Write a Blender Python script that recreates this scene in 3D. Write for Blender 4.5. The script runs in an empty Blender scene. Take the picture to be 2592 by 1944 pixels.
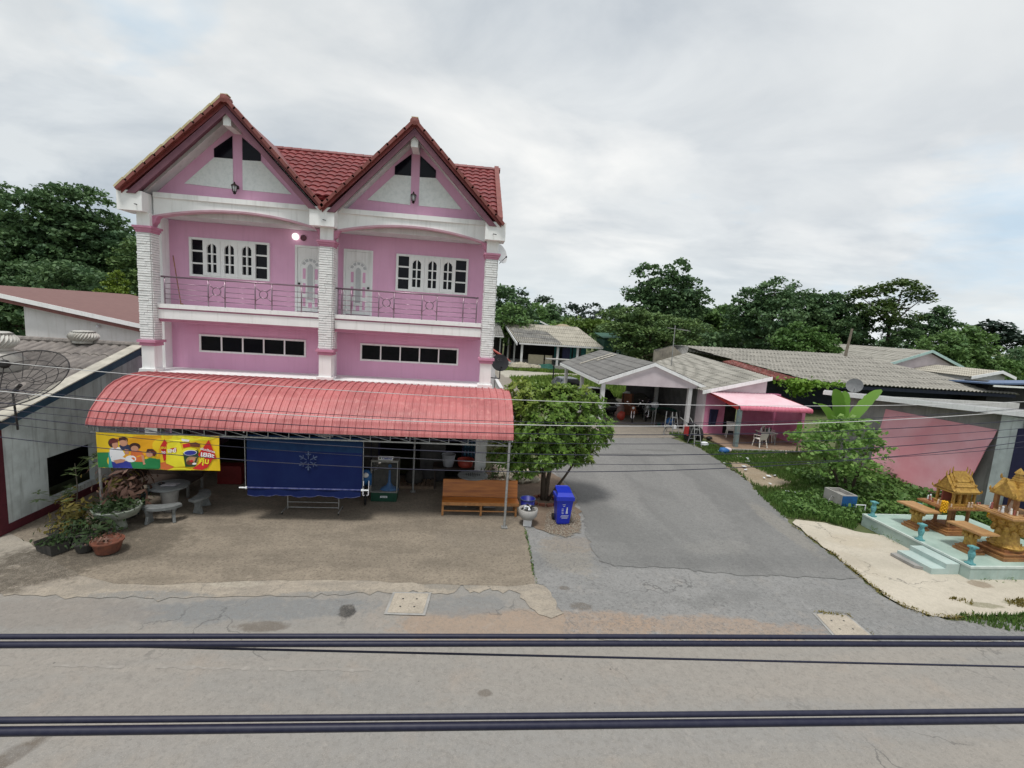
import bpy, bmesh, math, random
import numpy as np
from mathutils import Vector, Matrix
PI = math.pi
S = bpy.context.scene
COL = S.collection
random.seed(7)

# ------------------------------------------------------------------ helpers
class MB:
    """collects shapes for ONE mesh object"""
    def __init__(s): s.v = []; s.f = []; s.m = []; s.cur = 0
    def add(s, vs, fs):
        b = len(s.v); s.v += [tuple(p) for p in vs]
        for f in fs: s.f.append(tuple(i + b for i in f)); s.m.append(s.cur)
    def mi(s, i): s.cur = i; return s
    def poly(s, pts): s.add(pts, [tuple(range(len(pts)))]); return s
    def box(s, x0, x1, y0, y1, z0, z1):
        s.add([(x0,y0,z0),(x1,y0,z0),(x1,y1,z0),(x0,y1,z0),(x0,y0,z1),(x1,y0,z1),(x1,y1,z1),(x0,y1,z1)],
              [(0,3,2,1),(4,5,6,7),(0,1,5,4),(1,2,6,5),(2,3,7,6),(3,0,4,7)]); return s
    def obox(s, c, size, rx=0, ry=0, rz=0):
        R = Matrix.Rotation(rz,4,'Z') @ Matrix.Rotation(ry,4,'Y') @ Matrix.Rotation(rx,4,'X')
        a,b,d = [q/2 for q in size]; c = Vector(c)
        vs = [c + R @ Vector(p) for p in [(-a,-b,-d),(a,-b,-d),(a,b,-d),(-a,b,-d),(-a,-b,d),(a,-b,d),(a,b,d),(-a,b,d)]]
        s.add(vs, [(0,3,2,1),(4,5,6,7),(0,1,5,4),(1,2,6,5),(2,3,7,6),(3,0,4,7)]); return s
    def prism(s, pts, d):
        """planar polygon pushed by vector d"""
        n = len(pts); d = Vector(d); p2 = [Vector(p) + d for p in pts]
        s.add(list(pts) + p2, [tuple(range(n-1,-1,-1)), tuple(range(n, 2*n))] + [(i,(i+1)%n,(i+1)%n+n,i+n) for i in range(n)]); return s
    def xz(s, pts, y0, y1): return s.prism([(a,y0,b) for a,b in pts], (0,y1-y0,0))
    def yz(s, pts, x0, x1): return s.prism([(x0,a,b) for a,b in pts], (x1-x0,0,0))
    def slab(s, a, b, c, d, t):
        """quad with thickness t along its normal (downwards)"""
        n = (Vector(b)-Vector(a)).cross(Vector(d)-Vector(a)).normalized()
        if n.z > 0: n = -n
        return s.prism([a,b,c,d], n*t)
    def tube(s, path, r, n=8, cap=True, r1=None):
        path = [Vector(p) for p in path]; L = len(path); rings = []
        for i,p in enumerate(path):
            t = (path[min(i+1,L-1)] - path[max(i-1,0)])
            if t.length < 1e-9: t = Vector((0,0,1))
            t.normalize(); a = Vector((0,0,1)) if abs(t.z) < .9 else Vector((1,0,0))
            u = t.cross(a).normalized(); w = t.cross(u)
            rr = r if r1 is None else r + (r1-r)*i/max(1,L-1)
            rings.append([p + (u*math.cos(2*PI*k/n) + w*math.sin(2*PI*k/n))*rr for k in range(n)])
        vs = [q for R in rings for q in R]; fs = []
        for i in range(L-1):
            for k in range(n):
                fs.append((i*n+k, i*n+(k+1)%n, (i+1)*n+(k+1)%n, (i+1)*n+k))
        if cap: fs += [tuple(range(n-1,-1,-1)), tuple((L-1)*n+k for k in range(n))]
        s.add(vs, fs); return s
    def bar(s, a, b, r, n=6): return s.tube([a,b], r, n)
    def lathe(s, prof, c, n=20, sx=1, sy=1, wob=0):
        vs = []; fs = []; m = len(prof)
        for r,z in prof:
            for k in range(n):
                a = 2*PI*k/n; q = r*(1+wob*math.cos(a*12))
                vs.append((c[0]+q*sx*math.cos(a), c[1]+q*sy*math.sin(a), c[2]+z))
        for i in range(m-1):
            for k in range(n): fs.append((i*n+k, i*n+(k+1)%n, (i+1)*n+(k+1)%n, (i+1)*n+k))
        if prof[0][0] > 1e-4: fs.append(tuple(range(n-1,-1,-1)))
        if prof[-1][0] > 1e-4: fs.append(tuple((m-1)*n+k for k in range(n)))
        s.add(vs, fs); return s
    def ball(s, c, r, n=12, sx=1, sy=1, sz=1):
        prof = [(max(1e-5, r*math.sin(PI*i/(n//2))), -r*sz*math.cos(PI*i/(n//2))) for i in range(n//2+1)]
        return s.lathe(prof, c, n, sx, sy)
    def grid(s, fn, nu, nv):
        vs = [fn(i/nu, j/nv) for j in range(nv+1) for i in range(nu+1)]
        fs = [(j*(nu+1)+i, j*(nu+1)+i+1, (j+1)*(nu+1)+i+1, (j+1)*(nu+1)+i) for j in range(nv) for i in range(nu)]
        s.add(vs, fs); return s
    def build(s, name, mats, parent=None, smooth=False, fix=True, auto=None):
        me = bpy.data.meshes.new(name)
        o0 = parent_loc(parent)
        me.from_pydata([(x-o0[0], y-o0[1], z-o0[2]) for x,y,z in s.v], [], s.f)
        for mm in (mats if isinstance(mats,(list,tuple)) else [mats]): me.materials.append(mm)
        if isinstance(mats,(list,tuple)) and len(mats) > 1: me.polygons.foreach_set('material_index', s.m)
        if fix and len(s.f) < 60000:
            bm = bmesh.new(); bm.from_mesh(me); bmesh.ops.recalc_face_normals(bm, faces=bm.faces); bm.to_mesh(me); bm.free()
        if smooth: me.polygons.foreach_set('use_smooth', [True]*len(me.polygons))
        if auto is not None:
            me.polygons.foreach_set('use_smooth', [True]*len(me.polygons))
            try: me.set_sharp_from_angle(angle=math.radians(auto))
            except Exception: pass
        me.update()
        o = bpy.data.objects.new(name, me); COL.objects.link(o)
        if parent is not None: o.parent = parent
        return o

def parent_loc(p):
    q = Vector((0,0,0))
    while p is not None: q = q + p.location; p = p.parent
    return q
def tag(o, label=None, cat=None, group=None, kind=None):
    if label: o['label'] = label
    if cat: o['category'] = cat
    if group: o['group'] = group
    if kind: o['kind'] = kind
    return o
def thing(name, label, cat, loc=(0,0,0), group=None):
    o = bpy.data.objects.new(name, None); COL.objects.link(o); o.location = loc; o.empty_display_size = .1
    return tag(o, label, cat, group)
def dup(root, loc, rz=0, label=None, scale=None):
    r = root.copy(); COL.objects.link(r); r.location = loc; r.rotation_euler = (0,0,rz)
    if scale: r.scale = scale
    if label: r['label'] = label
    for ch in list(root.children):
        c = ch.copy(); COL.objects.link(c); c.parent = r
        for g in list(ch.children):
            d = g.copy(); COL.objects.link(d); d.parent = c
    return r
def structure(o): o['kind'] = 'structure'; return o

# ------------------------------------------------------------------ materials
def nt_new(name):
    m = bpy.data.materials.new(name); m.use_nodes = True; nt = m.node_tree
    b = nt.nodes['Principled BSDF']; return m, nt, b
def N(nt, t, **kw):
    n = nt.nodes.new(t)
    for k,v in kw.items():
        if k in n.inputs.keys(): n.inputs[k].default_value = v
        else: setattr(n, k, v)
    return n
def noise(nt, co, scale, detail=5, rough=.55, stretch=None, dist=0):
    if stretch:
        mp = N(nt,'ShaderNodeMapping'); mp.inputs['Scale'].default_value = stretch
        nt.links.new(co, mp.inputs['Vector']); co = mp.outputs['Vector']
    n = N(nt,'ShaderNodeTexNoise'); n.inputs['Scale'].default_value = scale; n.inputs['Detail'].default_value = detail
    n.inputs['Roughness'].default_value = rough; n.inputs['Distortion'].default_value = dist
    nt.links.new(co, n.inputs['Vector']); return n.outputs['Fac']
def ramp(nt, fac, lo, hi):
    r = N(nt,'ShaderNodeMapRange'); r.inputs['From Min'].default_value = lo; r.inputs['From Max'].default_value = hi
    nt.links.new(fac, r.inputs['Value']); return r.outputs['Result']
def mixc(nt, fac, a, b):
    x = N(nt,'ShaderNodeMix', data_type='RGBA')
    for s_, q in ((6,a),(7,b)):
        if isinstance(q,(tuple,list)): x.inputs[s_].default_value = (*q[:3],1)
        else: nt.links.new(q, x.inputs[s_])
    if isinstance(fac,(int,float)): x.inputs[0].default_value = fac
    else: nt.links.new(fac, x.inputs[0])
    return x.outputs[2]
def mulf(nt, a, k):
    x = N(nt,'ShaderNodeMath', operation='MULTIPLY'); nt.links.new(a, x.inputs[0])
    if isinstance(k,(int,float)): x.inputs[1].default_value = k
    else: nt.links.new(k, x.inputs[1])
    return x.outputs[0]
def bump(nt, b, h, strength, dist=.02):
    x = N(nt,'ShaderNodeBump'); x.inputs['Strength'].default_value = strength; x.inputs['Distance'].default_value = dist
    nt.links.new(h, x.inputs['Height']); nt.links.new(x.outputs['Normal'], b.inputs['Normal'])
def mat(name, c, c2=None, scale=3, lo=.4, hi=.65, rough=.7, metal=0, bmp=0, bscale=40, streak=None, speck=None, spec=.4, stretch=None, lines=None):
    """two-tone weathered surface: c -> c2 by noise; streak = colour of rain streaks; speck = colour of grit"""
    m, nt, b = nt_new(name)
    b.inputs['Roughness'].default_value = rough; b.inputs['Metallic'].default_value = metal
    b.inputs['Specular IOR Level'].default_value = spec
    co = N(nt,'ShaderNodeTexCoord').outputs['Object']
    col = None
    if c2 is None: c2 = tuple(q*.82 for q in c)
    col = mixc(nt, ramp(nt, noise(nt, co, scale, 6, .6, stretch), lo, hi), c, c2)
    if streak:
        f = ramp(nt, noise(nt, co, 1, 6, .6, (9,9,.7)), .52, .72); col = mixc(nt, mulf(nt, f, .65), col, streak)
    if lines:   # trough shade of corrugated sheets painted as dark lines, broken by noise
        ax_, pitch, lc, ls = lines; sp = N(nt,'ShaderNodeSeparateXYZ'); nt.links.new(co, sp.inputs[0])
        wv = N(nt,'ShaderNodeMath', operation='SINE'); nt.links.new(mulf(nt, sp.outputs[ax_], 2*PI/pitch), wv.inputs[0])
        f = mulf(nt, ramp(nt, wv.outputs[0], -.2, -.85), ramp(nt, noise(nt, co, .9, 6, .65), .30, .60)); col = mixc(nt, mulf(nt, f, ls), col, lc)
        wv = N(nt,'ShaderNodeMath', operation='SINE'); nt.links.new(mulf(nt, sp.outputs[1-ax_], 2*PI/1.5), wv.inputs[0])
        f = mulf(nt, ramp(nt, wv.outputs[0], .975, .992), ramp(nt, noise(nt, co, 1.4, 5, .6), .38, .55)); col = mixc(nt, mulf(nt, f, .7), col, lc)
    if speck:
        f = ramp(nt, noise(nt, co, 55, 2, .5), .6, .68); col = mixc(nt, mulf(nt, f, .7), col, speck)
    nt.links.new(col, b.inputs['Base Color'])
    if bmp: bump(nt, b, noise(nt, co, bscale, 4, .6), bmp)
    return m
def leafmat(name, a, b_, c=None, rough=.55, trans=.25):
    m, nt, b = nt_new(name)
    g = N(nt,'ShaderNodeNewGeometry'); co = N(nt,'ShaderNodeTexCoord').outputs['Object']
    col = mixc(nt, g.outputs['Random Per Island'], a, b_)
    if c: col = mixc(nt, ramp(nt, noise(nt, co, .55, 3), .5, .68), col, c)
    nt.links.new(col, b.inputs['Base Color']); b.inputs['Roughness'].default_value = rough; b.inputs['Specular IOR Level'].default_value = .25
    t = N(nt,'ShaderNodeBsdfTranslucent'); nt.links.new(col, t.inputs['Color'])
    mx = N(nt,'ShaderNodeMixShader'); mx.inputs[0].default_value = trans
    nt.links.new(b.outputs[0], mx.inputs[1]); nt.links.new(t.outputs[0], mx.inputs[2])
    nt.links.new(mx.outputs[0], nt.nodes['Material Output'].inputs['Surface'])
    return m
M = {}
def m_(k, *a, **kw): M[k] = mat(k, *a, **kw); return M[k]
m_('pink_paint', (.75,.42,.60), (.71,.385,.56), scale=1.2, rough=.75, bmp=.12, bscale=70, streak=(.66,.355,.51))
m_('pink_trim', (.56,.25,.36), (.50,.21,.31), rough=.65)
m_('white_paint', (.86,.87,.86), (.80,.81,.80), scale=1.5, rough=.7, bmp=.06, bscale=60, streak=(.66,.66,.64))
m_('white_stucco', (.80,.82,.82), (.70,.73,.73), scale=9, lo=.45, hi=.7, rough=.9, bmp=.9, bscale=16)
m_('white_brick', (.86,.87,.86), (.76,.77,.76), scale=8, rough=.9, bmp=.5, bscale=30)
m_('pale_trim', (.62,.40,.47), (.56,.35,.41), rough=.65)
m_('roof_red', (.23,.046,.046), (.155,.034,.034), scale=2.2, rough=.45, bmp=.1)
m_('barge_red', (.23,.07,.06), (.17,.05,.043), scale=3, rough=.5)
m_('rim_cream', (.62,.56,.40), (.50,.40,.20), scale=4, rough=.9)
m_('shop_shade', (.07,.068,.066), (.04,.04,.04), scale=3, rough=.9)  # shade under the awning painted into the shop front colour
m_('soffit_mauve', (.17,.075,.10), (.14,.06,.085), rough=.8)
m_('awning_red', (.51,.165,.165), (.37,.115,.117), scale=.8, rough=.5, streak=(.60,.27,.25), spec=.35)
m_('steel_grey', (.30,.31,.30), (.22,.22,.21), scale=9, rough=.55, metal=.3)
m_('galv', (.36,.365,.36), (.25,.25,.24), scale=14, rough=.5, metal=.35)
m_('chrome', (.75,.72,.72), (.68,.62,.62), rough=.18, metal=1)
m_('rail_steel', (.30,.22,.26), (.24,.17,.21), rough=.35, metal=.7)
m_('black', (.012,.012,.013), (.02,.02,.02), rough=.5)
m_('black_wire', (.010,.011,.032), (.018,.019,.04), scale=30, rough=.5)
m_('white_wire', (.55,.55,.55), (.45,.45,.45), rough=.6)
m_('lamp_bronze', (.02,.012,.01), (.03,.02,.018), rough=.4, metal=.4)
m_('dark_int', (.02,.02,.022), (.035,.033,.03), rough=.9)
m_('floor_int', (.10,.09,.08), (.07,.065,.06), rough=.8)
m_('blue_tarp', (.005,.011,.062), (.007,.016,.072), scale=1.4, rough=.7, spec=.12, bmp=.1, bscale=90)
m_('blue_tarp_backlit', (.010,.032,.085), (.008,.024,.07), scale=4, rough=.7, spec=.12)  # light showing through the tarp, painted as a paler blue
m_('tarp_mark', (.06,.085,.15), (.03,.045,.11), scale=12)
m_('tarp_hem', (.02,.03,.13), (.10,.11,.22), scale=9, rough=.7)
m_('concrete', (.36,.35,.33), (.26,.255,.24), scale=2.5, rough=.9, bmp=.3, speck=(.18,.17,.16))
m_('concrete_green', (.33,.36,.31), (.22,.25,.2), scale=4, rough=.9, bmp=.4, bscale=25)
m_('terrazzo', (.19,.20,.198), (.13,.14,.138), scale=10, rough=.55, speck=(.12,.13,.13))
m_('wood_orange', (.42,.15,.03), (.22,.065,.015), scale=3.5, lo=.35, hi=.7, rough=.45, stretch=(.35,4,4))
m_('wood_leg', (.36,.17,.06), (.24,.11,.04), scale=8, rough=.6)
m_('wood_dark', (.05,.035,.028), (.03,.022,.018), rough=.6)
m_('wood_pallet', (.22,.16,.11), (.14,.10,.07), scale=6, rough=.85)
m_('terracotta', (.19,.065,.038), (.11,.045,.03), scale=7, rough=.8)
m_('pot_dark', (.06,.055,.05), (.035,.035,.032), scale=7, rough=.8)
m_('soil', (.07,.05,.035), (.045,.035,.025), scale=12, rough=1, bmp=.5)
m_('bin_blue', (.012,.03,.42), (.01,.025,.36), rough=.35, spec=.5)
m_('bin_dark', (.008,.018,.25), rough=.4)
m_('bucket_blue', (.015,.02,.22), rough=.4)
m_('print_white', (.75,.78,.8), rough=.6)
m_('red_paint', (.45,.03,.03), rough=.5)
m_('red_tub', (.38,.05,.03), rough=.5)
m_('maroon', (.10,.016,.026), (.075,.012,.02), scale=5, rough=.7)
m_('old_white_wall', (.64,.70,.69), (.42,.46,.45), scale=1.4, lo=.42, hi=.70, rough=.9, bmp=.2, streak=(.24,.26,.25))
m_('white_wall2', (.74,.74,.72), (.66,.66,.63), scale=1.2, rough=.9, streak=(.55,.54,.5))
m_('blue_fascia_shaded', (.03,.075,.12), (.022,.05,.085), scale=5, rough=.6)  # blue paint darkened with the shadow under the roof overhang
m_('old_tile', (.25,.225,.205), (.15,.135,.125), scale=3.2, lo=.4, hi=.62, rough=.9, bmp=.3, bscale=30, speck=(.09,.085,.08), stretch=(2,.6,1))
m_('asbestos', (.37,.35,.31), (.25,.24,.21), scale=1.3, lo=.38, hi=.66, rough=.95, bmp=.2, bscale=20, streak=(.2,.19,.165), stretch=(2.4,.5,1), lines=(0,.36,(.11,.105,.095),.8))
m_('asbestos_y', (.36,.345,.305), (.25,.24,.21), scale=1.3, lo=.38, hi=.66, rough=.95, bmp=.2, bscale=20, stretch=(.5,2.4,1), lines=(1,.30,(.12,.115,.10),.7))
m_('asbestos_pale', (.47,.44,.37), (.36,.335,.28), scale=1.0, rough=.95, stretch=(3,.5,1), streak=(.25,.23,.2), lines=(0,.26,(.17,.16,.135),.75))
m_('asbestos_dark', (.24,.235,.22), (.15,.145,.135), scale=1.6, rough=.95, stretch=(3,.5,1), lines=(0,.26,(.07,.07,.065),.8))
m_('carport_roof', (.215,.21,.20), (.16,.157,.15), scale=1.2, rough=.95, bmp=.2, speck=(.1,.1,.095), lines=(1,.18,(.09,.09,.085),.6))
m_('brown_roof', (.205,.115,.105), (.17,.092,.085), scale=3, rough=.85, stretch=(1,6,1))
m_('cream_turbine', (.50,.49,.45), (.40,.38,.34), scale=6, rough=.5)
m_('off_white', (.66,.66,.66), (.56,.56,.56), scale=1.5, rough=.85, streak=(.45,.45,.44))
m_('pinkish_white', (.62,.55,.57), (.54,.47,.49), scale=1.5, rough=.85)
m_('grey_wall', (.42,.42,.40), (.33,.33,.31), scale=1.4, rough=.95, bmp=.2, streak=(.22,.22,.2))
m_('grey_sheet', (.34,.33,.315), (.25,.245,.235), scale=1.4, rough=.9, streak=(.18,.175,.165))
m_('hot_pink', (.62,.24,.38), (.54,.18,.30), scale=2, rough=.8)
m_('pink_sheet', (.74,.52,.56), (.70,.45,.50), scale=2, rough=.45)
m_('pink_lip', (.60,.17,.24), (.52,.13,.19), scale=4, rough=.45)
m_('cloth_pink', (.88,.50,.56), (.78,.33,.38), scale=.7, lo=.3, hi=.62, rough=.9, bmp=.15, bscale=120)
m_('mint', (.38,.48,.44), (.29,.38,.34), scale=2.2, rough=.8, streak=(.33,.38,.33), speck=(.34,.40,.36))
m_('mint_edge', (.54,.61,.57), (.44,.52,.48), scale=4, rough=.8)
m_('mint_step', (.43,.53,.50), (.37,.47,.44), scale=3, rough=.75, streak=(.42,.46,.43))
m_('turquoise', (.13,.36,.37), (.07,.22,.24), scale=11, rough=.6)
m_('gold', (.52,.33,.075), (.33,.185,.045), scale=14, lo=.35, hi=.62, rough=.42, metal=.25, bmp=.5, bscale=45)
m_('gold_red', (.33,.165,.06), (.22,.09,.04), scale=6, rough=.6, bmp=.2)
m_('gold_top', (.44,.26,.11), (.34,.185,.08), scale=5, rough=.5)
m_('garland', (.75,.42,.015), (.65,.33,.01), scale=20, rough=.8)
m_('cream_doll', (.66,.58,.45), (.55,.36,.28), scale=25, rough=.7)
m_('doll_red', (.32,.10,.08), rough=.7)
m_('teal_paint', (.06,.28,.28), (.05,.22,.22), scale=3, rough=.7)
m_('teal_roof', (.40,.55,.52), (.32,.46,.43), scale=3, rough=.6)
m_('hut_green', (.035,.10,.07), (.03,.08,.06), rough=.8)
m_('thatch', (.36,.30,.21), (.26,.21,.14), scale=6, rough=1)
m_('rust_wall', (.20,.065,.055), (.11,.035,.03), scale=3, rough=.9, streak=(.34,.26,.24))
m_('car_grey', (.22,.23,.235), (.2,.21,.215), rough=.25, metal=.6, spec=.6)
m_('car_black', (.012,.012,.014), rough=.15, spec=.6)
m_('rubber', (.015,.015,.015), rough=.85)
m_('glass_dark', (.006,.006,.01), (.009,.009,.013), rough=.12, spec=.16)
m_('mortar', (.45,.45,.45), rough=1)
m_('light_glass', (.7,.72,.74), rough=.15)
m_('dish_grey', (.16,.165,.17), (.11,.115,.12), scale=5, rough=.6)
m_('dish_white', (.68,.69,.70), (.6,.6,.6), rough=.5)
m_('dish_black', (.03,.03,.035), (.045,.045,.05), rough=.6)
m_('mesh_black', (.02,.018,.018), rough=.6)
m_('plastic_white', (.72,.70,.64), (.66,.63,.57), rough=.5)
m_('navy', (.02,.02,.06), rough=.8)
m_('green_cloth', (.015,.09,.065), (.01,.06,.045), scale=4, rough=.8)
m_('cabinet_green', (.01,.06,.035), (.008,.05,.03), rough=.4)
m_('cabinet_blue', (.02,.12,.32), (.02,.09,.25), scale=4, rough=.6)
m_('paper', (.45,.44,.46), (.3,.29,.32), scale=14, rough=.9)
m_('bark', (.10,.075,.055), (.06,.045,.035), scale=9, rough=1, bmp=.6, stretch=(4,4,.8))
m_('pale_bark', (.22,.19,.15), (.13,.11,.09), scale=9, rough=1, bmp=.4)
m_('brick', (.22,.08,.05), (.14,.06,.045), scale=9, rough=.95)
m_('rock', (.46,.42,.33), (.3,.27,.21), scale=5, rough=1, bmp=.5)
m_('blue_sheet', (.10,.16,.28), (.08,.12,.22), rough=.5)
L_ = {}
L_['dark'] = leafmat('leaf_dark', (.075,.14,.06), (.12,.20,.08), (.08,.15,.08))
L_['mid'] = leafmat('leaf_mid', (.09,.17,.05), (.15,.25,.075), (.09,.18,.065))
L_['mid2'] = leafmat('leaf_light', (.06,.13,.03), (.11,.20,.05), (.07,.15,.035))
L_['olive'] = leafmat('leaf_olive', (.09,.155,.05), (.145,.22,.07), (.095,.165,.065))
L_['lime'] = leafmat('leaf_lime', (.10,.17,.02), (.18,.25,.035))
L_['lime2'] = leafmat('leaf_pale', (.085,.15,.025), (.14,.21,.045))
L_['sparse'] = leafmat('leaf_skyline', (.025,.05,.025), (.045,.08,.04), trans=.1)
L_['darkgap'] = leafmat('leaf_umbrella', (.05,.09,.03), (.09,.145,.04), (.11,.16,.035))
L_['cedar'] = leafmat('leaf_cedar', (.022,.042,.03), (.04,.065,.045), trans=.1)
L_['near'] = leafmat('leaf_glossy', (.085,.17,.03), (.18,.29,.055), (.26,.30,.06), rough=.38)
L_['bush'] = leafmat('leaf_bush', (.06,.13,.03), (.14,.24,.06), rough=.5)
L_['shrub'] = leafmat('leaf_shrub', (.13,.26,.06), (.27,.42,.12), (.17,.31,.075), rough=.5, trans=.4)
L_['banana'] = leafmat('leaf_banana', (.13,.28,.04), (.18,.34,.06), rough=.45, trans=.35)
L_['vine'] = leafmat('leaf_vine', (.12,.24,.03), (.2,.33,.05))
L_['croton'] = leafmat('leaf_croton', (.16,.09,.07), (.26,.15,.11))
L_['croton_y'] = leafmat('leaf_croton_yellow', (.14,.12,.03), (.25,.2,.05))
L_['pot'] = leafmat('leaf_pot', (.03,.055,.02), (.05,.085,.03))
L_['pale'] = leafmat('leaf_papaya', (.12,.18,.07), (.2,.26,.11))
L_['grass'] = leafmat('grass_blade', (.06,.13,.028), (.13,.22,.05), (.10,.14,.04))
L_['field'] = leafmat('grass_bright', (.12,.2,.03), (.2,.29,.06), (.10,.17,.03))

def foliage(name, pts, size, mt, parent, up=.6, aspect=.6, jitter=.45, seed=0, tip=False):
    """many leaf faces at pts (n,3) as one mesh; each leaf one rhombus"""
    r = np.random.default_rng(seed); n = len(pts)
    nr = r.normal(size=(n,3)); nr[:,2] = np.abs(nr[:,2]) + up; nr /= np.linalg.norm(nr,axis=1)[:,None]
    a = r.normal(size=(n,3)); u = np.cross(nr,a); u /= np.linalg.norm(u,axis=1)[:,None]; w = np.cross(nr,u)
    s = size*(1 + jitter*(r.random(n)*2-1))[:,None]
    o = np.array(parent_loc(parent)); p = pts - o
    v = np.stack([p - u*s*.5, p + w*s*aspect*.5 + nr*s*.06, p + u*s*.5 - nr*s*.05, p - w*s*aspect*.5 + nr*s*.06], 1).reshape(-1,3)
    return rawmesh(name, v, n, 4, mt, parent)
def rawmesh(name, v, n, k, mt, parent):
    me = bpy.data.meshes.new(name)
    me.vertices.add(n*k); me.vertices.foreach_set('co', v.astype(np.float32).ravel())
    me.loops.add(n*k); me.loops.foreach_set('vertex_index', np.arange(n*k, dtype=np.int32))
    me.polygons.add(n); me.polygons.foreach_set('loop_start', np.arange(0,n*k,k,dtype=np.int32))
    me.materials.append(mt); me.update(calc_edges=True); me.validate()
    ob = bpy.data.objects.new(name, me); COL.objects.link(ob)
    if parent is not None: ob.parent = parent
    return ob
def clump_points(blobs, dens, seed, size, gap=0.0, sub=None):
    r = np.random.default_rng(seed); out = []
    for (x,y,z,rx,rz) in blobs:
        ry = rx*.85
        area = 4*PI*((rx*ry)**1.6/3+2*(rx*rz)**1.6/3)**(1/1.6)
        ns = max(9, int(area/(size*size)*.125 if sub is None else sub))
        d = r.normal(size=(ns,3)); d /= np.linalg.norm(d,axis=1)[:,None]
        d[:,2] = np.where(d[:,2] < -.8, -d[:,2], d[:,2])
        k = (.55+.5*r.random(ns)**.6)[:,None]
        c = np.array([x,y,z]) + d*np.array([rx,ry,rz])*k
        if gap: c = c[r.random(ns) > gap]
        n = max(4, int(dens*3.2)); sp = size*2.0
        e = r.normal(size=(len(c),n,3)); e /= np.linalg.norm(e,axis=2)[:,:,None]; e[:,:,2] = np.where(e[:,:,2] < -.35, -e[:,:,2], e[:,:,2])
        q = c[:,None,:] + e*(.45+.65*r.random((len(c),n,1)))*np.array([sp,sp,sp*.62])*(.7+.6*r.random((len(c),1,1)))
        out.append(q.reshape(-1,3))
    return np.concatenate(out)
# ------------------------------------------------------------------ camera, sky, sun
cam = bpy.data.objects.new('camera', bpy.data.cameras.new('camera')); COL.objects.link(cam)
R0 = Vector((0.99235901,-0.1059556,0.06322186)); R1 = Vector((0.04823361,-0.13848562,-0.98918919)); R2 = Vector((0.11356546,0.98468022,-0.13231683))
mw = Matrix.Identity(4)
for i in range(3): mw[i][0] = R0[i]; mw[i][1] = -R1[i]; mw[i][2] = -R2[i]; mw[i][3] = (0,0,6)[i]
cam.matrix_world = mw
cam.data.sensor_fit = 'HORIZONTAL'; cam.data.sensor_width = 36; cam.data.lens = 36*1209.1/2592
cam.data.clip_start = .05; cam.data.clip_end = 3000
S.camera = cam
S.view_settings.view_transform = 'Standard'; S.view_settings.look = 'None'; S.view_settings.gamma = 1; S.view_settings.exposure = .70

SUN_EL, SUN_ROT = math.radians(70), math.radians(205)
W = bpy.data.worlds.new('World'); S.world = W; W.use_nodes = True; wt = W.node_tree; wt.nodes.clear()
sky = N(wt,'ShaderNodeTexSky', sky_type='NISHITA', sun_disc=False, sun_elevation=SUN_EL, sun_rotation=SUN_ROT)
sc_ = N(wt,'ShaderNodeVectorMath', operation='SCALE'); sc_.inputs['Scale'].default_value = .10
wt.links.new(sky.outputs[0], sc_.inputs[0])
tc = N(wt,'ShaderNodeTexCoord'); sep = N(wt,'ShaderNodeSeparateXYZ'); wt.links.new(tc.outputs['Generated'], sep.inputs[0])
def wm(op, a, b_=None, c=None):
    x = N(wt,'ShaderNodeMath', operation=op)
    for i,q in enumerate((a,b_,c)):
        if q is None: continue
        if isinstance(q,(int,float)): x.inputs[i].default_value = q
        else: wt.links.new(q, x.inputs[i])
    return x.outputs[0]
zc = wm('MAXIMUM', sep.outputs['Z'], 0.0)
den = wm('ADD', zc, .22)
cx = wm('DIVIDE', sep.outputs['X'], den); cy = wm('DIVIDE', sep.outputs['Y'], den)
cmb = N(wt,'ShaderNodeCombineXYZ'); wt.links.new(cx, cmb.inputs[0]); wt.links.new(cy, cmb.inputs[1])
def wnoise(scale, detail, rough, off=(0,0,0), dist=0, st=(1,1,1)):
    mp = N(wt,'ShaderNodeMapping'); mp.inputs['Location'].default_value = off; mp.inputs['Scale'].default_value = st
    mp.inputs['Rotation'].default_value = (0,0,math.radians(35))
    wt.links.new(cmb.outputs[0], mp.inputs['Vector'])
    n = N(wt,'ShaderNodeTexNoise'); n.inputs['Scale'].default_value = scale; n.inputs['Detail'].default_value = detail
    n.inputs['Roughness'].default_value = rough; n.inputs['Distortion'].default_value = dist
    wt.links.new(mp.outputs[0], n.inputs['Vector']); return n.outputs['Fac']
big = ramp(wt, wnoise(.62, 4, .5, (7.1,4.7,0), .25, (1,1.1,1)), .38, .60)
med = ramp(wt, wnoise(1.7, 8, .56, (1.4,5.2,3), .35, (.9,1.15,1)), .36, .64)
lit = ramp(wt, wnoise(1.05, 6, .52, (4.4,0.2,2), .3, (.9,1.2,1)), .50, .68)
gap = ramp(wt, wnoise(.95, 5, .55, (2.6,3.1,4), .3, (.9,1.2,1)), .555, .65)
c1 = mixc(wt, med, (.36,.405,.45), (.60,.63,.645))
c2 = mixc(wt, mulf(wt, big, .7), c1, (.60,.62,.62))
c2 = mixc(wt, mulf(wt, lit, .8), c2, (.84,.83,.80))
c3 = mixc(wt, mulf(wt, gap, .6), c2, (.38,.53,.66))
low = ramp(wt, zc, .16, .0)
c4 = mixc(wt, mulf(wt, low, .45), c3, (.50,.60,.67))
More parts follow.
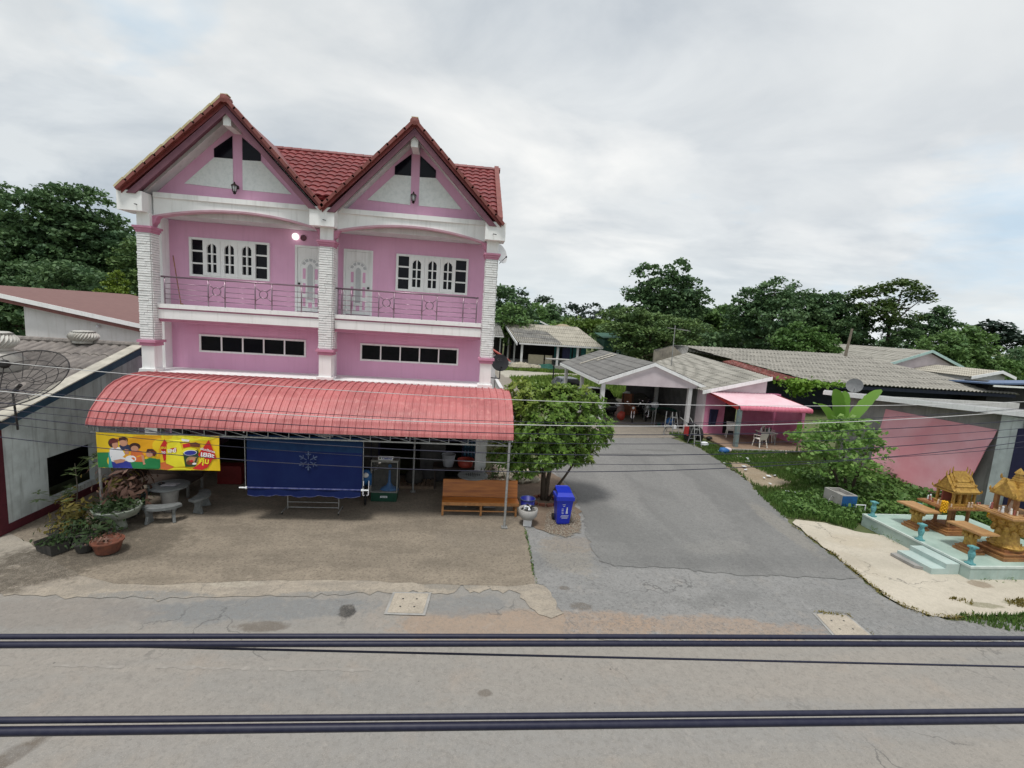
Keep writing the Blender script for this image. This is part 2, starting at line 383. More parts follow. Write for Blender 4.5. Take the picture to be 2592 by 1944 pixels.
# the cloud deck thins toward the right and has one blue break low there
brt = ramp(wt, sep.outputs['X'], -.55, .75)
c4 = mixc(wt, brt, c4, mixc(wt, .22, c4, (.95,.94,.92)))
dp_ = N(wt,'ShaderNodeVectorMath', operation='DISTANCE'); dp_.inputs[1].default_value = (.765,.618,.175); wt.links.new(tc.outputs['Generated'], dp_.inputs[0])
brk = ramp(wt, wm('MULTIPLY_ADD', wnoise(2.6,7,.6,(3,5,2),.4,(1,1,1)), .30, dp_.outputs['Value']), .275, .17)
c4 = mixc(wt, mulf(wt, brk, .6), c4, (.44,.60,.74))
fin = mixc(wt, .93, sc_.outputs[0], c4)
bg = N(wt,'ShaderNodeBackground'); wt.links.new(fin, bg.inputs['Color']); bg.inputs['Strength'].default_value = .78
wo = N(wt,'ShaderNodeOutputWorld'); wt.links.new(bg.outputs[0], wo.inputs['Surface'])

sd = bpy.data.lights.new('sun','SUN'); sd.energy = 1.5; sd.angle = math.radians(12); sd.color = (1,.965,.92)
so = bpy.data.objects.new('sun', sd); COL.objects.link(so)
# light comes from behind the viewer and to the left
ld = Vector((-.42*math.cos(SUN_EL), -.9*math.cos(SUN_EL), math.sin(SUN_EL))).normalized()
so.rotation_euler = ld.to_track_quat('Z','Y').to_euler()

# ------------------------------------------------------------------ pink house
house = thing('pink_house','two unit pink house with white brick pillars, twin red gables and balconies','house',(-4.3,17.4,0))
def wall_open(mb, x0, x1, z0, z1, y0, y1, holes):
    """wall facing -Y with rectangular openings and their reveals"""
    xs = sorted({x0,x1,*[h[0] for h in holes],*[h[1] for h in holes]}); zs = sorted({z0,z1,*[h[2] for h in holes],*[h[3] for h in holes]})
    for i in range(len(xs)-1):
        for j in range(len(zs)-1):
            cx_,cz = (xs[i]+xs[i+1])/2,(zs[j]+zs[j+1])/2
            if any(h[0]<cx_<h[1] and h[2]<cz<h[3] for h in holes): continue
            for y in (y0,y1): mb.poly([(xs[i],y,zs[j]),(xs[i+1],y,zs[j]),(xs[i+1],y,zs[j+1]),(xs[i],y,zs[j+1])])
    for a,b,c,d in holes:
        for p,q in (((a,c),(a,d)),((b,c),(b,d)),((a,c),(b,c)),((a,d),(b,d))):
            mb.poly([(p[0],y0,p[1]),(q[0],y0,q[1]),(q[0],y1,q[1]),(p[0],y1,p[1])])
UW = [(-9.0,-6.54,6.81,8.02),(-2.27,.15,6.80,8.0)]; MW = [(-8.78,-5.34,4.29,4.82),(-3.44,-.04,4.28,4.82)]
DR = [(-5.65,-4.72,5.83,8.03),(-4.05,-3.13,5.83,8.03)]
w = MB(); wall_open(w, -9.68, 1.09, 3.69, 8.56, 17.4, 17.6, UW+MW+DR)
w.build('front_wall', M['pink_paint'], house)
w = MB(); w.box(-9.97,-9.80,17.62,24,0,9.0); w.box(.94,1.09,17.62,24,0,9.05); w.box(-9.80,.94,23.85,24,0,9.05)
w.yz([(16.66,9.05),(24,9.05),(20.05,11.72)], .94, 1.09); w.yz([(16.66,9.0),(24,9.0),(20.05,11.72)], -9.97,-9.80)
w.build('side_wall', M['pink_paint'], house)
# ground floor shop: open fronts with a dark room behind
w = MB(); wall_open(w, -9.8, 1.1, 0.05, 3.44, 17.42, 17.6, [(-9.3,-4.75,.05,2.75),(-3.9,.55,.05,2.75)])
w.build('shop_front', M['shop_shade'], house)
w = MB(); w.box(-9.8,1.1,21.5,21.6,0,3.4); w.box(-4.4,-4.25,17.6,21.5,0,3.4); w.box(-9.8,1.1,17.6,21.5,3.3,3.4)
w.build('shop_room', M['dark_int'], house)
for x0,x1 in ((-8.6,-6.6),(-3.4,-1.7),(-1.3,.4)):
    w = MB()
    for z in (.4,.9,1.4,1.9): w.box(x0,x1,20.9,21.4,z,z+.03)
    for x in (x0,x1): w.box(x-.02,x+.02,20.9,21.4,0,2.0)
    w.build('shop_shelf', M['wood_dark'], house)
# white ledge over the awning, wall columns and party fin
w = MB(); w.box(-9.95,1.2,16.05,17.4,3.42,3.69); w.build('ledge', M['white_paint'], house)
w = MB(); w.box(-9.97,-9.681,17.0,17.6,3.69,8.56); w.build('wall_column', M['white_paint'], house)
w = MB(); w.box(-4.46,-4.27,16.4,17.399,3.69,8.56); w.build('party_fin', M['white_paint'], house)
w = MB(); w.box(-9.6,1.09,16.48,17.395,8.562,8.9); w.build('balcony_ceiling', M['off_white'], house)
# pillars
def brick_clad(x0, x1, y0, y1, z0, z1, seed):
    r = random.Random(seed); b = MB(); h = .0735; z = z0; k = 0
    while z < z1-.02:
        hh = min(h, z1-z)-.017
        for side in range(3):
            L = (x1-x0) if side == 0 else (y1-y0); p = -r.random()*.12
            while p < L:
                q = min(p + r.uniform(.22,.42), L); a = max(p,0)
                d = r.uniform(.016,.036)
                if q-a > .02:
                    if side == 0: b.box(x0+a, x0+q-.006, y0-d, y0+.01, z, z+hh)
                    elif side == 1: b.box(x1-.01, x1+d, y0+a, y0+q-.006, z, z+hh)
                    else: b.box(x0-d, x0+.01, y0+a, y0+q-.006, z, z+hh)
                p = q
        z += h; k += 1
    return b
PX = [(-9.80,-9.43),(-4.49,-4.10),(.74,1.11)]
for i,(a,b) in enumerate(PX):
    p = MB(); p.box(a,b,16.0,16.4,0,8.5); p.box(a-.06,b+.06,15.94,16.44,3.60,3.78); pil = p.build('pillar', M['white_paint'], house)
    c = MB(); c.box(a-.008,b+.008,15.992,16.408,4.73,7.91); c.build('mortar_core', M['mortar'], pil)
    brick_clad(a,b,16.0,16.4,4.72,7.92,i).build('brick_cladding', M['white_brick'], pil, fix=False)
    c = MB()
    for z0,z1,e in ((7.92,7.98,.03),(7.98,8.05,.055),(8.05,8.11,.09)): c.box(a-e,b+e,16-e,16.4+e,z0,z1)
    c.build('capital', M['pink_trim'], pil)
    c = MB()
    for z0,z1,e in ((4.50,4.55,.04),(4.55,4.60,.03),(4.60,4.68,.085)): c.box(a-e,b+e,16-e,16.4+e,z0,z1)
    c.build('moulding', M['pink_trim'], pil)
    m0 = (a+b)/2; lo = [-10.17,-4.74,.65][i]; hi = [-9.48,-4.0,1.30][i]
    c = MB(); c.box(lo,hi,15.75,16.46,8.50,9.06); c.build('cap_block', M['white_paint'], pil)
    c = MB(); c.tube([(m0-.02,15.76,8.68),(m0-.02,15.66,8.67),(m0+.08,15.62,8.65)], .012); c.build('drain_hook', M['black'], pil)
    # small scrolled corbels under the arch
    for s_,xx in ((1,b),(-1,a)):
        if (i == 0 and s_ < 0) or (i == 2 and s_ > 0): continue
        c = MB(); c.xz([(xx,8.44),(xx+s_*.20,8.46),(xx+s_*.12,8.38),(xx+s_*.10,8.28),(xx+s_*.03,8.20),(xx,8.12)], 16.12,16.34)
        c.build('corbel', M['pink_trim'], pil)
# arched beams
for x0,x1 in ((-9.43,-4.49),(-4.10,.74)):
    n = 24; arc = [(x0+(x1-x0)*i/n, 8.45+.33*(1-(2*i/n-1)**2)) for i in range(n+1)]
    b = MB()
    for i in range(n):
        b.xz([arc[i],arc[i+1],(arc[i+1][0],8.975),(arc[i][0],8.975)], 16.2,16.45)
    b.box(x0,x1,16.2,16.45,8.975,9.0); b.box(x0+.02,x1-.02,16.15,16.45,9.0,9.15)
    bm_ = b.build('arched_beam', M['white_paint'], house)
    t = MB()
    for i in range(n):
        (a0,z0),(a1,z1) = arc[i],arc[i+1]
        t.xz([(a0,z0-.035),(a1,z1-.035),(a1,z1-.002),(a0,z0-.002)], 16.17,16.47)
        t.xz([(a0,z0-.002),(a1,z1-.002),(a1,z1+.016),(a0,z0+.016)], 16.165,16.198)
    t.build('arch_trim', M['pale_trim'], bm_)
# balconies
for k,(x0,x1,posts,orn) in enumerate(((-9.40,-4.52,[-9.24,-7.96,-7.46,-6.55,-6.04,-5.13,-4.6],[(-7.96,-7.46),(-6.55,-6.04)]),
                                (-4.06,.70,[-3.99,-3.87,-3.57,-2.69,-2.2,-1.29,-.8,.07,.52],[(-2.69,-2.2),(-1.29,-.8)]))):
    b = MB(); b.box(x0,x1,16.2,17.399,5.36,5.64); b.box(x0,x1,16.25,17.399,5.64,5.69); b.box(x0,x1,16.16,17.399,5.69,5.82)
    sl = b.build('balcony_slab', M['white_paint'], house)
    t = MB(); t.box(x0,x1,16.235,16.249,5.642,5.689); t.box(x0,x1,16.24,17.39,5.31,5.358); t.box(x0,x1,16.27,17.39,5.26,5.309); t.build('slab_trim', M['pink_trim'], sl)
    r = MB(); y = 16.3
    r.tube([(posts[0]-.1,y,6.66),(posts[-1]+.05,y,6.66)], .028, 10)
    for p in posts: r.bar((p,y,5.82),(p,y,6.64), .021 if p not in (posts[0],) else .016, 8)
    spans = [(posts[i],posts[i+1]) for i in range(len(posts)-1)]
    for a,c in spans:
        if (a,c) in orn:
            cx_,cz = (a+c)/2, 6.30
            for sx in (-1,1):
                for sz in (-1,1):
                    r.bar((cx_+sx*.1,y,cz+sz*.1),(cx_+sx*(c-a)/2,y,cz+sz*.22), .013)
            r.bar((a,y,5.98),(c,y,5.98), .011)
        else:
            for z in (5.98,6.13,6.29,6.46): r.bar((a,y,z),(c,y,z), .011)
    ra = r.build('railing', M['rail_steel'], house, smooth=True)
    for a,c in orn:
        o_ = MB(); o_.tube([((a+c)/2+.125*math.cos(q*PI/12),y,6.30+.125*math.sin(q*PI/12)) for q in range(25)], .016, 8, cap=False); o_.build('ring_ornament', M['rail_steel'], ra, smooth=True)
# upper windows: fixed lights at both ends, three arched casements between
def upper_window(x0,x1,z0,z1):
    f = MB(); y0,y1 = 17.33,17.42
    f.box(x0-.04,x1+.04,y0,y1,z1-.04,z1+.03); f.box(x0-.04,x1+.04,y0,y1,z0-.03,z0+.04); f.box(x0-.04,x0+.035,y0,y1,z0+.04,z1-.04); f.box(x1-.035,x1+.04,y0,y1,z0+.04,z1-.04)
    fw = .40; cs = [x0+fw+(x1-x0-2*fw)*i/3 for i in range(4)]
    for s0,s1 in ((x0+.035,cs[0]),(cs[3],x1-.035)):
        for t in (1,2): zz = z0+(z1-z0)*t/3; f.box(s0,s1,17.345,17.40,zz-.025,zz+.025)
    for i in range(3):
        a,b = cs[i],cs[i+1]; st = .125; g0,g1 = a+st,b-st; zb,zt = z0+.13,z1-.14
        f.box(a+.004,g0,17.30,17.39,z0+.02,z1-.03); f.box(g1,b-.004,17.30,17.39,z0+.02,z1-.03)
        f.box(g0,g1,17.30,17.39,z0+.02,zb); f.box(g0,g1,17.30,17.39,zt,z1-.03)
        mid = (g0+g1)/2; f.box(mid-.022,mid+.022,17.315,17.385,zb,zt)
        for t in (1,2): zz = zb+(zt-zb)*t/3-.02; f.box(g0,g1,17.317,17.383,zz-.02,zz+.02)
        # arched head of each casement
        for sx,e in ((1,g0),(-1,g1)):
            f.xz([(e,zt+.001),(e+sx*(mid-g0)*.75,zt+.001),(e+sx*(mid-g0)*.55,zt-.03),(e+sx*.035,zt-.05),(e+sx*.02,zt-.10),(e,zt-.11)], 17.312,17.386)
    o = f.build('window', M['white_paint'], house)
    p = MB(); p.box(x0+.02,x1-.02,17.40,17.43,z0+.02,z1-.02); p.build('pane', M['glass_dark'], o)
for q in UW: upper_window(*q)
for x0,x1,z0,z1 in MW:
    f = MB(); y0,y1 = 17.36,17.45
    f.box(x0-.03,x1+.03,y0,y1,z1-.02,z1+.04); f.box(x0-.03,x1+.03,y0,y1,z0-.04,z0+.02)
    for i in range(6):
        xx = x0+(x1-x0)*i/5; hw = .03 if i in (0,5) else .022; f.box(xx-hw,xx+hw,y0+.01,y1,z0+.02,z1-.02)
    o = f.build('window', M['white_paint'], house)
    p = MB(); p.box(x0+.01,x1-.01,17.40,17.43,z0,z1); p.build('pane', M['glass_dark'], o)
# balcony doors
def house_door(x0,x1,z0,z1,knob):
    f = MB(); f.box(x0-.03,x0+.04,17.35,17.42,z0,z1+.03); f.box(x1-.04,x1+.03,17.35,17.42,z0,z1+.03); f.box(x0+.04,x1-.04,17.35,17.42,z1-.04,z1+.03)
    f.box(x0+.045,x1-.045,17.385,17.43,z0+.02,z1-.045)
    d = f.build('door', M['white_paint'], house)
    cx_ = (x0+x1)/2
    g = MB()   # tall arched glass light and fan above
    g.xz([(cx_-.085,6.25),(cx_+.085,6.25),(cx_+.085,7.35),(cx_+.06,7.42),(cx_,7.46),(cx_-.06,7.42),(cx_-.085,7.35)], 17.376,17.39)
    for k in range(5):
        a0 = PI*(.06+.18*k); a1 = a0+.13*PI
        g.xz([(cx_+r_*math.cos(a),7.36+r_*math.sin(a)) for r_,a in ((.19,a0),(.28,a0),(.28,a1),(.19,a1))], 17.376,17.39)
    g.build('door_glass', mat('door_glass',(.52,.53,.54),(.46,.47,.48),scale=14,rough=.3), d)
    g = MB()
    for z_0,z_1 in ((6.95,7.30),(6.45,6.80),(6.02,6.32)):
        for s_ in (-1,1): g.box(cx_+s_*.20-.045,cx_+s_*.20+.045,17.377,17.39,z_0,z_1)
    g.box(cx_-.06,cx_+.06,17.377,17.39,5.98,6.16)
    g.build('door_inset', M['pink_paint'], d)
    g = MB()
    for a,b,c,e in ((cx_-.11,cx_+.11,6.20,6.235),(cx_-.135,cx_-.105,6.2,7.36),(cx_+.105,cx_+.135,6.2,7.36)): g.box(a,b,17.36,17.385,c,e)
    g.tube([(cx_+.31*math.cos(PI*i/16),17.38,7.36+.33*math.sin(PI*i/16)) for i in range(17)], .018, 6)
    g.build('door_moulding', M['white_paint'], d)
    h = MB(); h.ball((knob,17.34,6.78), .04); h.build('handle', M['black'], d, smooth=True)
house_door(*DR[0], -5.54); house_door(*DR[1], -3.24)

# roofs ------------------------------------------------------------
def tile_slope(o, u, v, lu, lv, pu=.30, pv=.36, amp=.035, step=.045, clip=None):
    """S-profile tiles: u along the courses, v up the slope"""
    o = Vector(o); u = Vector(u).normalized(); v = Vector(v).normalized(); n = u.cross(v).normalized()
    if n.z < 0: n = -n
    b = MB(); nc = int(math.ceil(lv/pv)); nu = int(lu/pu*6)
    for c in range(nc):
        v0,v1 = c*pv, min((c+1)*pv+.03, lv)
        rows = []
        for vv,hh in ((v0,-.012),(v0+.001,step),(v1,.004)):
            row = []
            for i in range(nu+1):
                uu = lu*i/nu; ph = 2*PI*uu/pu
                wv = math.sin(ph)+.25*math.sin(2*ph+.6)
                edge = -.02*math.cos(ph) if vv < v0+.01 else 0
                row.append(o+u*uu+v*(vv+edge)+n*(hh+amp*wv*.6))
            rows.append(row)
        m = len(rows[0])
        b.add([q for r_ in rows for q in r_], [(r_*m+i, r_*m+i+1, (r_+1)*m+i+1, (r_+1)*m+i) for r_ in range(2) for i in range(m-1)])
    return b
roof = tile_slope((-9.95,16.66,9.58),(1,0,0),(0,3.34,2.30), 11.08, 4.06)
ro = roof.build('main_roof', M['roof_red'], house, fix=False)
b = MB(); b.slab((-9.95,16.66,9.53),(1.13,16.66,9.53),(1.13,20,11.83),(-9.95,20,11.83),.08); b.slab((-9.95,24.3,9.0),(1.13,24.3,9.0),(1.13,20,11.86),(-9.95,20,11.86),.1)
b.build('roof_deck', M['roof_red'], ro)
b = MB()   # ridge caps
x = -9.95
while x < 1.1:
    b.lathe([(.001,0),(.12,0),(.135,.34),(.001,.34)], (0,0,0), 10); k = 40
    for i in range(len(b.v)-40, len(b.v)):
        px_,py_,pz_ = b.v[i]; b.v[i] = (x+pz_, 20+px_, 11.86+py_*.8)
    x += .33
b.build('ridge_tile', M['roof_red'], ro)
def verge_row(mb, p0, p1, n, w_=.21, h_=.09, y0=15.60, y1=15.86):
    """overlapping cap tiles down a rake, seen from the street"""
    p0 = Vector(p0); p1 = Vector(p1); d = (p1-p0); L = d.length; d /= L; nn = Vector((-d.z,0,d.x))
    if nn.z < 0: nn = -nn
    for i in range(n):
        a = p0+d*(L*i/n-.02); e = p0+d*(L*(i+1)/n+.03); o1 = nn*.018; t = nn*h_
        a_ = a+o1*.2; e_ = e+o1
        mb.prism([(a_.x,y0,a_.z),(e_.x,y0,e_.z),(e_.x+t.x,y0,e_.z+t.z),(a_.x+t.x,y0,a_.z+t.z)], (0,y1-y0,0))
for c,ap,xl,xr,ze in ((-7.10,11.80,-10.02,-4.38,9.08),(-1.66,11.74,-4.36,1.14,9.02)):
    g = MB()
    g.prism([(xl,15.72,ze),(c,15.72,ap),(c,15.72,ap-.12),(xl,15.72,ze-.12)], (0,4.4,0))
    g.prism([(xr,15.72,ze),(c,15.72,ap),(c,15.72,ap-.12),(xr,15.72,ze-.12)], (0,4.4,0))
    go = g.build('gable_roof', M['roof_red'], house)
    v_ = MB(); verge_row(v_, (xl-.03,0,ze-.06), (c,0,ap-.02), 11); verge_row(v_, (xr+.03,0,ze-.06), (c,0,ap-.02), 11)
    v_.lathe([(.001,0),(.14,.02),(.15,.28),(.001,.30)], (0,0,0), 12)
    for i in range(len(v_.v)-48, len(v_.v)):
        px_,py_,pz_ = v_.v[i]; v_.v[i] = (c+px_, 15.58+pz_, ap+.02+py_*.8)
    v_.build('verge_tile', M['barge_red'], go)
    rim = MB()
    if c < -4:
        p0 = Vector((xl-.03,0,ze-.06)); p1 = Vector((c,0,ap-.02)); d = (p1-p0)/11; nn = Vector((-d.z,0,d.x)).normalized()
        for i in range(11):
            a = p0+d*(i-.02)+nn*.085; e = p0+d*(i+1.0)+nn*.105; rim.prism([(a.x,15.595,a.z),(e.x,15.595,e.z),(e.x+nn.x*.055,15.595,e.z+nn.z*.055),(a.x+nn.x*.055,15.595,a.z+nn.z*.055)],(0,.26,0))
    rim.box(c-.1,c+.1,15.62,15.85,ap+.125,ap+.15); rim.build('worn_rim', M['rim_cream'], go)
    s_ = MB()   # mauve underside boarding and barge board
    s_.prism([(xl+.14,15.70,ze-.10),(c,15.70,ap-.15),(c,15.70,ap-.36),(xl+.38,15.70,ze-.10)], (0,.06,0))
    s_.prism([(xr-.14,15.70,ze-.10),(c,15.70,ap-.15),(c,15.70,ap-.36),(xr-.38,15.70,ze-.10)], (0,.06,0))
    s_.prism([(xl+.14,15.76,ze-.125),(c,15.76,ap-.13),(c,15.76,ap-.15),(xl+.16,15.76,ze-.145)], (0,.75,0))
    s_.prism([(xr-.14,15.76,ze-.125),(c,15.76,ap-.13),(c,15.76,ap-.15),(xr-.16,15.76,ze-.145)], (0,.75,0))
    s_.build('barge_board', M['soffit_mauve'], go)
    s_ = MB()   # white sloping rafter under the overhang
    s_.prism([(xl+.2,16.1,ze-.02),(c-.05,16.1,ap-.16),(c-.05,16.1,ap-.345),(xl+.37,16.1,ze-.02)], (0,.395,0))
    s_.prism([(xr-.2,16.1,ze-.02),(c+.05,16.1,ap-.16),(c+.05,16.1,ap-.345),(xr-.37,16.1,ze-.02)], (0,.395,0))
    s_.build('rafter', M['off_white'], go)
    s_ = MB(); s_.box(c-.11,c+.11,15.80,16.49,ap-.66,ap-.31); s_.build('ridge_beam', M['white_paint'], go)
    k = 1 if c < -4 else .955
    def sh(pts): return [(c+(px_)*k, pz_) for px_,pz_ in pts]
    s_ = MB(); s_.xz([(xl+.30,9.15),(xr-.30,9.15),(c+.02,ap-.26),(c-.02,ap-.26)], 16.5,16.64); gw = s_.build('gable_wall', M['pink_paint'], house)
    s_ = MB(); s_.xz(sh([(-1.58,9.54),(-.70,10.39),(-.15,10.40),(-.15,9.50)]),16.475,16.497); s_.xz(sh([(.13,9.50),(.13,10.39),(.68,10.41),(1.60,9.50)]),16.475,16.497)
    s_.build('stucco_panel', M['white_stucco'], gw)
    s_ = MB(); s_.xz(sh([(-.70,10.40),(-.70,10.65),(-.16,11.08),(-.16,10.405)]),16.482,16.499); s_.xz(sh([(.13,10.395),(.13,11.06),(.67,10.65),(.67,10.42)]),16.482,16.499)
    s_.build('gable_vent', M['glass_dark'], gw)
# verge at the right end of the main roof
v_ = MB(); p0 = Vector((1.13,16.2,9.24)); p1 = Vector((1.13,20,11.9)); d = (p1-p0)/13
for i in range(13):
    a = p0+d*i; e = p0+d*(i+1.08); v_.prism([(1.05,a.y,a.z-.04),(1.05,e.y,e.z),(1.05,e.y,e.z+.12),(1.05,a.y,a.z+.07)],(.17,0,0))
v_.build('verge_tile', M['barge_red'], ro)
# rear valley infill and right eave corner
# lanterns under the gables
def lantern(x, z, label):
    t = thing('wall_lantern', label, 'wall lamp', (x,16.5,z), 'carriage lanterns on the gables')
    b = MB(); b.lathe([(.05,-.05),(.06,0),(.05,.05)], (x,16.46,z+.10), 10); b.tube([(x,16.47,z+.1),(x,16.38,z+.14),(x,16.30,z+.12)], .014, 6); b.build('bracket', M['lamp_bronze'], t)
    b = MB(); b.lathe([(.02,-.15),(.05,-.12),(.03,-.09),(.06,-.08),(.06,-.07)], (x,16.29,z), 10); b.lathe([(.10,.10),(.085,.13),(.03,.17),(.015,.22)], (x,16.29,z), 10)
    for k in range(6): a = k*PI/3; b.bar((x+.055*math.cos(a),16.29+.055*math.sin(a),z-.07),(x+.085*math.cos(a),16.29+.085*math.sin(a),z+.10), .008, 5)
    b.build('cage', M['lamp_bronze'], t)
    b = MB(); b.lathe([(.045,-.07),(.07,.10)], (x,16.29,z), 10); b.build('glass', M['light_glass'], t, smooth=True)
lantern(-7.13,9.46,'dark carriage lantern on the pink post of the taller gable, over the long balcony')
lantern(-1.69,9.66,'dark carriage lantern on the pink post of the gable nearer the lane')
mg = mat('lamp_globe',(.85,.84,.8),rough=.3); mg.node_tree.nodes['Principled BSDF'].inputs['Emission Color'].default_value = (1,.97,.9,1); mg.node_tree.nodes['Principled BSDF'].inputs['Emission Strength'].default_value = .8
t = thing('globe_lamp','round white globe lamp on the pink balcony wall above the door','wall lamp',(-5.64,17.4,8.32))
b = MB(); b.ball((-5.64,17.28,8.32), .115, 16); b.build('globe', mg, t, smooth=True); b = MB(); b.lathe([(.05,0),(.05,.04)], (-5.64,17.37,8.30)); b.build('mount', M['light_glass'], t)
b = MB(); b.lathe([(.10,0),(.10,.03),(.07,.045),(.07,.02),(.001,.02)], (0,0,0), 18)
b.v = [(-5.42+x_, 17.399-z_, 8.31+y_) for x_,y_,z_ in b.v]
tag(b.build('wall_vent', M['soffit_mauve']),'small round pipe vent beside the globe lamp','vent')
# broom leaning in the balcony corner and pole by the window
b = MB(); b.bar((-9.52,17.3,7.4),(-9.1,16.9,5.84), .014); b.bar((-9.1,16.9,5.84),(-9.02,16.85,5.83), .03)
tag(b.build('leaning_pole', M['wood_leg']),'thin wooden pole leaning in the balcony corner beside the white column','pole')
t = thing('satellite_dish','white satellite dish on the side of the pink house below the roof','satellite dish',(1.27,18.6,8.4))
def dish_mesh(c, ax, r, dep, n=24):
    ax = Vector(ax).normalized(); u = ax.cross(Vector((0,0,1))).normalized(); w_ = u.cross(ax); b = MB(); c = Vector(c)
    for off in (0,-.015):
        rings = []
        for i in range(7):
            q = i/6; rings.append([c+ax*(dep*q*q+off)+(u*math.cos(2*PI*k/n)+w_*math.sin(2*PI*k/n))*r*q for k in range(n)])
        b.add([p for R_ in rings for p in R_], [(i*n+k,i*n+(k+1)%n,(i+1)*n+(k+1)%n,(i+1)*n+k) for i in range(6) for k in range(n)])
    return b, u, w_
bm_,u,w_ = dish_mesh((1.36,18.6,8.45),(.72,-.62,.30),.37,.07); bm_.build('reflector', M['dish_white'], t, smooth=True)
b = MB(); b.bar((1.09,18.6,8.35),(1.36,18.62,8.44), .025); b.bar((1.36,18.58,8.1),(1.58,18.42,8.32),.012); b.ball((1.6,18.4,8.34),.035); b.build('arm', M['black'], t)
# ------------------------------------------------------------------ awning
awn = thing('curved_awning','long curved red sheet metal awning over the shop forecourt','awning',(-3.9,13.2,0))
prof = [(13.15,2.62),(13.16,2.70),(13.30,2.95),(13.52,3.17),(13.80,3.40),(14.10,3.56),(14.5,3.655),(14.9,3.71),(15.3,3.72),(15.7,3.69),(16.02,3.63)]
def arc_resample(p, n):
    P_ = [Vector((0,a,b)) for a,b in p]
    # smooth by Catmull-Rom
    out = []
    for i in range(len(P_)-1):
        a,b,c,d = P_[max(i-1,0)],P_[i],P_[i+1],P_[min(i+2,len(P_)-1)]
        for k in range(8):
            t = k/8; out.append(.5*((2*b)+(c-a)*t+(2*a-5*b+4*c-d)*t*t+(3*b-a-3*c+d)*t**3))
    out.append(P_[-1]); L = [0]
    for i in range(1,len(out)): L.append(L[-1]+(out[i]-out[i-1]).length)
    res = []
    for k in range(n+1):
        q = L[-1]*k/n; i = max(j for j in range(len(L)) if L[j] <= q+1e-9); i = min(i,len(out)-2)
        t = (q-L[i])/max(1e-9,L[i+1]-L[i]); res.append(out[i].lerp(out[i+1],min(1,t)))
    return res
NA = 36; pr_ = arc_resample(prof, NA); nor = []
for i in range(NA+1):
    t = pr_[min(i+1,NA)]-pr_[max(i-1,0)]; nor.append(Vector((0,-t.z,t.y)).normalized())
xs = []; nr_ = 53; AX0,AX1 = -9.44,1.66
for i in range(nr_):
    a = AX0+(AX1-AX0)*i/nr_; pw = (AX1-AX0)/nr_
    xs += [(a,.040),(a+.018,.040),(a+.028,.0),(a+pw*.33,.0),(a+pw*.37,.006),(a+pw*.62,.006),(a+pw*.66,0),(a+pw-.010,0)]
xs.append((AX1,.026))
b = MB(); vs = []
for i in range(NA+1):
    st = .015*(1-((i*9/NA) % 1))   # shallow tile-like steps across the sheet
    for x,h in xs: vs.append((x, *(pr_[i]+nor[i]*(h+st))[1:]))
m = len(xs); b.add(vs, [(i*m+k,i*m+k+1,(i+1)*m+k+1,(i+1)*m+k) for i in range(NA) for k in range(m-1)])
b.build('roof_sheet', M['awning_red'], awn, fix=False)
b = MB()
for x in (AX0+.02,AX1-.03,-5.6,-1.33):
    b.tube([(x,p.y,p.z-.05) for p in pr_], .022, 6)
for i in (6,14,22,30): b.bar((AX0+.02,pr_[i].y,pr_[i].z-.035),(AX1-.02,pr_[i].y,pr_[i].z-.035), .02)
b.build('rib_frame', M['steel_grey'], awn)
b = MB(); y = 13.24
for z in (2.43,2.61): b.box(AX0+.02,AX1-.02,y-.018,y+.018,z-.018,z+.018)
x = AX0+.1; k = 0
while x < AX1-.5:
    b.bar((x,y,2.45),(x,y,2.6), .013); b.bar((x,y,2.6),(x+.54,y,2.45), .010); x += .54
b.build('front_truss', M['galv'], awn)
for x,yy,r_ in ((-9.24,13.24,.036),(-1.33,15.9,.034),(1.56,13.18,.036)):
    b = MB(); b.bar((x,yy,.02),(x,yy,2.6), r_, 10); b.box(x-.09,x+.09,yy-.09,yy+.09,.0,.02)
    b.build('post', M['galv'], awn)
b = MB()
for x0,x1 in ((-2.5,1.5),): b.bar((x0,13.3,1.98),(x1,13.3,1.90), .010)
b.build('tie_rod', M['galv'], awn)
# ------------------------------------------------------------------ banner
ban = thing('vinyl_banner','yellow printed vinyl banner with a family and snack bags under the red awning','banner',(-7.75,13.19,1.95))
BX0,BX1,BZ0,BZ1 = -9.25,-6.24,1.47,2.44
def bt(u,v,off=0):
    """point on the hung sheet: slightly sagging, rippled"""
    x = BX0+(BX1-BX0)*u; top = BZ1-.035*math.sin(PI*u)*(1-.5*u); bot = BZ0+.02*(1-u)+.012*math.sin(9*u)
    z = bot+(top-bot)*v
    y = 13.19-off-.012*math.sin(11*u+3*v)*(1-.3*v)-.01*math.sin(23*u-5*v)
    return (x,y,z)
b = MB(); b.grid(lambda u,v: bt(u,v), 60, 16)
b.build('sheet', mat('banner_yellow',(.80,.58,.02),(.78,.50,.012),scale=.9,lo=.35,hi=.65,rough=.45), ban, smooth=True)
BM = [mat('ink_%d'%i, c, c, rough=.45) for i,c in enumerate([(.02,.22,.07),(.05,.35,.38),(.80,.80,.82),(.03,.04,.30),(.55,.27,.17),(.05,.018,.015),(.03,.035,.09),(.62,.15,.04),(.55,.02,.02),(.78,.70,.03),(.02,.06,.02),(.16,.05,.02),(.40,.24,.10),(.75,.36,.01),(.12,.02,.02)])]
GREEN,TEAL,WHITE,BLUE,SKIN,HAIR,NAVY,ORANGE,RED,YEL,DKG,BROWN,TAN,ORY,DKR = range(15)
pb = MB(); lay = [0]
def uv(px,py):   # photo-crop coordinates of the print -> banner u,v
    u = (px-40)/1710; tp = 68+(px-20)*.043; bt_ = 555+(px-95)*.0455; return max(.002,min(.998,u)), max(.004,min(.996,1-(py-tp)/(bt_-tp)))
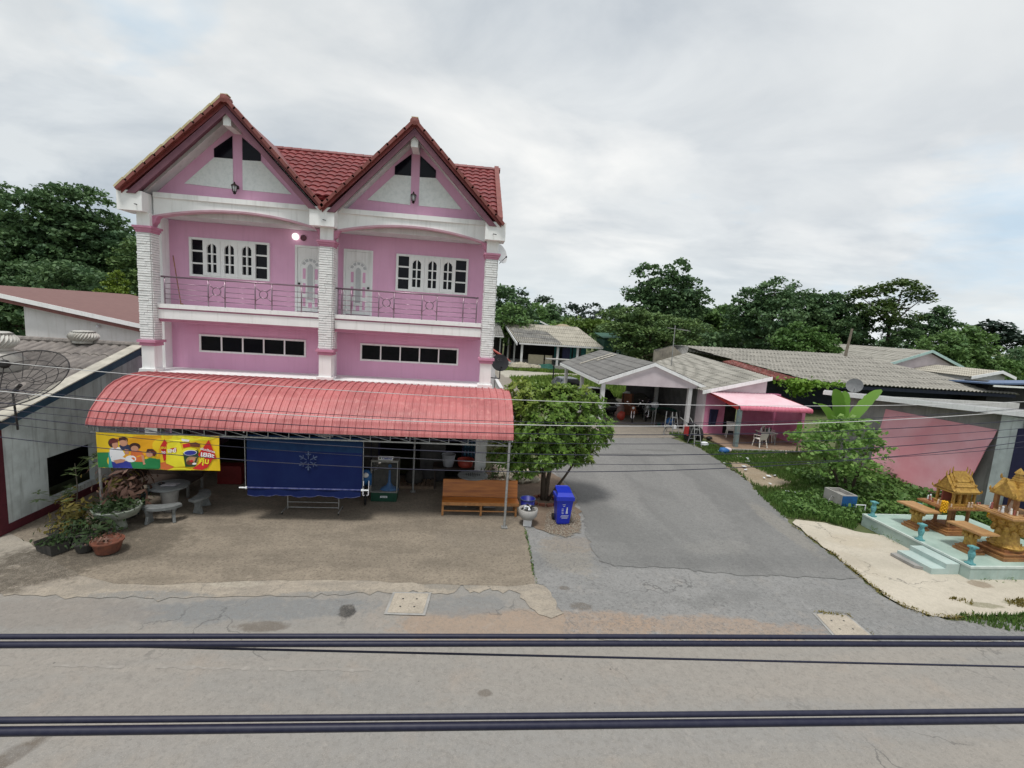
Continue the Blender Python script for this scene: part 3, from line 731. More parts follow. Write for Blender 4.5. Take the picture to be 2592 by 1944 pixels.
def ink(mi, pts):
    lay[0] += 1; off = .0035+.0004*lay[0]; q = [uv(*p) for p in pts]
    # fan triangulation over a subdivided outline so that the print follows the sheet
    c = (sum(p[0] for p in q)/len(q), sum(p[1] for p in q)/len(q)); pb.mi(mi); n = len(q)
    R_ = [0,.5,1]
    vs = [bt(*c,off)]
    for t in R_[1:]:
        for p in q: vs.append(bt(c[0]+(p[0]-c[0])*t, c[1]+(p[1]-c[1])*t, off))
    fs = [(0,1+i,1+(i+1)%n) for i in range(n)]+[(1+i,1+n+i,1+n+(i+1)%n,1+(i+1)%n) for i in range(n)]
    pb.add(vs, fs)
def ell(mi, cx_, cy_, rx, ry, n=18): ink(mi, [(cx_+rx*math.cos(2*PI*i/n), cy_+ry*math.sin(2*PI*i/n)) for i in range(n)])
def rect(mi,a,b_,c,d):
    n = max(1,int((c-a)/120)); ink(mi,[(a+(c-a)*i/n,b_) for i in range(n+1)]+[(c-(c-a)*i/n,d) for i in range(n+1)])
ink(ORY,[(250,150),(600,110),(940,110),(930,300),(900,430),(500,440),(300,430)])
ink(YEL,[(930,95),(1200,110),(1450,125),(1750,150),(1600,200),(1300,210),(1000,200)])
rect(GREEN,40,345,200,560); rect(TEAL,195,345,260,560)
rect(GREEN,480,440,905,585)
ink(ORANGE,[(870,500),(980,480),(1120,540),(1060,585),(1000,600),(860,570)])
# four people sharing a bowl
ink(BLUE,[(240,480),(480,470),(520,575),(250,570)])
ink(WHITE,[(215,290),(300,270),(370,280),(430,400),(420,480),(330,500),(240,470),(215,380)])
ell(HAIR,262,215,68,66); ell(SKIN,290,240,42,56); ink(DKR,[(205,170),(330,160),(330,205),(210,230)])
ink(SKIN,[(260,460),(360,440),(420,450),(410,485),(300,505)])
ink(NAVY,[(345,245),(430,225),(505,250),(510,320),(440,330),(370,300)])
ell(SKIN,408,205,58,55); ink(HAIR,[(335,190),(345,140),(420,125),(470,150),(465,195),(400,172)])
ink(SKIN,[(420,300),(470,310),(470,380),(420,370)])
ink(ORANGE,[(500,330),(570,310),(650,330),(690,400),(660,480),(560,480),(490,420)])
ell(HAIR,560,262,75,50); ell(SKIN,555,295,52,42)
ell(WHITE,495,440,75,48)
ink(SKIN,[(640,380),(680,390),(700,510),(670,520)])
ink(GREEN,[(690,450),(760,420),(850,430),(900,480),(890,570),(690,560)])
ink(DKR,[(718,345),(740,295),(820,295),(868,340),(840,400),(790,380)]); ell(SKIN,762,370,48,40); ink(HAIR,[(715,345),(735,298),(800,292),(830,320),(760,335)])
# yellow bag, dark green bag
ink(YEL,[(1010,215),(1190,200),(1230,330),(1270,550),(1130,555),(990,500)])
ell(TAN,1130,220,26,22); ell(YEL,1132,214,16,12)
ink(RED,[(925,255),(985,158),(1035,240),(1015,300),(1020,420),(960,470),(945,380)])
ink(RED,[(1005,300),(1140,280),(1150,335),(1030,360)])
ink(WHITE,[(1215,160),(1330,180),(1320,205),(1215,195)]); ink(RED,[(1225,240),(1330,225),(1340,275),(1240,290)]); ink(BROWN,[(1330,225),(1420,215),(1480,245),(1470,290),(1345,275)])
ink(DKG,[(1230,330),(1445,320),(1450,400),(1400,560),(1265,560)])
ell(YEL,1330,335,108,48); ell(WHITE,1338,360,92,38); ell(BLUE,1338,362,84,32)
ell(TAN,1360,470,82,62); ell(BROWN,1330,500,50,35); ell(SKIN,1365,460,40,30); ell(RED,1350,480,26,16); ell(WHITE,1390,520,30,14)
# the big red arrow
ink(RED,[(1605,185),(1715,455),(1655,455),(1580,575),(1500,610),(1360,590),(1450,545),(1510,470),(1440,395)])
ink(YEL,[(1000,600),(1110,560),(1260,570),(1350,600),(1340,612)])
pb.build('printed_picture', BM, ban, fix=False)
def text_mesh(s, size, mt, parent, name, place, bold=.0):
    cu = bpy.data.curves.new(name,'FONT'); cu.body = s; cu.size = size; cu.align_x = 'CENTER'; cu.align_y = 'CENTER'; cu.offset = bold; cu.resolution_u = 4
    to = bpy.data.objects.new(name, cu); COL.objects.link(to)
    dg = bpy.context.evaluated_depsgraph_get(); me = bpy.data.meshes.new_from_object(to.evaluated_get(dg))
    bpy.data.objects.remove(to)
    off = parent_loc(parent)
    for v in me.vertices: v.co = Vector(place(v.co.x, v.co.y)) - off
    me.materials.clear(); me.materials.append(mt); me.name = name
    o = bpy.data.objects.new(name, me); COL.objects.link(o); o.parent = parent; return o
def on_banner(px,py,rot,off=.03):
    u0,v0 = uv(px,py); ca,sa = math.cos(rot),math.sin(rot)
    def f(x,y):
        X = x*ca-y*sa; Y = x*sa+y*ca
        return bt(u0+X/(BX1-BX0), v0+Y/(BZ1-BZ0), off)
    return f
for s,px,py,size,rot,mi,bd in (('เลย์',1082,322,.15,.05,WHITE,.004),('อบ',972,275,.10,0,YEL,.003),('20',965,345,.10,0,WHITE,.003),
        ('เพิ่มปริมาณ',1585,335,.085,-.22,WHITE,.002),('เยอะ',1580,400,.20,-.10,WHITE,.007),('คุ้ม',1535,485,.21,-.08,YEL,.007)):
    text_mesh(s,size,BM[mi],ban,'lettering',on_banner(px,py,rot),bd)
# ------------------------------------------------------------------ blue roller blind
bl = thing('roller_blind','dark blue tarpaulin roller blind hanging in the middle of the awning','blind',(-4.07,13.32,2.45))
def blp(u,v): return (-5.60+3.07*u, 13.32-.012*math.sin(7*u+2*v)-.02*v*(1-v), 2.48-1.49*v+.01*math.sin(5*u)*v)
b = MB(); b.grid(lambda u,v: blp(u,v*.28), 40, 6); b.build('upper_band', M['blue_tarp_backlit'], bl, smooth=True)
b = MB(); b.grid(lambda u,v: blp(u,.28+v*.72), 40, 14); b.build('sheet', M['blue_tarp'], bl, smooth=True)
b = MB()
def hem(u,v):
    sc = .03*abs(math.sin(u*PI*8))+.02*math.sin(17*u); return (-5.58+3.02*u, 13.30-.03*v+.015*math.sin(20*u), .985-(.19+sc)*v)
b.grid(hem, 64, 4); b.build('valance', M['blue_tarp'], bl, smooth=True)
b = MB(); b.grid(lambda u,v: (hem(u,.94+.06*v)[0], hem(u,.94+.06*v)[1]-.003, hem(u,.94+.06*v)[2]), 64, 1); b.build('valance_edge', M['tarp_hem'], bl, smooth=True)
b = MB(); b.bar((-5.62,13.30,.99),(-2.5,13.30,.985), .024, 10); b.build('roller', M['tarp_hem'], bl)
for xs_ in ((-5.80,-5.62),(-2.52,-2.34)):
    b = MB(); b.bar((xs_[0],13.30,.985),(xs_[1],13.30,.985), .022, 8); b.ball(((xs_[1] if xs_[0]<-5 else xs_[0]),13.30,.985),.04,8); b.build('roller_end', M['print_white'], bl)
for x in (-5.63,-2.50):
    b = MB(); b.bar((x,13.29,1.0),(x,13.26,2.45), .008); b.build('cord', M['galv'], bl)
b = MB()
for k in range(6):
    a = PI/2+k*PI/3; cx_,cz = -3.98,1.80
    for r0,r1,wd in ((.05,.26,.022),):
        d = Vector((math.cos(a),0,math.sin(a))); n_ = Vector((-d.z,0,d.x))
        c = Vector((cx_,13.285,cz)); b.poly([c+d*r0-n_*wd*.4,c+d*r1-n_*wd,c+d*(r1+.02),c+d*r1+n_*wd,c+d*r0+n_*wd*.4])
        for s_ in (-1,1):
            e = c+d*.15; f_ = e+(d*.7+n_*s_).normalized()*.09; b.poly([e-d*.012,f_-d*.012,f_+d*.012,e+d*.012])
b.build('star_mark', M['tarp_mark'], bl, fix=False)
# ------------------------------------------------------------------ things under the awning
t = thing('garment_rack','low chrome rack on castors standing behind the blue blind','rack',(-4.05,13.95,0))
b = MB()
for x in (-4.78,-3.33): b.bar((x,14.05,.1),(x,14.05,1.5), .016)
for z,dx in ((.30,0),(.14,.0)): b.bar((-4.78+dx,14.05,z),(-3.33-dx,14.05,z), .014)
b.build('frame', M['galv'], t)
for x in (-4.86,-3.28):
    b = MB(); b.bar((x,13.80,.08),(x,14.3,.08), .018); b.build('foot', M['galv'], t)
    for yy in (13.82,14.28): b = MB(); b.lathe([(.03,-.012),(.035,0),(.03,.012)],(0,0,0),10); b.v = [(x+z_,yy+x_,.036+y_) for x_,y_,z_ in b.v]; b.build('castor', M['rubber'], t)
t = thing('display_cabinet','glass fronted oil display cabinet on a dark green base, right of the blue blind','cabinet',(-2.16,14.96,0))
b = MB(); b.box(-2.56,-1.76,14.96,15.42,0,.30); b.build('base', M['cabinet_green'], t)
b = MB(); b.box(-2.58,-1.74,14.94,15.44,.30,.33); b.box(-2.58,-1.74,14.94,15.44,1.30,1.36)
for x in (-2.565,-1.755):
    for yy in (14.955,15.425): b.box(x-.015,x+.015,yy-.015,yy+.015,.33,1.30)
b.build('case_frame', M['steel_grey'], t)
b = MB(); b.box(-2.55,-1.77,15.38,15.41,.33,1.3); b.box(-2.575,-2.56,14.97,15.41,.33,1.3); b.box(-1.76,-1.745,14.97,15.41,.33,1.3); b.build('back_panel', M['pot_dark'], t)
gm,gn,gb = nt_new('clear_glass'); gb.inputs['Base Color'].default_value = (.35,.38,.38,1); gb.inputs['Roughness'].default_value = .05; gb.inputs['Alpha'].default_value = .05; M['clear'] = gm
b = MB(); b.box(-2.55,-1.77,14.945,14.95,.33,1.3); b.build('glass', M['clear'], t)
b = MB(); b.lathe([(.30,0),(.27,.05),(.10,.16),(.05,.24),(.035,.62),(.03,.64)],(-2.02,15.15,.335),18,1,.55); b.ball((-2.02,15.15,1.12),.06); b.build('funnel', M['cabinet_blue'], t)
sg = MB(); sg.prism([(-2.36,14.935,1.37),(-1.92,14.935,1.37),(-1.88,14.935,1.50),(-2.36,14.935,1.50)],(0,.02,0)); so_ = sg.build('sign', M['print_white'], t)
text_mesh('Castrol', .10, M['bin_dark'], so_, 'lettering', lambda x,y: (-2.09+x,14.93,1.432+y), .003)
sg = MB(); sg.ball((-2.30,14.93,1.435),.03,8,1,.1,1); sg.build('emblem', M['cabinet_green'], so_)
sg = MB(); sg.box(-2.27,-2.05,14.945,14.957,.13,.19); so_ = sg.build('sign', M['print_white'], t); text_mesh('Castrol', .055, M['cabinet_green'], so_, 'lettering', lambda x,y: (-2.16+x,14.94,.16+y), .001)

def motorbike(loc, rz, label, body, grp=None):
    t = thing('motorbike', label, 'motorbike', loc, grp); o = Vector(loc); R = Matrix.Rotation(rz,3,'Z')
    def put(mb, name, mt, sm=False, par=t):
        mb.v = [tuple(o + R @ Vector(p)) for p in mb.v]; return mb.build(name, mt, par, smooth=sm)
    for y in (-.62,.62):
        b = MB(); b.tube([(0,y+.27*math.cos(a*PI/10),.28+.27*math.sin(a*PI/10)) for a in range(21)], .035, 8, cap=False); wh = put(b,'wheel',M['rubber'],True)
        b = MB(); b.bar((-.06,y,.28),(.06,y,.28),.05,10)
        for k in range(8): a = k*PI/4; b.bar((0,y,.28),(0,y+.25*math.cos(a),.28+.25*math.sin(a)),.008,4)
        put(b,'hub',M['chrome'],False,wh)
    b = MB(); b.tube([(0,.62,.5),(0,.5,.58),(0,.2,.5),(0,-.1,.42),(0,-.35,.72),(0,-.45,.85)],.09,10); put(b,'body',body,True)
    b = MB(); b.obox((0,.3,.72),(.24,.7,.1)); put(b,'saddle',M['black'])
    b = MB(); b.obox((0,-.42,.72),(.34,.12,.42),.25); b.ball((0,-.5,.98),.13,10,1.1,.8,.8); put(b,'cowl',body,True)
    b = MB()
    for s_ in (-1,1): b.bar((s_*.08,-.42,.8),(s_*.08,-.62,.28),.022); b.bar((0,-.42,.98),(s_*.34,-.32,1.04),.014); b.bar((s_*.28,-.34,1.03),(s_*.38,-.40,1.24),.008); b.ball((s_*.40,-.41,1.27),.06,8,1,.3,.7)
    b.obox((0,.05,.34),(.24,.34,.24)); put(b,'fork',M['chrome'])
    b = MB(); b.ball((0,-.61,.93),.085,10,1,.5,1); put(b,'headlight',M['light_glass'],True)
    return t
motorbike((-2.78,15.35,0), .15, 'blue motorbike standing between the blue blind and the display cabinet', M['cabinet_blue'], 'motorbikes')
t = thing('pallet','grey wooden pallet on the shop floor behind the display cabinet','pallet',(-1.25,16.3,0))
for y in (16.15,16.45,16.75): b = MB(); b.box(-1.85,-.65,y,y+.09,0,.09); b.build('runner', M['wood_pallet'], t)
b = MB()
for k in range(8): b.box(-1.85+k*.155,-1.85+k*.155+.11,16.12,16.9,.091,.115)
b.build('deck_board', M['wood_pallet'], t)
def sack(loc, r, h, mt, label, name='sack', cat='sack'):
    b = MB(); n = 16
    b.lathe([(r*.8,0),(r*1.05,h*.1),(r*1.1,h*.4),(r*.95,h*.75),(r*.55,h*.92),(r*.4,h)], loc, n, 1, .8, .02); o = b.build(name, mt, smooth=True); return tag(o,label,cat)
sack((-1.35,16.5,.12),.28,.5,M['pot_dark'],'dark lumpy sack lying on the wooden pallet')
def drum(name, loc, r0, r1, h, mt, label, cat, rim=None):
    t = thing(name,label,cat,loc); b = MB(); b.lathe([(r0,0),(r0*1.02,.02),(r1,h),(r1-.015,h),(r0-.015,.03),(.001,.03)], loc, 20); b.build('bowl', mt, t, smooth=True)
    b = MB(); b.tube([(loc[0]+r1*math.cos(a*PI/10),loc[1]+r1*math.sin(a*PI/10),loc[2]+h) for a in range(21)], .016, 6, cap=False); b.build('rim', rim or mt, t, smooth=True); return t
t = thing('shop_bench','low dark timber counter under the awning carrying tubs','counter',(.2,16.4,0))
b = MB(); b.box(-.7,1.0,16.2,16.9,.72,.76); b.build('top', M['wood_dark'], t)
for x in (-.66,.92):
    for y in (16.22,16.82): b = MB(); b.box(x,x+.05,y,y+.05,0,.72); b.build('leg', M['wood_dark'], t)
drum('plastic_bucket',(-.18,16.45,.761),.17,.24,.42,mat('bucket_grey',(.30,.31,.33),(.22,.23,.25),rough=.5),'grey white plastic bucket on the dark counter, left of the red tub','bucket')
drum('plastic_tub',(.42,16.5,.761),.24,.29,.24,M['red_tub'],'round red plastic tub on the dark counter','tub')
M['bottle_blue'] = mat('bottle_blue',(.06,.16,.24),(.03,.09,.15),rough=.3)
t = thing('drinks_fridge','dark blue drinks fridge standing at the right end of the shop front','fridge',(.72,17.0,0))
b = MB(); b.box(.28,1.08,16.95,17.38,0,2.0); b.build('body', M['navy'], t)
b = MB(); b.box(.33,1.03,16.93,16.949,.2,1.7); b.build('door', mat('fridge_glass',(.02,.05,.08),(.015,.035,.05),rough=.12), t)
for z in (.6,1.0,1.35):
    b = MB()
    for k in range(6): b.lathe([(.04,0),(.045,.12),(.018,.17),(.018,.22)],(.40+k*.115,16.915,z),8)
    b.build('bottle_row', M['bottle_blue'], t, smooth=True)
t = thing('round_table','round grey table with a slotted pattern in its top, behind the orange bench','table',(.64,14.95,0))
b = MB(); b.lathe([(.001,.93),(.46,.93),(.49,.945),(.49,.965),(.46,.975),(.001,.975)],(.64,14.95,0),32); b.build('top', M['terrazzo'], t)
b = MB()
for k in range(-3,4):
    L = .20-.035*abs(k); b.box(.64+k*.07-.013,.64+k*.07+.013,14.95-L,14.95+L,.9752,.980)
b.box(.40,.88,14.94,14.96,.9753,.9805); b.build('slot', M['black'], t)
for a in range(3): q = a*2*PI/3; b = MB(); b.bar((.64+.1*math.cos(q),14.95+.1*math.sin(q),.93),(.64+.36*math.cos(q),14.95+.36*math.sin(q),0), .022); b.build('leg', M['steel_grey'], t)
t = thing('storage_bin','pale grey plastic crate bin just right of the round slotted table','crate',(1.2,14.75,0))
b = MB(); b.box(1.02,1.40,14.6,14.95,.0,.72); b.build('body', M['galv'], t); b = MB(); b.box(1.0,1.42,14.58,14.97,.721,.78); b.build('lid', M['concrete'], t)
# orange bench
t = thing('wooden_bench','long orange varnished wooden bench with a full back, facing the street','bench',(.88,14.2,0))
b = MB(); b.box(-.29,2.06,13.93,14.40,.40,.435); b.build('seat', M['wood_orange'], t)
b = MB(); b.prism([(-.29,14.405,.44),(2.06,14.405,.44),(2.06,14.56,.93),(-.29,14.56,.93)],(0,.03,.008)); b.build('backrest', M['wood_orange'], t)
b = MB(); b.box(-.29,2.06,13.915,13.929,.34,.435); b.build('apron', M['wood_leg'], t)
for x in (-.26,.90,1.98):
    b = MB(); b.box(x-.03,x+.03,13.95,14.01,0,.40); b.build('leg', M['wood_leg'], t)
    b = MB(); b.box(x-.03,x+.03,14.42,14.48,0,.44); b.prism([(x-.03,14.45,.44),(x+.03,14.45,.44),(x+.03,14.60,.9),(x-.03,14.60,.9)],(0,.04,0)); b.build('leg', M['wood_leg'], t)
b = MB(); b.box(-.23,1.95,13.965,13.99,.13,.16); b.build('stretcher', M['wood_leg'], t)
# potted spiky plant by the fridge
def potted(name, label, cat, x, y, r, h, pot, lm, lh, lw, n, ls, seed, asp=.3, up=.1, spread=1.0, grp=None):
    t = thing(name, label, cat, (x,y,0), grp)
    b = MB(); b.lathe([(r*.65,0),(r*.75,.02),(r,h),(r*1.06,h),(r*1.06,h-.03),(r*.9,h-.02),(.001,h-.03)],(x,y,0),16); b.build('pot', pot, t, smooth=False)
    rg = np.random.default_rng(seed); p = rg.normal(size=(n,3))*np.array([lw,lw,lh*.32])*np.array([spread,spread,1]); p += np.array([x,y,h+lh*.45]); p[:,2] = np.maximum(p[:,2], h*.8)
    foliage('foliage', p, ls, lm, t, up=up, aspect=asp, seed=seed)
    b = MB()
    for k in range(4):
        q = p[rg.integers(n)]; b.tube([(x,y,h*.7),(x+(q[0]-x)*.4,y+(q[1]-y)*.4,h+(q[2]-h)*.5),tuple(q)], .012, 5, r1=.004)
    b.build('stem', M['bark'], t); return t
potted('potted_plant','slender grey leaved plant in a dark pot beside the fridge',"potted plant",1.35,15.6,.16,.3,M['pot_dark'],L_['pale'],1.0,.16,60,.28,3,.2)
# goods crowding the shop front; the dark cupboards are added to cut light
for k,(x,y,w_,d_,h,mt,lab) in enumerate(((-9.2,16.8,.5,.4,1.3,'pot_dark','added tall dark cupboard in the shaded left corner of the shop front'),(-5.9,16.9,.6,.4,.9,'wood_dark','added dark wooden chest beside the blue blind in the shop front shade'),(-2.9,17.0,.5,.4,1.7,'navy','added tall dark cupboard behind the display cabinet'),(-.75,17.1,.9,.35,1.5,'pot_dark','added dark shelf cupboard behind the grey bucket'))):
    t = thing('cupboard',lab,'cupboard',(x,y,0),'dark cupboards added to dim the shop front')
    b = MB(); b.box(x-w_/2,x+w_/2,y-d_/2,y+d_/2,.05,h); b.build('carcass', M[mt], t)
    for s_ in (-1,1): b = MB(); b.box(x+(s_*w_/4)-w_/4+.015,x+(s_*w_/4)+w_/4-.015,y-d_/2-.02,y-d_/2-.001,.1,h-.05); b.build('door', M['shop_shade'], t)
    b = MB(); b.box(x-w_/2+.03,x+w_/2-.03,y-d_/2+.03,y+d_/2-.03,0,.049); b.build('plinth', M['black'], t)
rr = random.Random(5)
for k in range(12):
    x = -2.4+k*.30+rr.uniform(-.05,.05); z = 2.25-rr.uniform(0,.25); b = MB()
    b.lathe([(.02,.0),(.05,-.02),(.06,-.12),(.05,-.2),(.001,-.22)],(x,16.6,z),8,1,.6); b.bar((x,16.6,z),(x,16.6,2.7),.005,4)
    tag(b.build('hanging_goods', M[['bottle_blue','wood_dark','galv','red_tub','navy','pot_dark'][k%6]], smooth=True),['blue','brown','grey','red','navy','dark'][k%6]+' packet hanging on a string in the dim shop front right of the blind','packet','packets hanging in the shop front')
for k in range(5):
    x = -7.9+k*.45; b = MB(); b.obox((x,16.85,1.85+.05*(k%2)),(.26,.12,.34),0,.04*k,0); tag(b.build('hanging_sack', M[['pot_dark','wood_dark','navy','red_tub','pot_dark'][k]]),['dusky','brown','navy','red','dark'][k]+' sack hung in the dim shop front above the daybed','sack')
# stone basin, bucket, bin
t = thing('stone_basin','round grey stone basin filled with junk on a pale block, by the forecourt edge','basin',(2.27,13.4,0))
b = MB(); b.prism([(2.13,13.28,0),(2.36,13.24,0),(2.42,13.46,0),(2.15,13.5,0)],(0,0,.19)); b.build('block', M['off_white'], t)
b = MB(); b.lathe([(.12,.19),(.20,.21),(.27,.30),(.29,.50),(.26,.51),(.25,.42),(.001,.40)],(2.27,13.4,0),24); b.build('bowl', M['concrete'], t, smooth=True)
b = MB()
rr = random.Random(3)
for k in range(7): a = rr.uniform(0,6.28); b.obox((2.27+.12*math.cos(a),13.4+.1*math.sin(a),.5+rr.uniform(0,.06)),(.05,rr.uniform(.15,.34),.04),rr.uniform(-.6,.6),rr.uniform(-.5,.5),rr.uniform(0,3))
tag(b.build('scrap_pile', M['black']),'black plastic scraps heaped in the stone basin','scrap')
b = MB()
for k in range(4): a = rr.uniform(0,6.28); b.obox((2.27+.10*math.cos(a),13.36+.1*math.sin(a),.55+rr.uniform(0,.05)),(.06,rr.uniform(.12,.22),.03),rr.uniform(-.6,.6),rr.uniform(-.5,.5),rr.uniform(0,3))
tag(b.build('white_scrap', M['print_white']),'white plastic scraps lying on top of the stone basin','scrap')
drum('plastic_bucket',(2.36,14.15,0),.17,.235,.52,M['bucket_blue'],'deep blue bucket with a pale rim behind the stone basin','bucket',M['tarp_mark'])
t = thing('wheelie_bin','bright blue wheelie bin with white print at the lane corner','bin',(3.35,13.55,0))
b = MB(); b.add([(3.16,13.40,.05),(3.54,13.40,.05),(3.54,13.78,.05),(3.16,13.78,.05),(3.10,13.30,.88),(3.60,13.30,.88),(3.60,13.84,.88),(3.10,13.84,.88)],[(0,3,2,1),(4,5,6,7),(0,1,5,4),(1,2,6,5),(2,3,7,6),(3,0,4,7)])
b.box(3.20,3.50,13.44,13.74,0,.05); b.build('body', M['bin_blue'], t)
b = MB(); b.box(3.075,3.625,13.275,13.865,.80,.90); b.build('rim', M['bin_blue'], t)
b = MB(); b.prism([(3.09,13.29,.905),(3.61,13.29,.905),(3.57,13.42,.99),(3.13,13.42,.99)],(0,0,.01)); b.prism([(3.13,13.42,.995),(3.57,13.42,.995),(3.57,13.85,1.05),(3.13,13.85,1.05)],(0,0,-.06)); b.prism([(3.16,13.80,.93),(3.54,13.80,.93),(3.54,13.92,1.02),(3.16,13.92,1.02)],(0,.02,.03)); b.build('lid', M['bin_blue'], t)
b = MB(); b.add([(3.13,13.33,.91),(3.57,13.33,.91),(3.53,13.42,.985),(3.17,13.42,.985)],[(0,1,2,3)]); b.v=[(x_,y_-.004,z_+.01) for x_,y_,z_ in b.v]; b.build('lid_recess', M['bin_dark'], t)
for x in (3.12,3.58):
    b = MB(); b.lathe([(.10,-.025),(.10,.025)],(0,0,0),16); b.v = [(x+z_,13.80+x_,.10+y_) for x_,y_,z_ in b.v]; b.build('wheel', M['rubber'], t)
b = MB()
def binf(x,z): return (x, 13.40-.10*(z-.05)/.83-.004, z)
def bq(x0,x1,z0,z1): b.poly([binf(x0,z0),binf(x1,z0),binf(x1,z1),binf(x0,z1)])
for x0,x1,z in ((3.28,3.37,.66),(3.30,3.36,.61),(3.27,3.50,.30),(3.25,3.49,.26),(3.29,3.47,.22),(3.27,3.33,.52),(3.27,3.33,.47),(3.27,3.33,.42),(3.28,3.34,.37)): bq(x0,x1,z,z+.013)
bq(3.415,3.445,.45,.53); bq(3.405,3.455,.50,.52); bq(3.405,3.425,.37,.45); bq(3.435,3.455,.37,.45); bq(3.415,3.445,.54,.58)
b.build('printed_sign', M['print_white'], t, fix=False)
# bricks round the tree foot
rr = random.Random(8)
for k in range(9):
    a = -2.6+k*.62; x = 3.13+.42*math.cos(a); y = 15.25+.42*math.sin(a)
    b = MB(); b.obox((x,y,.04),(.2,.1,.08),rr.uniform(-.15,.15),rr.uniform(-.15,.15),a+PI/2+rr.uniform(-.3,.3))
    tag(b.build('brick', M['brick']),'old red brick in the ring round the foot of the lane corner tree','brick','bricks round the tree foot')
# ------------------------------------------------------------------ stone table group
TX,TY = -7.98,14.0
t = thing('stone_table','round speckled grey stone table under the yellow banner','table',(TX,TY,0))
b = MB(); b.lathe([(.001,.69),(.44,.69),(.49,.71),(.49,.755),(.46,.765),(.001,.765)],(TX,TY,0),32); b.build('top', M['terrazzo'], t, auto=35)
b = MB(); b.lathe([(.17,0),(.19,.1),(.22,.5),(.26,.69)],(TX,TY,0),20); b.build('pedestal', M['concrete'], t, smooth=True)
def curved_bench(a0, a1, label, mt):
    am = (a0+a1)/2; t = thing('curved_bench', label, 'bench', (TX+.86*math.cos(am),TY+.86*math.sin(am),0), 'curved stone benches round the table')
    b = MB(); n = 10; pts = []
    for i in range(n+1):
        a = a0+(a1-a0)*i/n; e = 1-.12*(2*i/n-1)**2; pts.append((a,.68+.03*(1-e)*8,1.02*e))
    for i in range(n):
        (p,r0,r1),(q,s0,s1) = pts[i],pts[i+1]
        b.prism([(TX+r0*math.cos(p),TY+r0*math.sin(p),.38),(TX+r1*math.cos(p),TY+r1*math.sin(p),.38),(TX+s1*math.cos(q),TY+s1*math.sin(q),.38),(TX+s0*math.cos(q),TY+s0*math.sin(q),.38)],(0,0,.07))
    b.build('seat', mt, t)
    for f in (.2,.8):
        a = a0+(a1-a0)*f; c = Vector((TX+.85*math.cos(a),TY+.85*math.sin(a),0)); d = Vector((math.cos(a),math.sin(a),0)); s = Vector((-d.y,d.x,0))*.035
        b = MB(); b.prism([c-d*.14-s,c+d*.14-s,c+d*.08-s+Vector((0,0,.2)),c+d*.13-s+Vector((0,0,.38)),c-d*.13-s+Vector((0,0,.38)),c-d*.08-s+Vector((0,0,.2))], s*2); b.build('leg', mt, t)
curved_bench(-1.85,-.75,'curved stone bench in front of the round stone table, nearest the street',M['terrazzo'])
curved_bench(-.42,.70,'curved stone bench at the right of the round stone table, flared legs',M['terrazzo'])
curved_bench(2.7,3.75,'dark turquoise curved stone bench at the left of the round stone table',mat('bench_turq',(.09,.14,.135),(.06,.09,.09),scale=6,rough=.7))
b = MB()
for k in range(3): b.obox((TX+.06,TY+.02-.08*k,.775+.012*k),(.36,.16,.012),0,0,.05*k)
tag(b.build('newspaper', M['paper']),'folded grey newspaper lying on the round stone table','newspaper')
b = MB(); b.ball((TX-.20,TY-.02,.80),.075,10,1.3,1,.5); tag(b.build('black_bag', M['black'], smooth=True),'small black bag beside the newspaper on the stone table','bag')
t = thing('daybed','dark wooden daybed with low rails behind the stone table','daybed',(-8.9,15.4,0))
b = MB(); b.box(-9.7,-8.0,14.95,15.85,.38,.43); b.build('deck', M['wood_dark'], t)
b = MB(); b.box(-9.7,-9.64,14.95,15.85,.43,.78); b.box(-9.7,-8.0,15.8,15.85,.43,.80); b.build('rail', M['wood_dark'], t)
for x in (-9.68,-8.06):
    for y in (14.97,15.78): b = MB(); b.box(x,x+.06,y,y+.06,0,.38); b.build('leg', M['steel_grey'], t)
b = MB(); b.box(-7.75,-7.0,16.2,16.6,0,.62); o = b.build('ice_box', mat('ice_red',(.16,.015,.015),(.12,.012,.012),rough=.5)); tag(o,'dark red ice box on the floor behind the stone table','ice box')
b = MB(); b.prism([(-6.85,16.3,0.02),(-6.15,16.3,0.02),(-6.15,16.42,.62),(-6.85,16.42,.62)],(0,.03,0)); tag(b.build('notice_board', M['galv']),'pale board leaning behind the stone table, right of the red ice box','board')
# ------------------------------------------------------------------ plants at the left of the forecourt
t = thing('planter_bowl','wide scalloped concrete bowl planter full of low dark green plants','planter',(-8.60,12.85,0))
b = MB(); b.lathe([(.20,0),(.18,.06),(.15,.2),(.24,.29),(.44,.36),(.52,.54),(.53,.57),(.49,.57),(.42,.5),(.001,.5)],(-8.60,12.85,0),36,1,1,.025); b.build('bowl', M['concrete_green'], t, smooth=True)
rg = np.random.default_rng(4); p = rg.normal(size=(420,3))*np.array([.26,.26,.05])+np.array([-8.64,12.86,.62]); foliage('foliage', p, .13, L_['pot'], t, up=.8, aspect=.5, seed=2)
potted('croton_plant','reddish brown croton shrub behind the concrete bowl planter','potted plant',-8.75,13.5,.22,.32,M['pot_dark'],L_['croton'],1.0,.27,260,.24,5,.32)
potted('croton_plant','yellow brown croton shrub left of the concrete bowl planter','potted plant',-9.55,12.75,.2,.25,M['pot_dark'],L_['croton_y'],.5,.20,170,.2,6,.3)
potted('croton_plant','greenish brown croton plant beside the left awning post','potted plant',-9.05,13.65,.2,.3,M['pot_dark'],L_['croton_y'],.9,.2,120,.22,9,.32)
potted('potted_plant','low reddish plant in the terracotta bowl at the forecourt front','potted plant',-7.98,11.55,.31,.30,M['terracotta'],L_['croton'],.14,.17,70,.09,7,.4,.6)
potted('potted_plant','dark green seedling pot beside the black crate','potted plant',-8.98,12.0,.24,.24,M['pot_dark'],L_['pot'],.34,.2,130,.13,8,.4)
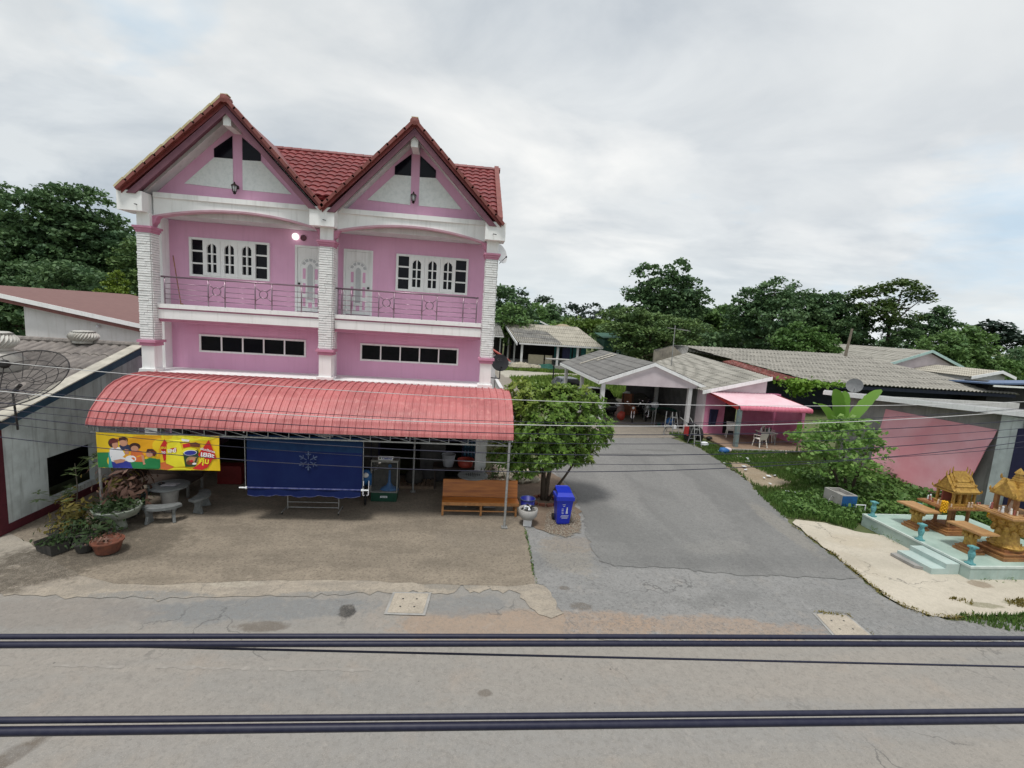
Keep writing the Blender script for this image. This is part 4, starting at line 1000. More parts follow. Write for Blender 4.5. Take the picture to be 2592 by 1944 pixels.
potted('potted_plant','dusky leafy plant between the bowl planter and the terracotta bowl','potted plant',-8.45,12.05,.25,.24,M['pot_dark'],L_['pot'],.36,.22,170,.13,10,.4)
potted('potted_plant','low olive plant in a wide dark pot near the maroon wall base','potted plant',-9.5,12.25,.26,.2,M['pot_dark'],L_['croton_y'],.25,.2,90,.11,11,.4)
potted('potted_plant','trailing dark plant in a small pot left of the terracotta bowl','potted plant',-8.5,11.6,.22,.22,M['pot_dark'],L_['pot'],.25,.2,100,.11,12,.4)
def starplant(x,y,h,label,seed):
    t = thing('papaya_plant',label,'plant',(x,y,0),'young papaya plants by the old wall'); rg = random.Random(seed)
    b = MB(); b.tube([(x,y,0),(x+.05,y,h*.5),(x+.02,y,h)], .02, 6, r1=.01); b.build('stem', M['pale_bark'], t); b = MB()
    for k in range(7):
        a = rg.uniform(0,6.28); z = h*rg.uniform(.55,1.02); L = rg.uniform(.25,.5); c = Vector((x+L*math.cos(a),y+L*math.sin(a),z+.12))
        b.tube([(x,y,z-.1),tuple(c)], .006, 4)
        for q in range(7):
            e = q*2*PI/7+rg.uniform(-.2,.2); d = Vector((math.cos(e),math.sin(e),rg.uniform(-.3,.15))); n_ = Vector((-d.y,d.x,0)); Lf = rg.uniform(.13,.24)
            b.add([c,c+d*Lf*.5+n_*.035,c+d*Lf,c+d*Lf*.5-n_*.035],[(0,1,2,3)])
    b.build('foliage', L_['pale'], t, fix=False)
starplant(-10.35,13.9,1.35,'young papaya plant in front of the broken window opening',1)
starplant(-10.0,14.7,1.5,'taller young papaya plant between the old wall and the awning post',2)
starplant(-10.2,13.2,.75,'shortest young papaya plant at the sill of the broken window',3)
b = MB(); b.add([(-9.5,11.55,0),(-9.0,11.3,0),(-8.85,11.6,0),(-9.35,11.85,0),(-9.55,11.53,.24),(-8.98,11.25,.26),(-8.82,11.62,.24),(-9.38,11.9,.25)],[(0,3,2,1),(0,1,5,4),(1,2,6,5),(2,3,7,6),(3,0,4,7)])
t = thing('plant_crate','flat black plastic crate of seedlings at the left corner of the forecourt','crate',(-9.2,11.55,0)); b.build('box', M['pot_dark'], t)
rg = np.random.default_rng(40); p = rg.normal(size=(90,3))*np.array([.16,.12,.03])+np.array([-9.2,11.57,.24]); foliage('foliage', p, .1, L_['pot'], t, up=.6, aspect=.5, seed=41)
# ------------------------------------------------------------------ corrugated sheets
def corr(p00, p10, p11, p01, pitch, amp, rows=1, step=.0, thick=True):
    """corrugated sheet: p00->p10 along the eave, p01->p11 along the ridge"""
    p00,p10,p11,p01 = map(Vector,(p00,p10,p11,p01)); n = (p10-p00).cross(p01-p00).normalized()
    if n.z < 0: n = -n
    L = max((p10-p00).length,(p11-p01).length); nu = int(L/pitch*6); b = MB(); vs = []; k = 0
    lines = []
    for r in range(rows):
        lines += [(r/rows, step),((r+1)/rows, 0)]
    for v,h in lines:
        for i in range(nu+1):
            u = i/nu; p = (p00.lerp(p10,u)).lerp(p01.lerp(p11,u), v); vs.append(p+n*(amp*math.sin(2*PI*u*L/pitch)+h))
    m = nu+1
    b.add(vs,[(j*m+i,j*m+i+1,(j+1)*m+i+1,(j+1)*m+i) for j in range(len(lines)-1) for i in range(nu)])
    return b
# ------------------------------------------------------------------ left neighbour
ln = thing('old_shophouse','single storey old shophouse with grey tiled roof and stained white side wall','house',(-13,14,0))
b = MB(); vsx = [(12.5,0),(12.5,2.86),(17.2,4.1),(22,2.9),(22,0)]
hx0,hx1 = 13.75,15.4
b.yz([(12.5,0),(13.75,0),(13.75,3.2),(12.5,2.86)],-11.05,-10.9); b.yz([(13.75,0),(15.4,0),(15.4,.36),(13.75,.36)],-11.05,-10.9)
b.yz([(13.75,1.52),(15.4,1.52),(15.4,3.62),(13.75,3.2)],-11.05,-10.9); b.yz([(15.4,0),(22,0),(22,2.9),(17.2,4.1),(15.4,3.62)],-11.05,-10.9)
b.build('side_wall', M['old_white_wall'], ln)
b = MB(); b.box(-20,-11.06,21.8,22,0,2.9); b.box(-12.4,-12.3,12.6,22,0,3.0); b.build('inner_wall', M['dark_int'], ln)
b = MB(); b.box(-11.12,-10.86,12.18,12.498,0,2.78); b.box(-10.899,-10.86,12.5,18,0,.20); b.box(-11.5,-11.121,12.2,12.5,0,.12); b.build('maroon_pillar', M['maroon'], ln)
b = MB(); b.bar((-11.2,12.16,0.12),(-11.16,12.16,2.8),.035,8); b.build('drain_pipe', M['off_white'], ln)
b = MB(); b.box(-20,-11.13,12.9,13.0,0,2.8); b.build('dark_front_opening', M['dark_int'], ln)  # dark panel standing in for the shade of the open front
rf = tile_slope((-20,12.0,2.93),(1,0,0),(0,5.2,1.43), 9.46, 5.39, pu=.27, pv=1.09, amp=.055, step=.03).build('roof', M['old_tile'], ln, fix=False)
b = MB(); b.slab((-20,22.3,2.95),(-10.54,22.3,2.95),(-10.54,17.2,4.34),(-20,17.2,4.34),.05); b.slab((-20,12.05,2.88),(-10.6,12.05,2.88),(-10.6,17.2,4.29),(-20,17.2,4.29),.03); b.build('roof_deck', M['old_tile'], rf)
b = MB()
x = -20
while x < -10.7: b.tube([(x,17.2,4.39),(x+.34,17.2,4.40)],.10,8,r1=.085); x += .27
b.build('ridge_tile', M['old_tile'], rf)
b = MB(); b.box(-20,-10.56,11.96,12.0,2.66,2.90); b.prism([(-10.60,12.0,2.66),(-10.60,12.0,2.90),(-10.60,17.2,4.26),(-10.60,17.2,4.06)],(.04,0,0)); b.build('fascia', M['blue_fascia_shaded'], ln)
b = MB(); b.prism([(-10.75,12.0,2.955),(-10.40,12.0,2.94),(-10.40,17.1,4.36),(-10.75,17.1,4.37)],(0,0,.03)); b.build('verge_cap', mat('verge_pale',(.50,.47,.40),(.36,.34,.29),scale=3,rough=.95), rf)
# roof turbines
def turbine(loc, r, h, label, base):
    t = thing('roof_turbine',label,'roof vent',loc,'roof ventilators on the old shophouse'); x,y,z = loc
    b = MB(); n = 28; rows = 9; vs = []
    for i in range(rows+1):
        q = i/rows; rr = r*(.62+.42*math.sin(PI*(.12+.80*q))); zz = z+h*(.18+.72*q)
        for k in range(n*2):
            a = 2*PI*(k/2)/n+q*.55; e = 1 if k % 2 == 0 else .90; vs.append((x+rr*e*math.cos(a),y+rr*e*math.sin(a),zz))
    m = n*2; b.add(vs,[(i*m+k,i*m+(k+1)%m,(i+1)*m+(k+1)%m,(i+1)*m+k) for i in range(rows) for k in range(m)])
    b.build('vane_drum', M['cream_turbine'], t, fix=False)
    b = MB(); b.lathe([(r*.80,h*.90),(r*.6,h*.97),(.001,h)],(x,y,z),24); b.build('cap', M['cream_turbine'], t, smooth=True)
    b = MB(); b.lathe([(r*.75,0),(r*.72,h*.18),(r*.7,h*.2)],(x,y,z),24)
    if base: b.lathe([(r*1.7,-.52),(r*1.0,-.06),(r*.75,0)],(x,y,z),24)
    b.build('collar', M['cream_turbine'], t, smooth=True)
turbine((-12.25,17.15,4.36),.40,.42,'smaller looking roof turbine on the ridge of the old tiled roof',False)
turbine((-13.0,15.0,4.22),.47,.56,'nearer roof turbine on a flared base, cut by the left frame edge',True)
# black mesh dish
t = thing('mesh_dish','large black wire mesh satellite dish on a mast at the eave of the tiled roof','satellite dish',(-9.98,11.75,2.8))
cD = Vector((-9.75,11.75,3.86)); ax = Vector((.02,-.58,.82)).normalized(); u_ = ax.cross(Vector((0,0,1))).normalized(); w_ = u_.cross(ax); RD = .95
def dp(q,a): return cD+ax*(.22*q*q)+(u_*math.cos(a)+w_*math.sin(a))*RD*q
b = MB()
for k in range(16): b.tube([dp(q/5,k*PI/8) for q in range(1,6)], .007, 4)
for q in (.25,.5,.75,1.0): b.tube([dp(q,a*PI/20) for a in range(41)], .008 if q < 1 else .014, 4, cap=False)
b.build('rib', M['mesh_black'], t)
mm,mn,mb_ = nt_new('dish_mesh'); mb_.inputs['Base Color'].default_value=(.02,.018,.018,1); mb_.inputs['Alpha'].default_value=.42; mb_.inputs['Roughness'].default_value=.8
b = MB(); b.grid(lambda u,v: dp(.1+.9*v, u*2*PI), 40, 6); b.build('mesh_skin', mm, t, smooth=True)
b = MB(); foc = cD+ax*.62
for k in range(3): b.bar(dp(.85,k*2*PI/3+.4),foc,.011)
b.ball(foc,.10,10); b.build('feed_horn', M['mesh_black'], t)
b = MB(); b.bar((-10.0,11.9,2.78),(-9.98,11.82,3.66),.022,8); b.bar((-9.98,11.82,3.66),cD,.04,8); b.bar((-10.0,11.9,2.9),(-10.62,12.1,2.9),.025); b.build('mast', M['mesh_black'], t)
# brown roofed hall behind
hb = thing('white_hall','long white walled hall with a brown sheet roof behind the old shophouse','building',(-16,24,0))
b = MB(); b.prism([(-18.25,22.4,0),(-9.0,22.4,0),(-9.0,22.4,4.02),(-18.25,22.4,5.62)],(0,7,0)); b.build('wall', M['white_wall2'], hb)
def rz_(x,y): return 5.74-.174*(x+18.77)+.045*(y-22)
b = MB(); rpts = [(-20.8,22,rz_(-20.8,22)),(-8.6,22,rz_(-8.6,22)),(-8.6,30,rz_(-8.6,30)),(-18.9,30,rz_(-18.9,30)-.05),(-20.0,30,rz_(-18.9,30)-.04)]
b.prism(rpts,(0,0,-.06)); b.prism([(-20.8,22,rz_(-20.8,22)),(-20,30,6.06),(-28,30,5.2),(-28,22,5.0)],(0,0,-.06)); b.build('roof', M['brown_roof'], hb)
b = MB(); b.prism([(-20.8,21.98,rz_(-20.8,22)+.02),(-8.6,21.98,rz_(-8.6,22)+.02),(-8.6,21.98,rz_(-8.6,22)-.16),(-20.8,21.98,rz_(-20.8,22)-.16)],(0,-.03,0)); b.build('barge_board', M['white_paint'], hb)
b = MB(); b.prism([(-20.6,22.0,rz_(-20.8,22)-.165),(-8.6,22.0,rz_(-8.6,22)-.165),(-8.6,22.0,rz_(-8.6,22)-.34),(-20.6,22.0,rz_(-20.8,22)-.34)],(0,.38,0)); b.build('soffit', mat('soffit_brown',(.20,.09,.08),(.15,.07,.06),rough=.9), hb)
b = MB(); b.ball((-15.35,22.3,4.62),.07,10); b.build('lamp', M['print_white'], hb)
# ------------------------------------------------------------------ wall, dish and path beside the pink house
b = MB(); b.box(2.40,2.55,19.6,40,0,2.15); w0 = tag(b.build('garden_wall', M['white_wall2']),'white plastered garden wall running back beside the pink house','wall')
b = MB(); b.box(2.37,2.58,19.6,40,2.151,2.2); b.build('coping', M['off_white'], w0)
t = thing('satellite_dish','dark grey satellite dish on a bracket at the lower corner of the pink house','satellite dish',(1.27,18.2,4.1))
bm_,u,w_ = dish_mesh((1.56,17.95,4.37),(.10,-.93,.32),.33,.05); bm_.build('reflector', M['dish_black'], t, smooth=True)
b = MB(); b.bar((1.26,18.3,3.75),(1.6,18.15,3.75),.02); b.bar((1.6,18.15,3.75),(1.58,18.0,4.35),.022); b.bar((1.56,17.95,4.05),(1.60,17.62,4.22),.012); b.ball((1.6,17.6,4.24),.04); b.build('arm', M['black'], t)
b = MB()
for sx in (-.05,.06): b.tube([(1.55+sx+.05*math.cos(a*.5+1.2),17.885,4.50+.035*math.sin(a*.5+1.2)) for a in range(9)],.006,4)
b.build('faded_logo', M['dish_grey'], t)
rh = thing('red_lean_to','small red roofed lean to showing behind the dark satellite dish','shed',(2.0,31,0))
b = MB(); b.slab((1.3,30,4.55),(1.3,33,4.55),(3.3,33,3.42),(3.3,30,3.42),.06); b.build('roof', mat('leanto_red',(.42,.07,.05),(.34,.055,.04),rough=.6), rh)
b = MB(); b.box(1.3,2.35,30.2,33,0,3.75); b.build('wall', M['off_white'], rh)
# ------------------------------------------------------------------ pale rubble by the tree
rr = random.Random(12)
for k in range(26):
    x = rr.uniform(1.7,3.1); y = rr.uniform(16.9,18.9); s = rr.uniform(.12,.3)
    b = MB(); b.ball((x,y,s*.35),s,8,1,rr.uniform(.6,.9),rr.uniform(.4,.6)); b.v=[(p[0]+rr.uniform(-.03,.03),p[1]+rr.uniform(-.03,.03),p[2]+rr.uniform(-.02,.02)) for p in b.v]
    tag(b.build('rock', M['rock']),'pale broken rock in the pile between the pink house and the corner tree','rock','pale rocks by the corner tree')
# ------------------------------------------------------------------ carport
cp = thing('carport','open carport with a grey gable roof and white gable board over the lane end','carport',(11.5,32,0))
CY0,CY1,CX0,CX1,CXC = 27.0,38.0,8.26,14.74,11.5
b = corr((CX0,CY1,2.86),(CX0,CY0,2.86),(CXC,CY0,4.05),(CXC,CY1,4.05),.18,.012,6,.02); b2 = corr((CX1,CY0,2.86),(CX1,CY1,2.86),(CXC,CY1,4.05),(CXC,CY0,4.05),.18,.012,6,.02)
b.add(b2.v,b2.f); r_ = b.build('roof', M['carport_roof'], cp, fix=False)
b = MB(); b.slab((CX0,CY0,2.83),(CX0,CY1,2.83),(CXC,CY1,4.02),(CXC,CY0,4.02),.03); b.slab((CX1,CY0,2.83),(CX1,CY1,2.83),(CXC,CY1,4.02),(CXC,CY0,4.02),.03); b.build('roof_lining', M['off_white'], r_)
b = MB()
for y,xa,xb in ((34.3,8.9,11.3),(33.4,9.9,11.3)):
    fa = (xa-CX0)/(CXC-CX0); fb = (xb-CX0)/(CXC-CX0)
    b.prism([(xa,y,2.90+1.19*fa),(xb,y,2.90+1.19*fb),(xb,y+.28,2.90+1.19*fb),(xa,y+.28,2.90+1.19*fa)],(0,0,.02))
b.build('pale_patch', M['asbestos_pale'], r_)
b = MB()
b.prism([(CX0-.08,CY0-.04,2.80),(CXC,CY0-.04,4.04),(CXC,CY0-.04,3.84),(CX0-.08,CY0-.04,2.60)],(0,-.04,0)); b.prism([(CX1+.08,CY0-.04,2.80),(CXC,CY0-.04,4.04),(CXC,CY0-.04,3.84),(CX1+.08,CY0-.04,2.60)],(0,-.04,0))
b.prism([(CX0-.04,CY0-.08,2.62),(CX0-.04,CY0-.08,2.82),(CX0-.04,CY1,2.82),(CX0-.04,CY1,2.62)],(-.04,0,0))
b.build('barge_board', M['white_paint'], cp)
b = MB(); b.xz([(CX0+.35,2.62),(CX1-.35,2.62),(CX1-.45,2.85),(CXC,3.84),(CX0+.45,2.85)],CY0+.06,CY0+.12); b.build('gable_board', M['pinkish_white'], cp)
for x,y in ((8.55,27.2),(8.45,31.7),(8.45,36.6),(13.95,27.2),(13.95,32),(13.95,36.6)):
    b = MB(); b.box(x-.11,x+.11,y-.11,y+.11,0,2.7); b.build('post', M['off_white'], cp)
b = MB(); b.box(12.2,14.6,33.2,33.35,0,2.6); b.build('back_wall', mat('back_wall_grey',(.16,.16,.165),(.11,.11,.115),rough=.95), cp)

def car(loc, rz, label, paint, L=4.4, Wd=1.78, H=1.62, grp='cars parked at the carport'):
    t = thing('parked_car', label, 'car', loc, grp); o = Vector(loc); R = Matrix.Rotation(rz,3,'Z')
    def put(mb,name,mt,par=t,sm=False,au=None):
        mb.v = [tuple(o+R@Vector(p)) for p in mb.v]; return mb.build(name,mt,par,smooth=sm,auto=au)
    h = Wd/2
    # stations along the length: (y, z bottom, z shoulder, half width, z roof, half roof width)
    st = [(-L/2,.45,.72,h*.72,.74,h*.60),(-L/2+.12,.30,.86,h*.90,.90,h*.75),(-L/2+.55,.24,.96,h*.98,1.02,h*.84),(-L/2+1.05,.22,1.0,h,1.06,h*.88),(-L/2+1.75,.22,1.02,h,H*.97,h*.74),(-.1,.22,1.03,h,H,h*.76),(L/2-1.2,.22,1.05,h,H*.985,h*.74),(L/2-.45,.24,1.06,h*.98,H*.90,h*.70),(L/2-.08,.32,1.0,h*.93,1.08,h*.78),(L/2,.42,.92,h*.85,.98,h*.7)]
    b = MB(); vs = []; n = 12
    for y,z0,zs,hw,zr,hr in st:
        zm = zs-.06
        prof_ = [(0,z0),(hw*.85,z0),(hw*.97,z0+.1),(hw,(z0+zs)/2),(hw*.97,zs),(hr,zr-.05),(hr*.8,zr)]
        ring = [(x_,y,z_) for x_,z_ in prof_]+[(-x_,y,z_) for x_,z_ in reversed(prof_[1:])]; vs += ring; n = len(ring)
    b.add(vs,[(i*n+k,i*n+(k+1)%n,(i+1)*n+(k+1)%n,(i+1)*n+k) for i in range(len(st)-1) for k in range(n)]+[tuple(range(n)),tuple((len(st)-1)*n+k for k in range(n))])
    put(b,'body',paint,au=40)
    b = MB()
    for s_ in (-1,1):
        for (ya,yb,top) in ((-L/2+1.42,-.12,.10),(-.02,L/2-1.15,.10)):
            za = 1.08; pts = []
            def side(y,z):
                for i in range(len(st)-1):
                    if st[i][0] <= y <= st[i+1][0]:
                        f = (y-st[i][0])/(st[i+1][0]-st[i][0]); zs = st[i][2]+(st[i+1][2]-st[i][2])*f; hw = (st[i][3]+(st[i+1][3]-st[i][3])*f)*.97; zr = st[i][4]+(st[i+1][4]-st[i][4])*f-.05; hr = st[i][5]+(st[i+1][5]-st[i][5])*f
                        q = max(0,min(1,(z-zs)/max(.01,zr-zs))); return hw+(hr-hw)*q+.006, min(z,zr-.03)
                return h,z
            for y,z in ((ya,za),(yb,za),(yb,H-.13),((ya+yb)/2,H-.13),(ya+.42 if ya < -1 else ya,H-.15)):
                x_,z_ = side(y,z); pts.append((s_*x_,y,z_))
            b.poly(pts)
    y0 = -L/2+1.08; y1 = -L/2+1.72
    b.poly([(-h*.84,y0,1.09),(h*.84,y0,1.09),(h*.70,y1,H*.955),(-h*.70,y1,H*.955)]); b.v = b.v[:-4]+[(x_,y_-.012,z_+.012) for x_,y_,z_ in b.v[-4:]]
    put(b,'window',M['glass_dark'])
    for s_ in (-1,1):
        b = MB(); b.obox((s_*h*.66,-L/2+.10,.80),(.36,.16,.14),.2,0,-s_*.35); put(b,'headlight',M['light_glass'])
        b = MB(); b.obox((s_*(h+.07),-L/2+1.5,1.08),(.16,.1,.13)); put(b,'mirror',paint)
        for y in (-L/2+.85,L/2-.85):
            b = MB(); b.lathe([(.30,-.10),(.335,-.07),(.335,.07),(.30,.10)],(0,0,0),20); b.v=[(s_*(h-.08)+z_,y+x_,.335+y_) for x_,y_,z_ in b.v]; wh = put(b,'wheel',M['rubber'])
            b = MB(); b.lathe([(.001,.0),(.2,.012),(.22,.0)],(0,0,0),14); b.v=[(s_*(h-.08+.102+z_),y+x_,.335+y_) for x_,y_,z_ in b.v]; put(b,'rim',M['chrome'],wh)
    b = MB(); b.box(-.5,.5,-L/2-.012,-L/2+.01,.5,.68); put(b,'grille',M['black'])
    return t
car((9.1,38.3,0), 0.12, 'grey estate car parked at the left side of the carport behind the corner tree', M['car_grey'])
car((10.0,32.6,0), .05, 'shiny black car parked deep inside the carport', M['car_black'])
# clutter in the carport
motorbike((11.45,29.6,0), -.35, 'old rusty brown motorbike parked at the mouth of the carport', mat('rusty',(.25,.08,.035),(.16,.05,.025),scale=9,rough=.7), 'motorbikes')
motorbike((12.4,30.9,0), .3, 'dark motorbike with pale mudguard standing behind the rusty one', M['car_black'], 'motorbikes')
sack((10.9,30.6,0),.32,.95,mat('cover_pink',(.30,.22,.2),(.2,.14,.13),rough=.9),'tall pinkish cloth covered bundle at the left of the rusty motorbike','bundle','bundle')
t = thing('wardrobe_panel','brown wooden panel standing behind the rusty motorbike','panel',(11.6,31.4,0)); b = MB(); b.box(11.3,12.1,31.4,31.48,0,1.5); b.build('board', mat('panel_brown',(.24,.09,.045),(.16,.06,.03),rough=.7), t)
for x in (11.35,12.0): b = MB(); b.box(x,x+.05,31.33,31.399,0,1.5); b.build('batten', M['wood_dark'], t)
b = MB()
def gt(u,v): return (12.35+1.9*u, 28.6+1.5*v, 1.02-.25*abs(u-.5)+.08*math.sin(5*u+3*v)-.1*v)
b.grid(gt,14,8); t = thing('green_tarp','dark green tarpaulin slung over junk under the carport','tarpaulin',(13.2,29.2,0)); b.build('sheet', M['green_cloth'], t, smooth=True)
b = MB()
for x,y in ((12.4,28.65),(14.2,28.65),(12.4,30.0),(14.2,30.0)): b.bar((x,y,0),(x,y,.95),.025)
b.build('trestle', M['steel_grey'], t)
for (x,y,h),lab in zip(((12.5,28.5,1.25),(12.05,26.0,1.35)),('thin grey metal stake in front of the green tarpaulin','pale metal stake nearest the lane before the carport')):
    b = MB(); b.bar((x,y,0),(x+.03,y,h),.028,8); b.lathe([(.06,0),(.05,.03)],(x,y,0),8); tag(b.build('metal_stake', M['galv']),lab,'stake','metal stakes by the carport')
def aladder(x,y,h,sp,label,mt):
    t = thing('trestle_ladder',label,'ladder',(x,y,0))
    for s_ in (-1,1):
        b = MB(); b.bar((x-.2,y+s_*sp,0),(x-.12,y,h),.02); b.bar((x+.2,y+s_*sp,0),(x+.12,y,h),.02)
        for k in range(1,4): q = k/4; b.bar((x-.2+.08*q,y+s_*sp*(1-q),h*q),(x+.2-.08*q,y+s_*sp*(1-q),h*q),.016)
        b.build('rail', mt, t)
aladder(12.75,26.4,1.25,.42,'pale folding trestle by the right carport post',M['galv'])
aladder(12.75,23.7,1.15,.38,'thin metal trestle on the grass before the low pink house',M['galv'])
t = thing('garden_tractor','dark two wheeled cultivator with a red side beside the pink house wall','cultivator',(13.0,24.5,0))
for x in (12.75,13.35):
    b = MB(); b.lathe([(.30,-.1),(.40,-.08),(.40,.08),(.30,.1)],(0,0,0),18); b.v=[(x+z_,24.5+x_,.40+y_) for x_,y_,z_ in b.v]; b.build('wheel', M['rubber'], t)
b = MB(); b.box(12.86,13.24,24.25,24.9,.4,.95); b.build('engine', M['black'], t)
b = MB(); b.obox((12.60,24.45,.62),(.06,.42,.5)); b.build('guard', M['red_paint'], t)
b = MB(); b.bar((12.9,24.9,.9),(12.75,25.6,1.1),.025); b.bar((13.2,24.9,.9),(13.35,25.6,1.1),.025); b.build('handle', M['steel_grey'], t)
b = MB(); b.tube([(12.55+.28*math.cos(a*PI/10),26.6,.62+.28*math.sin(a*PI/10)) for a in range(21)],.03,6,cap=False); b.bar((12.3,26.62,.0),(12.5,26.62,.4),.02)
tag(b.build('bicycle_tyre', M['rubber']),'black tyre hung up in front of the green tarpaulin','tyre')
for k in range(6):
    x = 12.3+rr.random()*1.4; y = 27.6+rr.random()*.9; s = rr.uniform(.12,.24); b = MB(); b.obox((x,y,s*.5),(s*1.6,s,s),0,0,rr.uniform(0,3))
    tag(b.build('junk_box', [M['cabinet_blue'],M['concrete'],M['pot_dark'],M['navy'],M['print_white'],M['green_cloth']][k]),['blue','grey','dark brown','navy','white','green'][k]+' box in the junk pile under the carport edge','box')
motorbike((13.1,31.8,0), .5, 'black motorbike half hidden behind the green tarpaulin', M['navy'], 'motorbikes')
motorbike((12.75,30.1,0), -.6, 'grey motorbike with a bright mudguard between the rusty one and the tarpaulin', M['steel_grey'], 'motorbikes')
t = thing('covered_pile','dark cloth covered pile, enlarged to darken the back of the carport','covered pile',(12.6,32.4,0))  # stands for dark clutter, made large and dark to dim the interior
b = MB(); b.grid(lambda u,v: (11.5+2.6*u, 31.9+1.2*v, .05+1.35*math.sin(PI*u)**.5*math.sin(PI*min(1,.12+v*.88))**.5+.1*math.sin(9*u+4*v)), 18, 10); b.build('cover', M['pot_dark'], t, smooth=True)
b = MB(); b.box(11.7,13.9,32.0,33.0,0,.5); b.build('stack', M['wood_dark'], t)
for k,(x,y,z,mt,lab) in enumerate(((11.9,32.2,1.35,'print_white','white bundle on top of the covered pile in the carport'),(12.9,29.6,1.1,'light_glass','pale plastic sheet on the green tarpaulin'),(13.9,27.9,.3,'pot_dark','dark sack leaning at the foot of the right carport post'),(10.6,29.3,.35,'red_tub','red plastic drum at the left of the covered bundle'),(13.4,28.2,.3,'cabinet_blue','blue plastic drum under the front edge of the green tarpaulin'))):
    b = MB(); b.ball((x,y,z),.26,10,1.1,.9,.9 if z > .6 else 1.2); b.v=[(p[0]+.04*math.sin(p[2]*30+k),p[1]+.03*math.cos(p[0]*33),p[2]) for p in b.v]; tag(b.build('bundle', M[mt], smooth=True),lab,'bundle')
# ------------------------------------------------------------------ low pink house
M['wall_shaded'] = mat('wall_shaded',(.17,.17,.175),(.11,.11,.115),scale=2,rough=.95)  # side wall inside the carport, its shade painted into the colour
p2 = thing('low_pink_house','low single storey pink house with grey roof beside the carport','house',(17,29,0))
b = MB(); wall_open(b,14.6,19.3,.06,2.62,26.4,26.6,[(15.85,16.75,.06,2.1)]); b.box(19.1,19.299,24.2,26.399,.06,2.3); b.build('front_wall', M['hot_pink'], p2)
b = MB(); b.prism([(14.4,26.4,2.622),(18.3,26.4,2.622),(18.3,26.4,3.52),(17.75,26.4,3.42)],(0,.2,0)); b.build('gable_wall', M['pinkish_white'], p2)
b = MB(); b.box(14.5,14.599,27.3,36,0,2.62); b.build('shaded_side_wall', M['wall_shaded'], p2)
b = MB(); b.box(14.5,14.599,26.4,27.299,0,2.62); b.box(18.1,18.3,26.61,37,2.63,3.5); b.build('side_wall', M['pinkish_white'], p2)
b = MB(); b.box(15.85,16.75,26.7,26.75,.06,2.1); b.build('door', M['dark_int'], p2)
b = corr((14.2,38,2.62),(14.2,26.1,2.62),(18.35,26.1,3.62),(20.5,41,4.1),.30,.035,7,.04); b.build('roof', M['asbestos_y'], p2, fix=False)
b = MB(); b.prism([(14.15,26.06,2.66),(18.35,26.06,3.67),(18.35,26.06,3.46),(14.15,26.06,2.45)],(0,-.04,0)); b.build('barge_board', M['white_paint'], p2)
b = MB(); b.box(14.3,19.3,22.9,26.39,-.02,.06); b.build('porch_floor', mat('porch_floor',(.27,.19,.13),(.2,.14,.10),scale=2,rough=.8), p2)
b = MB(); b.box(14.3,18.4,22.78,22.899,-.02,.09); b.build('porch_kerb', M['concrete'], p2)
pa = thing('porch_canopy','pink metal porch canopy with a rounded lip on the low pink house','canopy',(16.8,23.5,0))
b = corr((14.85,23.45,2.30),(19.0,23.45,2.30),(18.8,26.38,2.60),(14.6,26.38,2.60),.2,.012); b.build('sheet', M['pink_sheet'], pa, fix=False)
b = MB()
def lip(u,v):
    a = v*PI*.62; x = 14.85+4.15*u; return (x,23.45-.17*math.sin(a)*1.0-.0,2.30-.17*(1-math.cos(a))*1.0+.012*math.sin(2*PI*u*20))
b.grid(lip,120,6); b.build('lip', M['pink_lip'], pa, smooth=True)
b = MB(); b.yz([(23.4,2.28),(26.38,2.58),(26.38,2.45),(23.4,2.06)],14.78,14.80); b.yz([(23.4,2.28),(26.38,2.58),(26.38,2.45),(23.4,2.06)],19.02,19.04); b.build('side_panel', M['red_paint'], pa)
b = MB(); b.box(14.80,15.0,23.32,23.5,.06,2.1); b.build('post', mat('post_teal',(.16,.24,.24),(.2,.2,.19),scale=5,rough=.8), pa)
# plastic chairs and table on the porch
def pchair(loc,rz,label,mt):
    t = thing('plastic_chair',label,'chair',loc,'plastic chairs on the pink porch'); o = Vector(loc); R = Matrix.Rotation(rz,3,'Z')
    def put(mb,name):
        mb.v=[tuple(o+R@Vector(p)) for p in mb.v]; return mb.build(name,mt,t)
    b = MB(); b.prism([(-.22,-.22,.43),(.22,-.22,.43),(.20,.2,.42),(-.20,.2,.42)],(0,0,.025)); put(b,'seat')
    b = MB(); b.prism([(-.21,.2,.42),(.21,.2,.42),(.23,.33,.86),(-.23,.33,.86)],(0,.025,.005)); put(b,'backrest')
    for s_ in (-1,1):
        b = MB(); b.bar((s_*.2,-.2,.43),(s_*.25,-.25,0),.028); put(b,'leg'); b = MB(); b.bar((s_*.19,.2,.43),(s_*.24,.3,0),.028); put(b,'leg')
        b = MB(); b.tube([(s_*.24,-.2,.43),(s_*.26,-.2,.64),(s_*.26,.1,.66),(s_*.23,.27,.66)],.02,6); put(b,'armrest')
    return t
pchair((16.4,23.6,.06),PI+.1,'white plastic armchair facing into the porch of the low pink house',M['plastic_white'])
pchair((17.8,24.9,.06),.7,'white plastic chair turned toward the porch table',M['plastic_white'])
pchair((15.9,25.6,.06),-.4,'pale plastic chair by the dark doorway of the low pink house',M['plastic_white'])
t = thing('porch_table','pale porch table covered with bottles and dishes on the pink porch','table',(17.2,24.3,.06)); b = MB(); b.box(16.75,17.65,23.95,24.65,.72,.76); b.build('top', M['plastic_white'], t)
for x in (16.8,17.55):
    for y in (24.0,24.55): b = MB(); b.box(x,x+.05,y,y+.05,.06,.72); b.build('leg', M['steel_grey'], t)
